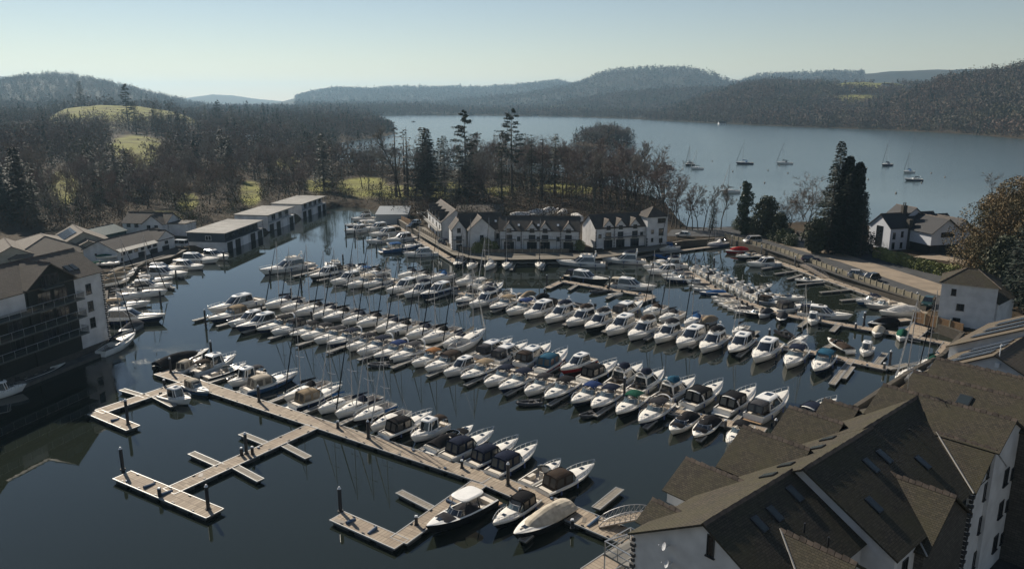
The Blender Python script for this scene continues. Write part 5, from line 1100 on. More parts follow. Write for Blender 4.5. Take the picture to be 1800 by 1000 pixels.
# third pontoon
row('on camera side of third pontoon', 'boats berthed on the camera side of the third pontoon', [
 (543, 495, 'ht', 'black', 'wk', 10.5), (580, 505, 'ht', None, 'w', 10.5), (608, 511, 'sa', 'beige', 'w', 10.5), (637, 510, 'sa', 'grey', 'w', 10), (678, 521, 'ht', None, 'w', 11.5), (709, 527, 'fl', 'navy', 'w', 10.5), (738, 529, 'ht', 'grey', 'n', 11.5), (800, 539, 'sa', 'black', 'wn', 9.2), (824, 546, 'fl', 'navy', 'w', 11), (860, 551, 'sa', 'tan', 'wn', 10), (889, 559, 'sa', 'royal', 'w', 10.5),
 (920, 566, 'ht', 'black', 'w', 11.5), (957, 573, 'fl', 'navy', 'w', 11.5), (994, 579, 'fl', 'brown', 'w', 11), (1027, 587, 'fl', 'dkgrey', 'wk', 11), (1064, 596, 'ht', None, 'w', 12), (1103, 604, 'fl', 'brown', 'w', 11.6), (1149, 609, 'fl', 'dkgrey', 'w', 11), (1188, 619, 'ht', 'black', 'w', 12), (1230, 627, 'fl', 'black', 'w', 11.6), (1281, 631, 'ht', 'grey', 'wk', 11), (1323, 645, 'ht', None, 'w', 12), (1380, 655, 'sa', 'navy', 'w', 11), (1430, 664, 'se', 'teal', 'wn', 10.5)], F)
row('behind the third pontoon', 'boats on the far side of the third pontoon', [
 (466, 484, 'fl', None, 'w', 15, (540, 470)), (572, 470, 'fl', None, 'w', 10, (600, 482)), (640, 470, 'sa', 'navy', 'w', 9, (600, 486)), (668, 474, 'sa', 'blue', 'w', 9, (630, 490)), (612, 487, 'ya', 'navy', 'w', 9), (636, 492, 'ya', 'black', 'w', 9), (699, 494, 'ya', 'navy', 'w', 9), (722, 499, 'ya', 'black', 'w', 9), (755, 498, 'ya', 'blue', 'w', 8.6), (797, 507, 'ya', 'white', 'w', 9), (820, 513, 'sp', 'white', 'w', 8), (838, 518, 'yl', 'tan', 'w', 8.5),
 (885, 505, 'sa', 'navy', 'w', 9.5, (850, 522)), (900, 515, 'on', None, 'w', 6.4, (880, 528)), (912, 534, 'cv', 'tan', 'w', 6.5, (935, 522)), (936, 538, 'cv', 'black', 'k', 6.5, (958, 526)), (1012, 538, 'rb', None, 'w', 4.2, (1040, 542)), (1130, 540, 'ht', 'grey', 'w', 11, (1082, 561)), (1131, 559, 'ya', 'brown', 'w', 8.6, (1168, 545)), (1161, 570, 'ya', 'dkgrey', 'w', 9, (1196, 556)), (1203, 580, 'ya', 'blue', 'w', 9, (1236, 562)),
 (1225, 580, 'cv', 'tan', 'g', 6.5, (1254, 566)), (1287, 596, 'yl', 'black', 'w', 7, (1312, 580)), (1394, 600, 'rb', 'black', 'w', 5.2, (1370, 584)), (1415, 602, 'yl', 'black', 'w', 6.5, (1394, 612)), (1462, 606, 'op', 'brown', 'wk', 6.4, (1486, 618)), (1514, 635, 'cu', None, 'w', 5.6, (1530, 612))])
row('beside the near roofs', 'yachts behind the near roofs', [(1556, 688, 'yl', 'white', 'w', 10, (1640, 650)), (1605, 662, 'ya', 'green', 'w', 8.5, (1660, 634))])
# nearest pontoon
row('on far side of nearest pontoon', 'boats on the far side of the nearest pontoon', [
 (365, 626, 'cv', 'black', 'k', 9.5, (281, 652)), (352, 640, 'se', 'beige', 'w', 6.5, (318, 658)), (415, 637, 'cu', 'brown', 'w', 8, (345, 662)), (432, 650, 'on', None, 'k', 7.2, (362, 671)), (409, 682, 'cu', 'grey', 'w', 6.6, (455, 664)), (515, 669, 'se', 'beige', 'wb', 9, (440, 691)), (499, 712, 'ya', 'black', 'w', 8.4), (596, 692, 'se', 'tan', 'wn', 8.6, (522, 718)),
 (559, 733, 'yl', 'blue', 'w', 6.8), (589, 741, 'ya', 'navy', 'w', 8.4), (621, 752, 'yl', 'navy', 'wk', 7.6), (651, 765, 'yl', 'blue', 'w', 7.2), (754, 740, 'se', 'black', 'wk', 8.4, (682, 771)), (722, 784, 'cu', 'brown', 'w', 6.6), (829, 762, 'op', 'black', 'wk', 7.8, (760, 796)), (861, 775, 'se', 'navy', 'w', 8.6, (790, 809)), (903, 790, 'se', 'navy', 'w', 8.2, (836, 822)), (937, 800, 'se', 'navy', 'wn', 8.6, (872, 838)), (984, 824, 'on', None, 'w', 6.4, (924, 858)), (1034, 836, 'se', 'brown', 'wk', 8.4, (964, 869))])
row('on camera side of nearest pontoon', 'boats on the camera side of the nearest pontoon', [
 (371, 700, 'se', 'beige', 'wb', 6.2, (326, 682)), (337, 714, 'cu', None, 'w', 6.0, (287, 701)), (751, 945, 'ho', None, 'k', 8.9, (862, 887)), (868, 936, 'se', 'black', 'wk', 7.2, (938, 886)), (911, 952, 'cv', 'beige', 'k', 8.2, (990, 905))])
# hammerhead
row('around the hammerhead pontoon', 'boats around the hammerhead pontoon', [(1068, 501, 'ht', 'navy', 'k', 11.5, (998, 490)), (1148, 513, 'ht', 'beige', 'w', 11, (1077, 505)), (1038, 517, 'rb', None, 'w', 4.6, (1066, 512)), (1068, 523, 'dy', None, 'w', 4.4, (1090, 518)), (1116, 527, 'dy', None, 'w', 2.8, (1130, 524))])
# far quay
row('along the far stone quay', 'boats along the far stone quay', [(796, 476, 'se', 'grey', 'k', 8.5, (816, 459)), (820, 480, 'ya', 'navy', 'w', 8, (838, 463)), (849, 481, 'ya', 'white', 'w', 8.6, (872, 463)), (886, 480, 'ya', 'navy', 'w', 8.4, (896, 462)), (947, 478, 'ya', 'black', 'w', 8, (950, 463)), (988, 467, 'fl', None, 'w', 12.5, (1053, 468)), (1066, 462, 'fl', 'navy', 'w', 11.5, (1125, 463)), (1160, 443, 'ya', 'blue', 'w', 8, (1190, 438)), (1150, 452, 'rb', 'blue', 'w', 5, (1180, 455))])
# far left walkway
row('beside the far left walkway', 'cruisers beside the far left walkway', [
 (621, 390, 'fl', 'brown', 'w', 9.5, (655, 386)), (646, 394, 'fl', 'brown', 'w', 10, (684, 392)), (612, 402, 'sa', 'white', 'w', 9.5, (650, 398)), (607, 412, 'ht', None, 'w', 10, (648, 406)), (634, 409, 'ht', None, 'w', 11, (690, 402)), (640, 420, 'ht', 'black', 'w', 11.5, (712, 411)), (641, 431, 'sa', 'navy', 'w', 9, (690, 424)), (674, 430, 'ht', None, 'w', 11, (735, 420)), (740, 438, 'sa', 'blue', 'b', 12, (674, 444)), (711, 453, 'ht', None, 'w', 9.5, (765, 449))])
# left boatyard
row('in the left boatyard moorings', 'boats moored at the left boatyard', [
 (241, 596, 'ya', 'navy', 'w', 9.6, (176, 628)), (215, 590, 'cv', 'grey', 'g', 6.5, (240, 577)), (272, 566, 'ht', None, 'wn', 13, (190, 568)), (247, 541, 'sa', 'tan', 'w', 10, (190, 546)), (243, 525, 'ya', 'white', 'w', 9, (190, 530)), (282, 520, 'ya', 'black', 'w', 9.4, (226, 524)), (292, 508, 'ht', None, 'w', 10, (232, 512)), (297, 497, 'sp', 'white', 'w', 9, (240, 502)), (332, 489, 'ht', 'brown', 'w', 12, (250, 486)), (314, 478, 'ht', None, 'w', 10, (260, 480)),
 (357, 475, 'ht', None, 'w', 9.5, (305, 472)), (378, 463, 'ht', None, 'w', 12, (318, 462)), (406, 459, 'ht', None, 'w', 10.5, (352, 452)), (26, 692, 'cu', None, 'w', 6, (-14, 700)), (112, 648, 'dy', None, 'k', 7.5, (44, 672))])
# dayboats on the crooked pontoon
DAY = [(1206, 499, 'dy', None, 'w'), (1209, 506, 'dy', 'grey', 'w'), (1216, 512, 'dy', None, 'w'), (1228, 519, 'dy', 'blue', 'b', 6.2), (1249, 527, 'dy', 'grey', 'w'), (1252, 533, 'dy', None, 'w'), (1260, 539, 'dy', 'beige', 'w'), (1268, 543, 'dy', None, 'w'), (1277, 548, 'dy', 'grey', 'w'), (1288, 553, 'dy', None, 'w', 6), (1305, 557, 'on', None, 'k', 6)]
row('left of the crooked pontoon', 'open dayboats left of the crooked pontoon', DAY, toward((-.97, -.22)))
row('right of the crooked pontoon', 'small white hire motorboats right of the crooked pontoon', [(1248+k*12.2, 474+k*5.4, 'dc', ('white', 'white', 'grey')[k % 3], 'w', 5.4) for k in range(11)], toward((.93, .36)))
row('at the crooked pontoon', 'cruisers at the crooked pontoon', [(1126, 476, 'sp', 'white', 'w', 8.4, (1180, 470)), (1137, 484, 'ht', None, 'w', 9.4, (1196, 480)), (1163, 491, 'sp', 'navy', 'w', 7.2, (1206, 487)), (1170, 497, 'sp', 'grey', 'w', 8.6, (1224, 495)), (1150, 470, 'fl', 'navy', 'w', 9.4, (1200, 470)),
 (1357, 507, 'on', None, 'w', 7, (1322, 514)), (1409, 531, 'on', None, 'w', 8, (1352, 524)), (1372, 540, 'se', 'brown', 'g', 6.6, (1340, 534)), (1419, 545, 'se', 'dkgrey', 'w', 8.6, (1366, 549)), (1480, 563, 'ht', 'navy', 'w', 10, (1420, 556)), (1424, 578, 'cu', None, 'w', 5.8, (1432, 560)), (1334, 562, 'cv', 'grey', 'w', 5.4, (1352, 552)), (1370, 573, 'cv', 'dkgrey', 'k', 5.8, (1376, 558)),
 (1528, 577, 'cv', 'black', 'k', 7, (1568, 571)), (1535, 600, 'cv', 'beige', 'g', 5.6, (1548, 580)), (1580, 606, 'cv', 'green', 'w', 5.6, (1588, 588))])
row('below the right-hand car park', 'boats below the right-hand car park', [(1243, 436, 'ya', 'white', 'wb', 8.4, (1278, 431)), (1274, 446, 'cv', 'red', 'r', 6.8, (1312, 444)), (1291, 458, 'sp', 'black', 'wk', 8, (1334, 453)), (1315, 470, 'ht', None, 'w', 9.4, (1366, 467)), (1398, 499, 'on', None, 'wk', 7, (1440, 496)), (1503, 537, 'sp', 'navy', 'wb', 7, (1550, 532)), (1520, 544, 'on', None, 'g', 9, (1588, 541)), (1546, 556, 'cv', 'white', 'w', 8.4, (1606, 552))])
# moored out on the lake
row('among yachts moored on the open lake', 'yachts moored on the lake', [(1161, 293, 'ya', 'navy', 'k', 9.5, (1173, 293)), (1165, 298, 'on', None, 'wb', 8, (1180, 298)), (1206, 292, 'ya', 'black', 'k', 9, (1218, 291)), (1218, 298, 'yl', 'navy', 'w', 8, (1232, 298)), (1297, 289, 'ya', 'blue', 'n', 11.5, (1320, 289)), (1367, 289, 'ya', 'navy', 'w', 11, (1390, 289)), (1546, 293, 'ya', 'navy', 'n', 11.5, (1571, 291)), (1588, 305, 'ya', 'blue', 'w', 9, (1606, 304)),
 (1592, 318, 'sa', 'navy', 'wn', 9.5, (1618, 318)), (1272, 340, 'yl', 'navy', 'w', 10, (1294, 339)), (722, 215, 'cu', None, 'k', 8, (731, 215)), (1208, 289, 'yl', None, 'k', 8, (1216, 288))])
row('among craft moored at the far shore', 'boats moored along the far shore', [(1363, 220, 'cu', None, 'w', 9, (1369, 220)), (1413, 222, 'cu', None, 'w', 9, (1420, 222)), (1437, 220, 'yl', None, 'w', 10, (1444, 220)), (1471, 221, 'ht', None, 'w', 13, (1481, 221)), (1505, 224, 'cu', None, 'w', 9, (1511, 224)), (1534, 221, 'yl', None, 'w', 10, (1541, 221)), (1546, 222, 'ht', None, 'w', 13, (1556, 222)), (1558, 222, 'yl', None, 'w', 12, (1566, 222)), (1568, 221, 'cu', None, 'w', 9, (1575, 221))])
for (cr, lab) in ((((560, 486), (0, 0)), ''),): pass
# mooring buoys
bp_ = None; bl = sorted([(1252, 284), (1370, 292), (1480, 300), (1288, 302), (1385, 305), (1526, 316), (1344, 322), (1524, 296), (1575, 340), (1637, 305), (1661, 312), (1518, 322), (1350, 300), (1302, 330), (1620, 322)])
for k, (x, y) in enumerate(bl):
    g = P(x, y, 0)
    if bp_ is None:
        bp_ = empty('mooring_buoy', (0, 0, 0)); m = MB(); rows = [[(.42*math.sin(t)*math.cos(a), .42*math.sin(t)*math.sin(a), .2-.42*math.cos(t)) for a in [i*math.pi/4 for i in range(8)]] for t in [i*math.pi/6 for i in range(7)]]; m.grid(rows, closed=True); m.build('float_ball', mat('buoy', (.25, .2, .16), .5), bp_, smooth=True); m = MB(); m.tube((0, 0, .55), (0, 0, .85), .05); m.build('ring', CHROME, bp_); o = bp_
    else: o = copy_tree(bp_)
    o.location = (g.x, g.y, 0); tag(o, f'small mooring buoy on the lake, {ORD[k]} buoy from the left', 'buoy', 'mooring buoys on the lake')
# ----------------------------------------------------------------- parked vehicles
def car(kind, paint):
    van = kind == 'van'; L, W, H = (5.0, 1.95, 1.95) if van else (4.5, 1.85, 1.5 if kind == 'hatch' else 1.65)
    r = empty('parked_van' if van else 'parked_car', (0, 0, 0)); hl = L/2; wl = H*.56 if not van else 1.05
    prof = [(-hl, .35), (-hl+.02, wl*.9), (-hl+.1, wl), (hl-1.15, wl), (hl-.15, wl*.78), (hl, wl*.6), (hl, .3)]
    m = MB(); n = len(prof)
    rows = [[(p[0]*(.97 if abs(y) == 1 else 1), y*W/2*(1 if abs(y) < 1 else .97), p[1]) for p in prof] for y in (-1, -.9, .9, 1)]; rows = [[(p[0], s*W/2, p[1]) for p in prof] for s in (-1,)]+[[(p[0]*1.0, s*W/2, p[1]) for p in prof] for s in (1,)]
    m.grid(rows, closed=True); m.add(rows[0], [tuple(range(n))]); m.add(rows[1], [tuple(range(n-1, -1, -1))]); m.build('body', paint, r)
    x0, x1 = (-hl+.08, hl-.9) if van else (-hl+.25, hl-1.3); xt0, xt1 = (x0+.1, x1-.7) if van else (x0+.45, x1-.65); c = MB()
    b = [(x0, -W/2+.04, wl), (x1, -W/2+.04, wl), (x1, W/2-.04, wl), (x0, W/2-.04, wl)]; t = [(xt0, -W/2+.2, H), (xt1, -W/2+.2, H), (xt1, W/2-.2, H), (xt0, W/2-.2, H)]
    c.add(b+t, [(0, 1, 5, 4), (1, 2, 6, 5), (2, 3, 7, 6), (3, 0, 4, 7)]); c.build('windows', TINT, r)
    q = MB(); q.slab([(a[0], a[1], a[2]+.03) for a in t], .06)
    for i in range(4): q.tube(b[i], t[i], .05, n=4)
    for s in (-1, 1): q.tube(((x0+x1)/2, s*(W/2-.03), wl), ((xt0+xt1)/2, s*(W/2-.19), H), .045, n=4)
    q.build('roof', paint, r)
    for x in (-hl+.8, hl-.85):
        for s in (-1, 1):
            w_ = MB(); w_.tube((x, s*(W/2-.2), .33), (x, s*(W/2+.02), .33), .33, n=12); wo = w_.build('wheel', RUB, r); v = MB(); v.tube((x, s*(W/2), .33), (x, s*(W/2+.04), .33), .2, n=10); v.build('rim', STEEL, wo)
    for s in (-1, 1): l = MB(); l.box((hl-.03, s*W*.34, wl*.7), (.08, .35, .14)); l.build('headlight', CHROME, r); l = MB(); l.box((-hl, s*W*.38, wl*.8), (.05, .22, .2)); l.build('tail_light', REDH, r)
    return r
CARS = [((1308, 427), (1336, 426), 'van', (.42, .42, .42), 'silver van parked beside the parapet at the top of the car park'), ((1438, 460), (1412, 459), 'hatch', (.02, .02, .05), 'dark blue car parked alone near the arched gangway'), ((1520, 488), (1496, 486), 'suv', (.5, .5, .5), 'white car parked behind the dark car'),
        ((1514, 494), (1545, 491), 'suv', (.05, .055, .06), 'dark grey car parked beside the white car'), ((1192, 415), (1208, 416), 'hatch', (.62, .62, .6), 'small white car at the end of the terrace'), ((1622, 545), (1640, 528), 'suv', (.02, .05, .045), 'dark green car beside the tower house'),
        ((722, 397), (738, 393), 'hatch', (.3, .36, .42), 'pale blue car by the far terraces'), ((716, 401), (735, 399), 'hatch', (.02, .025, .03), 'black car by the far terraces'), ((790, 431), (774, 427), 'hatch', (.03, .03, .03), 'black car left of the gabled terrace house'), ((812, 434), (796, 430), 'hatch', (.1, .1, .1), 'dark grey car below the gabled terrace house'),
        ((305, 433), (325, 434), 'van', (.5, .52, .53), 'white van parked between the workshop and first boathouse')]
for a, b, kind, col, lab in CARS:
    pa_, pb_ = P(*a, 1.8), P(*b, 1.8); d = pb_-pa_; o = car(kind, mat('paint_%d' % int(sum(col)*1000), col, .25, metal=.2)); c_ = (pa_+pb_)/2; o.location = (c_.x, c_.y, 1.78); o.rotation_euler = (0, 0, math.atan2(-d.y, -d.x)); tag(o, lab, 'van' if kind == 'van' else 'car', 'parked cars')
# boats laid up ashore behind the trees, and the racked dinghies of the boatyard
row('among boats laid up ashore behind the terraces', 'boats laid up ashore behind the terraces', [])
for k, (x, y, L) in enumerate([(920, 384, 9), (950, 380, 10), (968, 377, 11), (990, 379, 10), (1012, 386, 9), (737, 378, 7), (748, 377, 7)]):
    g = P(x, y, 2.2); o = boat_obj('cv' if k < 5 else 'dy', 'white', 'w'); o.location = (g.x, g.y, 2.4); o.rotation_euler = (0, 0, .2+k*.4); s = L/8; o.scale = (s, s, s)
    tag(o, f'white covered boat laid up ashore behind the terraces, {ORD[k]} listed from the left' if 0 else f'white covered boat ashore behind the far terraces, {ORD[[5,6,0,1,2,3,4].index(k) if k in (5,6,0,1,2,3,4) else k]} from left', 'motorboat', 'boats ashore behind the terraces')
rk = 0
for (x, y) in ((177, 440), (186, 447), (175, 452), (190, 458), (180, 464), (196, 470)):
    g = P(x, y, 2.4); o = boat_obj('dy', ('green', 'green', None)[rk % 3], 'w'); o.location = (g.x, g.y, 2.2+.9*(rk % 2)); o.rotation_euler = (0, 0, R(-15+rk*4)); tag(o, f'small dinghy laid up beside the boatyard sheds, {ORD[rk]} from the back', 'dinghy', 'dinghies ashore in the boatyard'); rk += 1
for k, (x, y, L) in enumerate(((205, 498, 6), (214, 488, 6.5), (222, 480, 6))):
    g = P(x, y, 2.2); o = boat_obj('cv', 'tan', 'w'); o.location = (g.x, g.y, 2.1); o.rotation_euler = (0, 0, R(50+5*k)); s = L/8; o.scale = (s, s, s); tag(o, f'tan covered boat ashore on the boatyard bank, {ORD[k]} from the front', 'motorboat', 'covered boats on the boatyard bank')
# ================================================================= trees and woods
BARK = mat('bark', (.07, .058, .046), .9, var=.4, vscale=2); TWIG = [mat('twigs_brown', (.155, .112, .08), .9, var=.3, vscale=.15), mat('twigs_purple', (.15, .105, .088), .9, var=.3, vscale=.15), mat('twigs_olive', (.155, .125, .062), .9, var=.3, vscale=.15), mat('twigs_grey', (.20, .175, .145), .9, var=.3, vscale=.15)]
NEED = mat('needles_dark', (.016, .030, .017), .75, var=.5, vscale=.35); NEED2 = mat('needles_olive', (.045, .055, .022), .75, var=.5, vscale=.35); IVY = mat('ivy_leaves', (.035, .055, .015), .6, var=.5, vscale=.5)
GOLD = mat('golden_foliage', (.16, .098, .035), .8, vscale=.22, col2=(.065, .062, .022)); LAUREL = mat('laurel_leaves', (.075, .10, .028), .55, var=.5, vscale=.6); HEDGE = mat('hedge_leaves', (.21, .225, .07), .7, var=.5, vscale=.5)
def rnd_perp(rg, d):
    v = Vector((rg.uniform(-1, 1), rg.uniform(-1, 1), rg.uniform(-1, 1))); v -= v.dot(d)*d
    return v.normalized() if v.length > 1e-3 else d.orthogonal().normalized()
def bare(seed, H, spread=.5, slender=False, ntw=9, tm=None):
    rg = random.Random(seed); wood = MB(); tw = MB(); r0 = H*.014+.05
    def grow(p, d, L, r, lev):
        segs = 3 if lev < 2 else 2; q = p.copy(); dd = d.copy(); nodes = []
        for s in range(segs):
            dd = (dd+rnd_perp(rg, dd)*.22+Vector((0, 0, .10 if lev else 0))).normalized(); n_ = q+dd*(L/segs); ra, rb = r*(1-.7*s/segs), r*(1-.7*(s+1)/segs)
            if lev < 3: wood.tube(q, n_, ra, rb, 5 if lev == 0 else 3, cap=False)
            else: u = rnd_perp(rg, dd)*ra*1.3; tw.add([q-u, q+u, n_], [(0, 1, 2)])
            q = n_; nodes.append((q.copy(), dd.copy()))
        if lev >= 4: return
        nc = (5, 4, 4, ntw)[min(lev, 3)] if not slender else (9, 3, 3, ntw)[min(lev, 3)]
        for c in range(nc):
            t = rg.uniform(.25, 1.0) if lev else rg.uniform(.3, 1.0); k = min(segs-1, int(t*segs)); a, ad = nodes[k]; base = (nodes[k-1][0] if k else p).lerp(a, t*segs-k)
            ang = rg.uniform(.5, 1.05) if not slender else rg.uniform(.35, .8); nd = (ad*math.cos(ang)+rnd_perp(rg, ad)*math.sin(ang)+Vector((0, 0, .12))).normalized()
            if lev == 3:
                L2 = rg.uniform(.7, 1.4); e = base+nd*L2; u = rnd_perp(rg, nd)*.045; tw.add([base-u, base+u, e], [(0, 1, 2)])
                for _ in range(2): m_ = base.lerp(e, rg.uniform(.2, .7)); d3 = (nd+rnd_perp(rg, nd)*.8).normalized(); e2 = m_+d3*rg.uniform(.4, .8); tw.add([m_-u*.8, m_+u*.8, e2], [(0, 1, 2)])
            else: grow(base, nd, L*rg.uniform(.5, .72)*(1 if lev else spread*1.1)*(1.0 if not slender else .8), r*.5, lev+1)
        if lev: pass
    trunk = H*(.95 if slender else .62)
    grow(Vector((0, 0, -.5)), Vector((rg.uniform(-.08, .08), rg.uniform(-.08, .08), 1)).normalized(), trunk, r0, 0)
    top = Vector((0, 0, trunk*.8))
    if not slender:
        for c in range(4): a = rg.uniform(0, 6.28); grow(Vector((0, 0, trunk*rg.uniform(.55, .85))), Vector((math.cos(a)*.6, math.sin(a)*.6, 1)).normalized(), H*.36, r0*.45, 1)
    root = empty('bare_tree', (0, 0, 0)); w_ = wood.build('trunk', BARK, root); c_ = tw.build('crown', TWIG[tm if tm is not None else seed % 4], root); zt = max(v[2] for v in tw.v); s = H/zt
    w_.scale = c_.scale = (s, s, s); root['_h'] = H; return root
def conifer(seed, H, Rr, zb=.1, m_=None, dense=1.0, name='conifer', droop=.35, gap=0.0):
    rg = random.Random(seed); w_ = MB(); w_.tube((0, 0, -.5), (0, 0, H*.97), H*.013+.08, .03, 6, cap=False); c = MB(); z = H*zb
    while z < H:
        t = (z/H-zb)/(1-zb); Lb = Rr*(1-t)**.75*rg.uniform(.75, 1.12)+.25
        if rg.random() > gap:
            for b in range(int(7*dense)):
                a = rg.uniform(0, 6.28); L = Lb*rg.uniform(.6, 1.1); d = Vector((math.cos(a), math.sin(a), 0)); s = Vector((-d.y, d.x, 0)); n = max(2, int(L/.5))
                if L > 1.2: w_.tube((0, 0, z), d*L*.8+Vector((0, 0, z-droop*L*.6+.2)), .045, .02, 3, cap=False)
                for k in range(n):
                    u = (k+rg.random())/n; p = d*L*u+Vector((0, 0, z-droop*L*u+.25*u*u*L)); ww = (.34+.3*(1-u))*rg.uniform(.7, 1.3)*(1 if L > 1 else .6); l = rg.uniform(.5, .95)
                    for g in (-1, 1):
                        e = p+d*l*.6+s*g*ww+Vector((0, 0, rg.uniform(-.35, .05))); c.add([p-d*.12, p+d*.35+Vector((0, 0, rg.uniform(-.1, .15))), e], [(0, 1, 2)])
        z += .42/dense*(1 if H < 22 else 1.2)
    root = empty(name, (0, 0, 0)); w_.build('trunk', BARK, root); c.build('crown', m_ or NEED, root); root['_h'] = H; return root
def leafball(c, rg, ctr, rad, n, size, hollow=.35):
    """leaf-sized faces through a lumpy volume"""
    for _ in range(n):
        v = Vector((rg.gauss(0, 1), rg.gauss(0, 1), rg.gauss(0, 1))).normalized(); k = hollow+(1-hollow)*rg.random()**.5
        p = Vector(ctr)+Vector((v.x*rad[0], v.y*rad[1], v.z*rad[2]))*k; a = Vector((rg.uniform(-1, 1), rg.uniform(-1, 1), rg.uniform(-1, 1))).normalized(); b = rnd_perp(rg, a); s = size*rg.uniform(.6, 1.4)
        c.add([p-a*s-b*s*.5, p+a*s, p+b*s], [(0, 1, 2)])
def pine(seed, H, m_=None, lo=.38, R0=3.6):
    """tall open-crowned pine: layered irregular plates of needles"""
    rg = random.Random(seed); w_ = MB(); c = MB(); w_.tube((0, 0, -.5), (.3, .1, H*.6), H*.014+.1, H*.008, 6, cap=False); w_.tube((.3, .1, H*.6), (0, 0, H*.98), H*.008, .03, 5, cap=False); z = H*lo
    while z < H*.99:
        t = (z/H-lo)/(1-lo); L0 = R0*(.45+.9*math.sin(math.pi*min(1, t*.8+.15)))*(1-t**3*.75)
        for b in range(4):
            a = rg.uniform(0, 6.28); L = L0*rg.uniform(.45, 1.1); e = Vector((math.cos(a)*L, math.sin(a)*L, z+rg.uniform(-.3, .7))); w_.tube((.15, .05, z-.3), e, .07, .03, 3, cap=False)
            for k in (.55, .8, 1.0): p = Vector((.1, .05, z)).lerp(e, k); leafball(c, rg, p, (L*.22+.35, L*.22+.35, .3+.1*L*.2), 26, .2, .1)
        z += rg.uniform(.7, 1.5)*H/26
    root = empty('pine_tree', (0, 0, 0)); w_.build('trunk', BARK, root); c.build('crown', m_ or NEED, root); root['_h'] = H; return root
def leafy(seed, H, Rr, m_, name='evergreen_tree', n=5200, size=.26, trunk=.1, shape='round'):
    rg = random.Random(seed); w_ = MB(); w_.tube((0, 0, -.5), (0, 0, H*.7), H*.016+.06, .05, 6, cap=False); c = MB(); nb = 26
    for k in range(nb):
        t = (k+.5)/nb; z = H*(trunk+(1-trunk)*t)*.95
        prof = math.sin(math.pi*(.12+.83*t))**.7 if shape == 'round' else ((1-t)**.65*.95+.08 if shape == 'cone' else math.sin(math.pi*(.2+.75*t))**.5*(.75+.35*math.sin(k*2.1)))
        a = k*2.399+rg.uniform(-.4, .4); L = Rr*prof*rg.uniform(.35, .72)*(1 if shape != 'cone' else (1-t)**.3); ctr = (math.cos(a)*L, math.sin(a)*L, z); r = Rr*((.28+.22*prof) if shape != 'cone' else (.10+.42*prof))*rg.uniform(.75, 1.2)
        leafball(c, rg, ctr, (r, r, r*.8+H*.02), n//nb, size, .45)
        w_.tube((0, 0, max(.2, z-1.2)), ctr, .07, .02, 3, cap=False)
    root = empty(name, (0, 0, 0)); w_.build('trunk', BARK, root); c.build('crown', m_, root); root['_h'] = H; return root
TP = {}
def tproto(k):
    if k in TP: return TP[k], False
    mk = {'b0': lambda: bare(11, 17, 1.0), 'b1': lambda: bare(12, 16, 1.1), 'b2': lambda: bare(13, 18, .95), 'b3': lambda: bare(14, 15, 1.15, tm=3), 'b4': lambda: bare(15, 16, 1.0, tm=1), 's0': lambda: bare(21, 18, .55, True, tm=3), 's1': lambda: bare(22, 19, .6, True, tm=0), 's2': lambda: bare(23, 16, .6, True, tm=1),
          'c0': lambda: conifer(31, 20, 3.6), 'c1': lambda: conifer(32, 17, 3.2), 'c2': lambda: conifer(33, 22, 2.6, droop=.5, m_=NEED2, gap=.25), 'c3': lambda: conifer(34, 14, 2.4, m_=NEED2), 'c4': lambda: conifer(35, 18, 3.0, dense=.45, gap=.3, m_=mat('larch_twigs', (.10, .07, .045), .9)), 
          'p0': lambda: pine(41, 27), 'p1': lambda: pine(42, 26, R0=4.2), 'y0': lambda: leafy(51, 9, 3.2, NEED2), 'g0': lambda: leafy(52, 15, 6.5, GOLD, 'golden_tree', 22000, .15, .05), 'i0': lambda: leafy(53, 11, 1.7, IVY, 'ivy_clad_tree', 4200, .2, .02, 'col'), 'l0': lambda: leafy(54, 3.2, 2.4, LAUREL, 'shrub', 4200, .11, .02), 'l1': lambda: leafy(55, 2.6, 1.8, HEDGE, 'shrub', 1800, .15, .02),
          'c5': lambda: conifer(36, 22, 5.0, zb=.02, dense=1.6, droop=.3),
          'cy': lambda: leafy(56, 20, 4.6, NEED, 'cypress_tree', 14000, .24, .01, 'cone')}[k]
    TP[k] = mk(); return TP[k], True
def plant(k, x, y, H, label, cat, group=None, rz=None, w_=1.0, gz=None, loc=None):
    pr, new = tproto(k); o = pr if new else copy_tree(pr)
    if loc is None: g = P(x, y, 1.6); loc = (g.x, g.y)
    z = float(ground_z(np.array([loc[0]]), np.array([loc[1]]))[0]); z = max(z, .3) if gz is None else gz
    s = H/pr['_h']; o.location = (loc[0], loc[1], z); o.scale = (s*w_, s*w_, s); o.rotation_euler = (0, 0, RT.uniform(0, 6.28) if rz is None else rz); tag(o, label, cat, group); return o
RT = random.Random(77)
def hpx(x, y, top, zg=1.6): g = P(x, y, zg); return PYz(x, top, g.y)[2]-zg
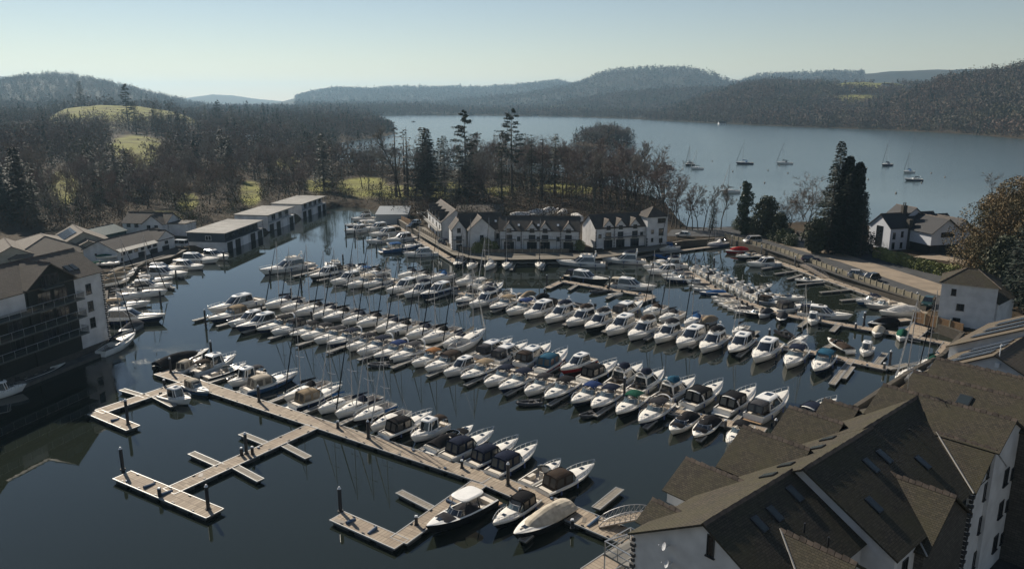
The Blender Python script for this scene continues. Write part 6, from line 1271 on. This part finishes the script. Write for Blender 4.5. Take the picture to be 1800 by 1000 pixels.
HERO = [('p0', 818, 360, 198, 'tallest dark pine left of centre on the peninsula skyline'), ('p1', 900, 345, 198, 'tall open-branched pine second from left on the skyline, against the lake'), ('c4', 697, 348, 220, 'feathery bare larch left of the dark spruce on the peninsula'), ('c1', 745, 350, 226, 'broad dark spruce between larch and tallest pine'), ('c0', 782, 345, 240, 'narrow dark spruce just left of the tallest pine'),
        ('c3', 775, 335, 245, 'small slim spruce beside the lake left of the tallest pine'), ('b0', 849, 338, 252, 'round-headed bare tree between the two tall pines'), ('c4', 712, 345, 226, 'second feathery larch just right of the first larch'), ('c2', 934, 350, 238, 'ragged dark conifer right of the tall open pine'), ('c4', 953, 352, 240, 'thin larch spire right of the ragged conifer'), ('c2', 975, 345, 236, 'narrow conifer spire near the wooded island'),
        ('c0', 570, 338, 236, 'tall dark conifer above the farthest boathouse'), ('c4', 585, 330, 250, 'brownish larch beside the inlet'), ('c0', 394, 318, 234, 'very dark tall conifer above the white middle boathouse'), ('c1', 405, 322, 246, 'dark conifer leaning against the tall one above the boathouses'),
        ('c1', 229, 352, 266, 'dark pointed spruce right of its twin in front of the small green field'), ('c1', 206, 346, 264, 'dark pointed spruce left of its twin in front of the small green field'), ('c5', 41, 398, 266, 'broad dark spruce near the far left edge'), ('c2', 66, 402, 290, 'ragged conifer beside the broad spruce at the left edge'), ('c5', 6, 392, 276, 'dark conifer cut by the left picture edge'), ('c1', 168, 350, 264, 'dark conifer above the boatyard sheds'), ('c2', 182, 360, 290, 'shorter ragged conifer above the boatyard sheds'),
        ('p0', 230, 252, 170, 'tallest distant conifer in front of the high meadow'), ('c1', 242, 254, 196, 'dark distant conifer at the foot of the tallest one'), ('c0', 276, 256, 197, 'slim distant conifer, left one of a pair below the meadow'), ('c0', 288, 256, 205, 'slim distant conifer, right one of a pair below the meadow'), ('c1', 149, 232, 185, 'distant conifer at the left edge of the high meadow'), ('c2', 364, 246, 199, 'distant conifer right of the high meadow'), ('p1', 387, 240, 190, 'distant crooked pine right of the high meadow'), ('c1', 411, 248, 199, 'broad distant conifer right of the crooked pine'),
        ('c0', 464, 226, 191, 'distant spruce spire on the skyline left of the lake'), ('c1', 491, 230, 203, 'distant spruce near the slate-roofed houses'), ('c0', 517, 232, 209, 'small distant spruce near the lake inlet'), ('c0', 540, 228, 203, 'distant spruce close to the wooded headland'), ('p0', 437, 222, 188, 'distant pine on the skyline above the houses'), ('c5', 316, 262, 212, 'broad dark distant conifer in the middle of the left wood'),
        ('c2', 882, 372, 256, 'bushy dark conifer under the tall open-branched pine'), ('s0', 705, 350, 219, 'tall slender bare tree by the larches'), ('b0', 728, 352, 240, 'bare tree against the broad spruce'), ('c4', 717, 348, 222, 'feathery larch nearest the broad spruce'), ('c5', 752, 352, 228, 'second broad spruce overlapping the first'), ('c0', 808, 366, 262, 'dark conifer under the tallest pine'), ('c1', 826, 368, 270, 'dark spruce right under the tallest pine'),
        ('cy', 1497, 442, 283, 'huge dark cypress right of the tall conifer beside the white house'), ('c5', 1462, 440, 248, 'tallest dark conifer on the right, ragged top against the lake'), ('c0', 1455, 446, 285, 'dark conifer in front of the ragged tall one on the right'), ('c5', 1480, 447, 305, 'dark conifer filling the gap between the ragged conifer and the cypress'), ('cy', 1479, 440, 272, 'dark dense conifer between the ragged tall one and the cypress'), ('y0', 1432, 446, 385, 'low dark evergreen at the foot of the tall conifers'), ('c1', 1512, 452, 350, 'dark spruce between the cypress and the white house'), ('i0', 1306, 412, 318, 'ivy-clad tree with bare top beside the car park entrance'), ('y0', 1345, 418, 348, 'dark rounded yew between ivy tree and bare oak'), ('y0', 1368, 424, 375, 'small dark yew bush beside the hedge'),
        ('b1', 1408, 425, 303, 'spreading bare oak left of the tall dark conifer'), ('b3', 1385, 415, 330, 'smaller bare tree left of the spreading oak'), ('s0', 1267, 404, 318, 'bare lakeside tree with thick trunk at the end of the shore row'),
        ('g0', 1735, 500, 350, 'golden-brown bushy tree right of the white house'), ('g0', 1778, 470, 318, 'larger golden-olive tree at the right edge'), ('y0', 1760, 520, 420, 'dark evergreen in front of the golden trees'), ('c0', 1800, 560, 330, 'very dark conifer at the right picture edge'), ('c1', 1775, 545, 400, 'dark spruce beside the right edge above the brown roofs'), ('b1', 1745, 440, 298, 'bare tree top above the golden trees'), ('b4', 1790, 430, 300, 'second bare tree top at the upper right edge'), ('y0', 1712, 470, 410, 'round dark bush tree touching the white house'), ('g0', 1815, 520, 380, 'golden bushy tree half cut by the right edge')]
for k, x, y, top, lab in HERO:
    plant(k, x, y, max(4, hpx(x, y, top)), lab, 'shrub' if k[0] == 'l' else 'tree', w_=1.3 if k[0] == 'c' and k != 'cy' and x < 1000 else 1.0)
for k, (x, y, top, kk) in enumerate([(1206, 404, 322, 's0'), (1217, 406, 320, 's1'), (1227, 405, 326, 's2'), (1236, 406, 324, 's0'), (1246, 406, 335, 's1'), (1252, 405, 350, 'c3'), (1196, 402, 316, 's1'), (1188, 402, 312, 's2'), (1180, 400, 310, 's0')]):
    plant(kk, x, y, hpx(x, y, top), f'slender bare tree at the lake edge right of the terrace tower, {ORD[[8,7,6,0,1,2,3,4,5].index(k)]} in row', 'tree', 'slender trees on the shore right of the terraces')
for k, (x, y, h_) in enumerate([(1298, 404, 3.2), (1312, 408, 2.8), (1330, 414, 3.4), (1345, 418, 2.6), (1362, 424, 3.2), (1378, 428, 3.8), (1390, 432, 3.0), (1320, 404, 3.6)]): plant('l0', x, y, h_, f'yellow-green laurel bush beside the car park entrance, {ORD[k]} from the lake', 'shrub', 'laurel bushes along the car park', w_=1.15)
for k, (x, y, h_, l) in enumerate([(1780, 925, 1.6, 'bright yellow bush in the courtyard, bottom right'), (1760, 975, 2.0, 'dark clipped bush in the courtyard, bottom right'), (1725, 490, 3.5, 'dark green shrub beside the driveway wall'), (1018, 440, 2.6, 'round evergreen bush between the middle and right terraces'), (852, 441, 3.2, 'dark shrub left of the middle terrace'), (838, 445, 2.6, 'smaller shrub in front of the gabled terrace house'), (868, 441, 2.4, 'low shrub at the left end of the middle terrace')]): plant('l0' if k == 0 else 'y0' if k == 1 else 'l1', x, y, h_, l, 'shrub')
def hedge(pts, hgt, wid, m_, label, n=9000):
    rg = random.Random(int(pts[0][0])); q = [P(x, y, 1.7) for x, y in pts]; c = MB(); tot = sum((b-a).length for a, b in zip(q, q[1:])); w_ = MB()
    for a, b in zip(q, q[1:]):
        d = (b-a); L = d.length; d.normalize(); s = Vector((-d.y, d.x, 0))
        for k in range(int(L/1.5)): t = a-q[0]+d*(k*1.5+.5); w_.tube((t.x, t.y, -.1), (t.x, t.y, hgt*.7), .06, .03, 3)
        for _ in range(int(n*L/tot)):
            u, v, z = rg.random()*L, rg.uniform(-1, 1), rg.random(); e = max(abs(v), z)
            if e < .72: v, z = (math.copysign(rg.uniform(.72, 1), v), z) if rg.random() < .5 else (v, rg.uniform(.75, 1))
            p = a-q[0]+d*u+s*v*wid/2*(1-.12*z**3+.1*math.sin(u*1.3))+Vector((0, 0, z*hgt*(1+.07*math.sin(u*.9)+.05*math.sin(u*3.1)))); aa = Vector((rg.uniform(-1, 1), rg.uniform(-1, 1), rg.uniform(-1, 1))).normalized(); bb = rnd_perp(rg, aa); sz = rg.uniform(.12, .3)
            c.add([p-aa*sz-bb*sz*.5, p+aa*sz, p+bb*sz], [(0, 1, 2)])
    r = empty('hedge', (q[0].x, q[0].y, 1.65)); c.build('foliage', m_, r); w_.build('stems', BARK, r); tag(r, label, 'hedge')
hedge([(1540, 452), (1575, 462), (1620, 475), (1660, 484), (1688, 490)], 2.6, 2.6, HEDGE, 'thick clipped hedge between the road and the white lakeside house')
hedge([(1352, 402), (1372, 408), (1392, 414)], 2.0, 1.8, LAUREL, 'light green hedge between the car park and the yew', 4000)
# the wood on the left and on the peninsula, tree by tree
used = []; SCAT = {}; HC = [(x, P(x, y, 1.6).length) for k, x, y, top, lab in HERO if k[0] in 'cp' and x < 1000]
def scatter(n, xr, yr, kinds, hr, label, group, avoid=None, dmin=6.0, zmin=.6, seed=1):
    rg = random.Random(seed); c = 0; tries = 0
    while c < n and tries < n*60:
        tries += 1; x = rg.uniform(*xr)
        y0, y1 = yr(x) if callable(yr) else yr
        if y1 <= y0: continue
        d0, d1 = P(x, y1, 2).length, P(x, y0, 2).length; t = rg.random()**.8; g0 = P(x, y1, 2); g1 = P(x, y0, 2); g = g0.lerp(g1, t)
        if any((g.x-u[0])**2+(g.y-u[1])**2 < dmin**2 for u in used): continue
        A_, B_ = np.array([g.x]), np.array([g.y]); z = float(ground_z(A_, B_)[0])
        if z < zmin or field_mask(A_, B_)[0] > .35 and rg.random() < .88: continue
        if avoid and avoid(x, g): continue
        if any(abs(x-hx) < 11 and g.length < hd+4 and g.length > hd-70 for hx, hd in HC): continue
        k = rg.choice(kinds); used.append((g.x, g.y)); h_ = rg.uniform(*hr)*(.85 if k[0] == 'c' and k != 'c0' else 1)
        nm = {'b': 'bare broadleaf', 's': 'slender bare', 'c': 'dark conifer', 'p': 'dark pine'}[k[0]]
        o = plant(k, 0, 0, h_, f'{nm} {label}', 'tree', group+(' (conifers)' if k[0] in 'cp' else ' (slender)' if k[0] == 's' else ''), loc=(g.x, g.y), w_=rg.uniform(.9, 1.2)); SCAT.setdefault((nm, label), []).append((x, o)); c += 1
    return c
MIX = ['b0', 'b1', 'b2', 'b3', 'b4', 'b0', 'b2', 's0', 's1', 's2', 'c0', 'c1', 'c2', 'b4', 'b3']
BIG = ['b0', 'b1', 'b2', 'b3', 'b4']
lw_top = lambda x: (300, 350)
n_ = 0
n_ += scatter(48, (300, 580), lambda x: (300, 356 if x > 480 else 356+(480-x)*.22), BIG+['s0', 's1', 's2', 'c4'], (13, 19), 'in the wood behind the three boathouses', 'wood behind the boathouses', seed=2, dmin=6.5)
n_ += scatter(58, (-30, 330), lambda x: (325, 404), BIG+['s1', 'c2', 'b0', 'b4'], (12, 18), 'in the wood above the boatyard sheds', 'wood above the boatyard', seed=3, dmin=7, avoid=lambda x, g: 200 < x < 330 and g.length < 245)
n_ += scatter(60, (-60, 620), lambda x: (250, 320), MIX, (13, 20), 'deep in the left wood between boatyard and lake', 'left wood', seed=4, dmin=9)
n_ += scatter(26, (590, 860), lambda x: (296, 362), BIG+['s0', 's1', 'c1', 'c4'], (12, 20), 'standing on the lawn of the peninsula', 'peninsula lawn trees', seed=5, dmin=8)
n_ += scatter(84, (830, 1188), lambda x: (300+max(0, x-950)*.22, 372+max(0, x-1050)*.2), BIG+['s0', 's1', 's2', 'c4', 'b2'], (17, 25), 'in the wood behind the terraces', 'wood behind the terraces', seed=6, dmin=4.4, avoid=lambda x, g: g.length < 244)
n_ += scatter(14, (1350, 1560), lambda x: (405, 436), BIG+['y0', 's0'][:1], (7, 11), 'small, by the lake behind the tall conifers', 'trees by the lake on the right', seed=9, dmin=4) if 0 else 0
# the wooded island
ri = random.Random(4)
for k in range(26):
    a = ri.uniform(0, 6.28); rr_ = math.sqrt(ri.random())*.82; c = ISLAND.mean(0); ex = (ISLAND[:, 0].max()-ISLAND[:, 0].min())/2; ey = (ISLAND[:, 1].max()-ISLAND[:, 1].min())/2
    plant(['b0', 'b1', 'b3', 'b4', 'b2'][k % 5], 0, 0, ri.uniform(19, 25)*(1-.35*rr_), f'round-headed bare tree on the small wooded island, {ORD[k]} of a dense clump' if 0 else 'round-headed bare tree on the small wooded island', 'tree', 'trees on the wooded island', loc=(c[0]+ex*rr_*math.cos(a), c[1]+ey*rr_*math.sin(a)), gz=.6, w_=1.3)
for (nm, label), l in SCAT.items():
    l.sort(key=lambda q: q[0])
    for k, (x, o) in enumerate(l): o['label'] = f'{nm} tree {label}, {ORD[k]} from left'

# ---- woods too far off to tell the trees apart, and the scrub between the near trunks: clumps of small faces
def clumps(name, pts, size, ntri, fac, mats, widx, kind='stuff', seed=0, tall=1.25, pointy=None):
    """pts: (n,3) bases; size: (n,) crown radius; each clump is ntri thin faces through an uneven crown"""
    rs = np.random.RandomState(seed); n = len(pts); T = 24; tm = []
    for t in range(T):
        v = rs.normal(size=(ntri, 3)); v /= np.linalg.norm(v, axis=1)[:, None]; v *= (.35+.65*rs.rand(ntri)[:, None]**.5); lob = 1+.28*np.sin(v[:, :1]*5+t)+.2*np.sin(v[:, 1:2]*7+2*t); v *= lob
        if t >= 16:  # pointed trees
            zz = rs.rand(ntri)**1.3; a = rs.rand(ntri)*6.28; r_ = (1-zz)*.62*(.5+.5*rs.rand(ntri)); v = np.stack([r_*np.cos(a), r_*np.sin(a), zz*2.6-1.0], -1)
        a = rs.normal(size=(ntri, 3)); a /= np.linalg.norm(a, axis=1)[:, None]; b = rs.normal(size=(ntri, 3)); b -= (b*a).sum(1)[:, None]*a; b /= np.linalg.norm(b, axis=1)[:, None]; s = fac*(.6+.8*rs.rand(ntri))[:, None]
        tm.append(np.stack([v-a*s-b*s*.35, v+a*s, v+b*s*.7], 1))
    tm = np.array(tm); ti = np.where(widx == 1, rs.randint(16, 24, n), rs.randint(0, 16, n)); an = rs.rand(n)*6.28; ca_, sa_ = np.cos(an), np.sin(an)
    g = tm[ti].reshape(n, ntri*3, 3); X = g[..., 0]*ca_[:, None]-g[..., 1]*sa_[:, None]; Y = g[..., 0]*sa_[:, None]+g[..., 1]*ca_[:, None]; Z = g[..., 2]*tall
    V = np.stack([X*size[:, None]+pts[:, :1], Y*size[:, None]+pts[:, 1:2], (Z+tall*.85)*size[:, None]+pts[:, 2:3]], -1).reshape(-1, 3)
    Fc = np.arange(len(V)).reshape(-1, 3); mi_ = np.repeat(widx, ntri)
    o = npmesh(name, V, Fc, mats, mi_); tag(o, kind=kind); return o
def wood_points(n, x0, x1, r0, r1, seed, con=.08, thr=.3, pw=1.0):
    rs = np.random.RandomState(seed); xp = rs.uniform(x0, x1, n); r = (r0**2+(r1**2-r0**2)*rs.rand(n)**pw)**.5; a = np.arctan((xp-900)/FPX/(CP+.0)); 
    X, Y = r*np.sin(a), r*np.cos(a); Z = ground_z(X, Y); ok = (Z > .7) & (field_mask(X, Y) < thr)
    for hx, hd in (HC if r0 > 400 else []): ok &= ~((np.abs(xp-hx) < 9) & (r < hd+5) & (r > hd-170))
    X, Y, Z = X[ok], Y[ok], Z[ok]; k = rs.rand(len(X)); cl = fbm(X, Y, 260, 21, 3); idx = np.where(k < con+.12*np.clip(cl, 0, 1), 1, np.where(cl+rs.normal(size=len(X))*.5 > .35, 2, np.where(cl+rs.normal(size=len(X))*.4 < -.55, 3, 0)))
    return np.stack([X, Y, Z], -1), idx
WM = [mat('far_twigs_brown', (.095, .074, .058), .95), mat('far_conifer', (.022, .034, .024), .9), mat('far_twigs_rust', (.12, .075, .052), .95), mat('far_twigs_olive', (.09, .08, .045), .95)]
for name, n, x0, x1, r0, r1, sz, nt, fac, sd_, con in (('left_wood', 3900, -260, 690, 430, 1150, (4.4, 7.4), 95, .105, 1, .05), ('left_hill_wood', 9000, -300, 700, 1150, 3300, (4.5, 8), 30, .25, 2, .06), ('right_hill_wood', 12000, 1120, 2000, 820, 2350, (4.8, 8.8), 52, .18, 3, .05),
                                            ('far_shore_wood', 11000, 560, 1500, 1900, 3100, (5.5, 8.5), 22, .3, 4, .04), ('central_hill_wood', 12000, 540, 1480, 3000, 5800, (8, 12), 16, .34, 14, .05), ('right_shore_wood', 500, 1420, 1800, 195, 260, (1.2, 2.0), 34, .16, 6, .1)):
    if name == 'right_shore_wood': continue
    p_, ix = wood_points(n, x0, x1, r0, r1, sd_, con); rs = np.random.RandomState(sd_+50); s_ = rs.uniform(sz[0], sz[1], len(p_)); clumps(name, p_, s_, nt, fac, WM, ix, seed=sd_)
# trees right down to the water's edge round the lake
rs = np.random.RandomState(9); sp_pts = []
for i in range(len(LAKE)):
    a, b = LAKE[i], LAKE[(i+1) % len(LAKE)]; L = np.hypot(*(b-a))
    for t in rs.rand(int(min(L, 3500)/1.7)):
        q = a+(b-a)*t; r_ = np.hypot(*q)
        if r_ > 560 and q[1] > 200 and abs(q[0]/q[1]) < .8: sp_pts.append(q+rs.normal(size=2)*20)
sp_pts = np.array(sp_pts); z_ = ground_z(sp_pts[:, 0], sp_pts[:, 1]); k_ = (z_ > .15); sp_pts = np.concatenate([sp_pts[k_], z_[k_][:, None]], 1)
clumps('shoreline_wood', sp_pts, rs.uniform(3, 5.5, len(sp_pts)), 40, .22, WM, rs.choice([0, 0, 1, 2, 3], len(sp_pts)), seed=8)
ni = 150; a_ = rs.rand(ni)*6.28; q_ = np.sqrt(rs.rand(ni))*.97; c_ = ISLAND.mean(0); ex = np.ptp(ISLAND[:, 0])/2; ey = np.ptp(ISLAND[:, 1])/2
ip = np.stack([c_[0]+ex*q_*np.cos(a_), c_[1]+ey*q_*np.sin(a_), rs.uniform(-1, 9, ni)*(1.05-q_)], -1)
clumps('island_thicket', ip, rs.uniform(2.6, 5.2, ni), 60, .16, WM, rs.choice([0, 0, 0, 1, 2, 3], ni), seed=12)
# scrub and saplings under the near trees
SM = [mat('scrub_brown', (.065, .047, .033), .95), mat('scrub_dark', (.022, .034, .015), .9), mat('scrub_rust', (.095, .06, .032), .95), mat('scrub_green', (.05, .062, .02), .9)]
for name, n, x0, x1, r0, r1, sd_ in (('left_scrub', 3600, -160, 640, 205, 450, 11), ('peninsula_scrub', 3300, 580, 1200, 240, 430, 12), ('right_scrub', 260, 1395, 1530, 196, 232, 13)):
    p_, ix = wood_points(n, x0, x1, r0, r1, sd_, .10, .25, 1.2); dm_ = sdist(p_[:, 0], p_[:, 1], MARINA)
    keep = dm_ < -3
    # keep the scrub out of the boatyard, the boathouses, the terraces and the car park
    rr_ = np.hypot(p_[:, 0], p_[:, 1]); xp_ = xpx(p_[:, 0], p_[:, 1]); keep &= ~((xp_ > 660) & (xp_ < 1200) & (rr_ < 249)) & ~((xp_ < 330) & (p_[:, 1] < 229)) & ~((xp_ > 300) & (xp_ < 600) & (rr_ < 310) & (p_[:, 0] > -95))
    if sd_ == 13: keep &= sdist(p_[:, 0], p_[:, 1], wp([(1395, 418), (1520, 446), (1520, 425), (1395, 400)])) > 0
    p_, ix = p_[keep], ix[keep]; rs = np.random.RandomState(sd_); s_ = rs.uniform(.9, 2.5, len(p_)); clumps(name, p_, s_, 60, .105, SM, ix, seed=sd_, tall=1.7 if sd_ != 13 else 1.0)
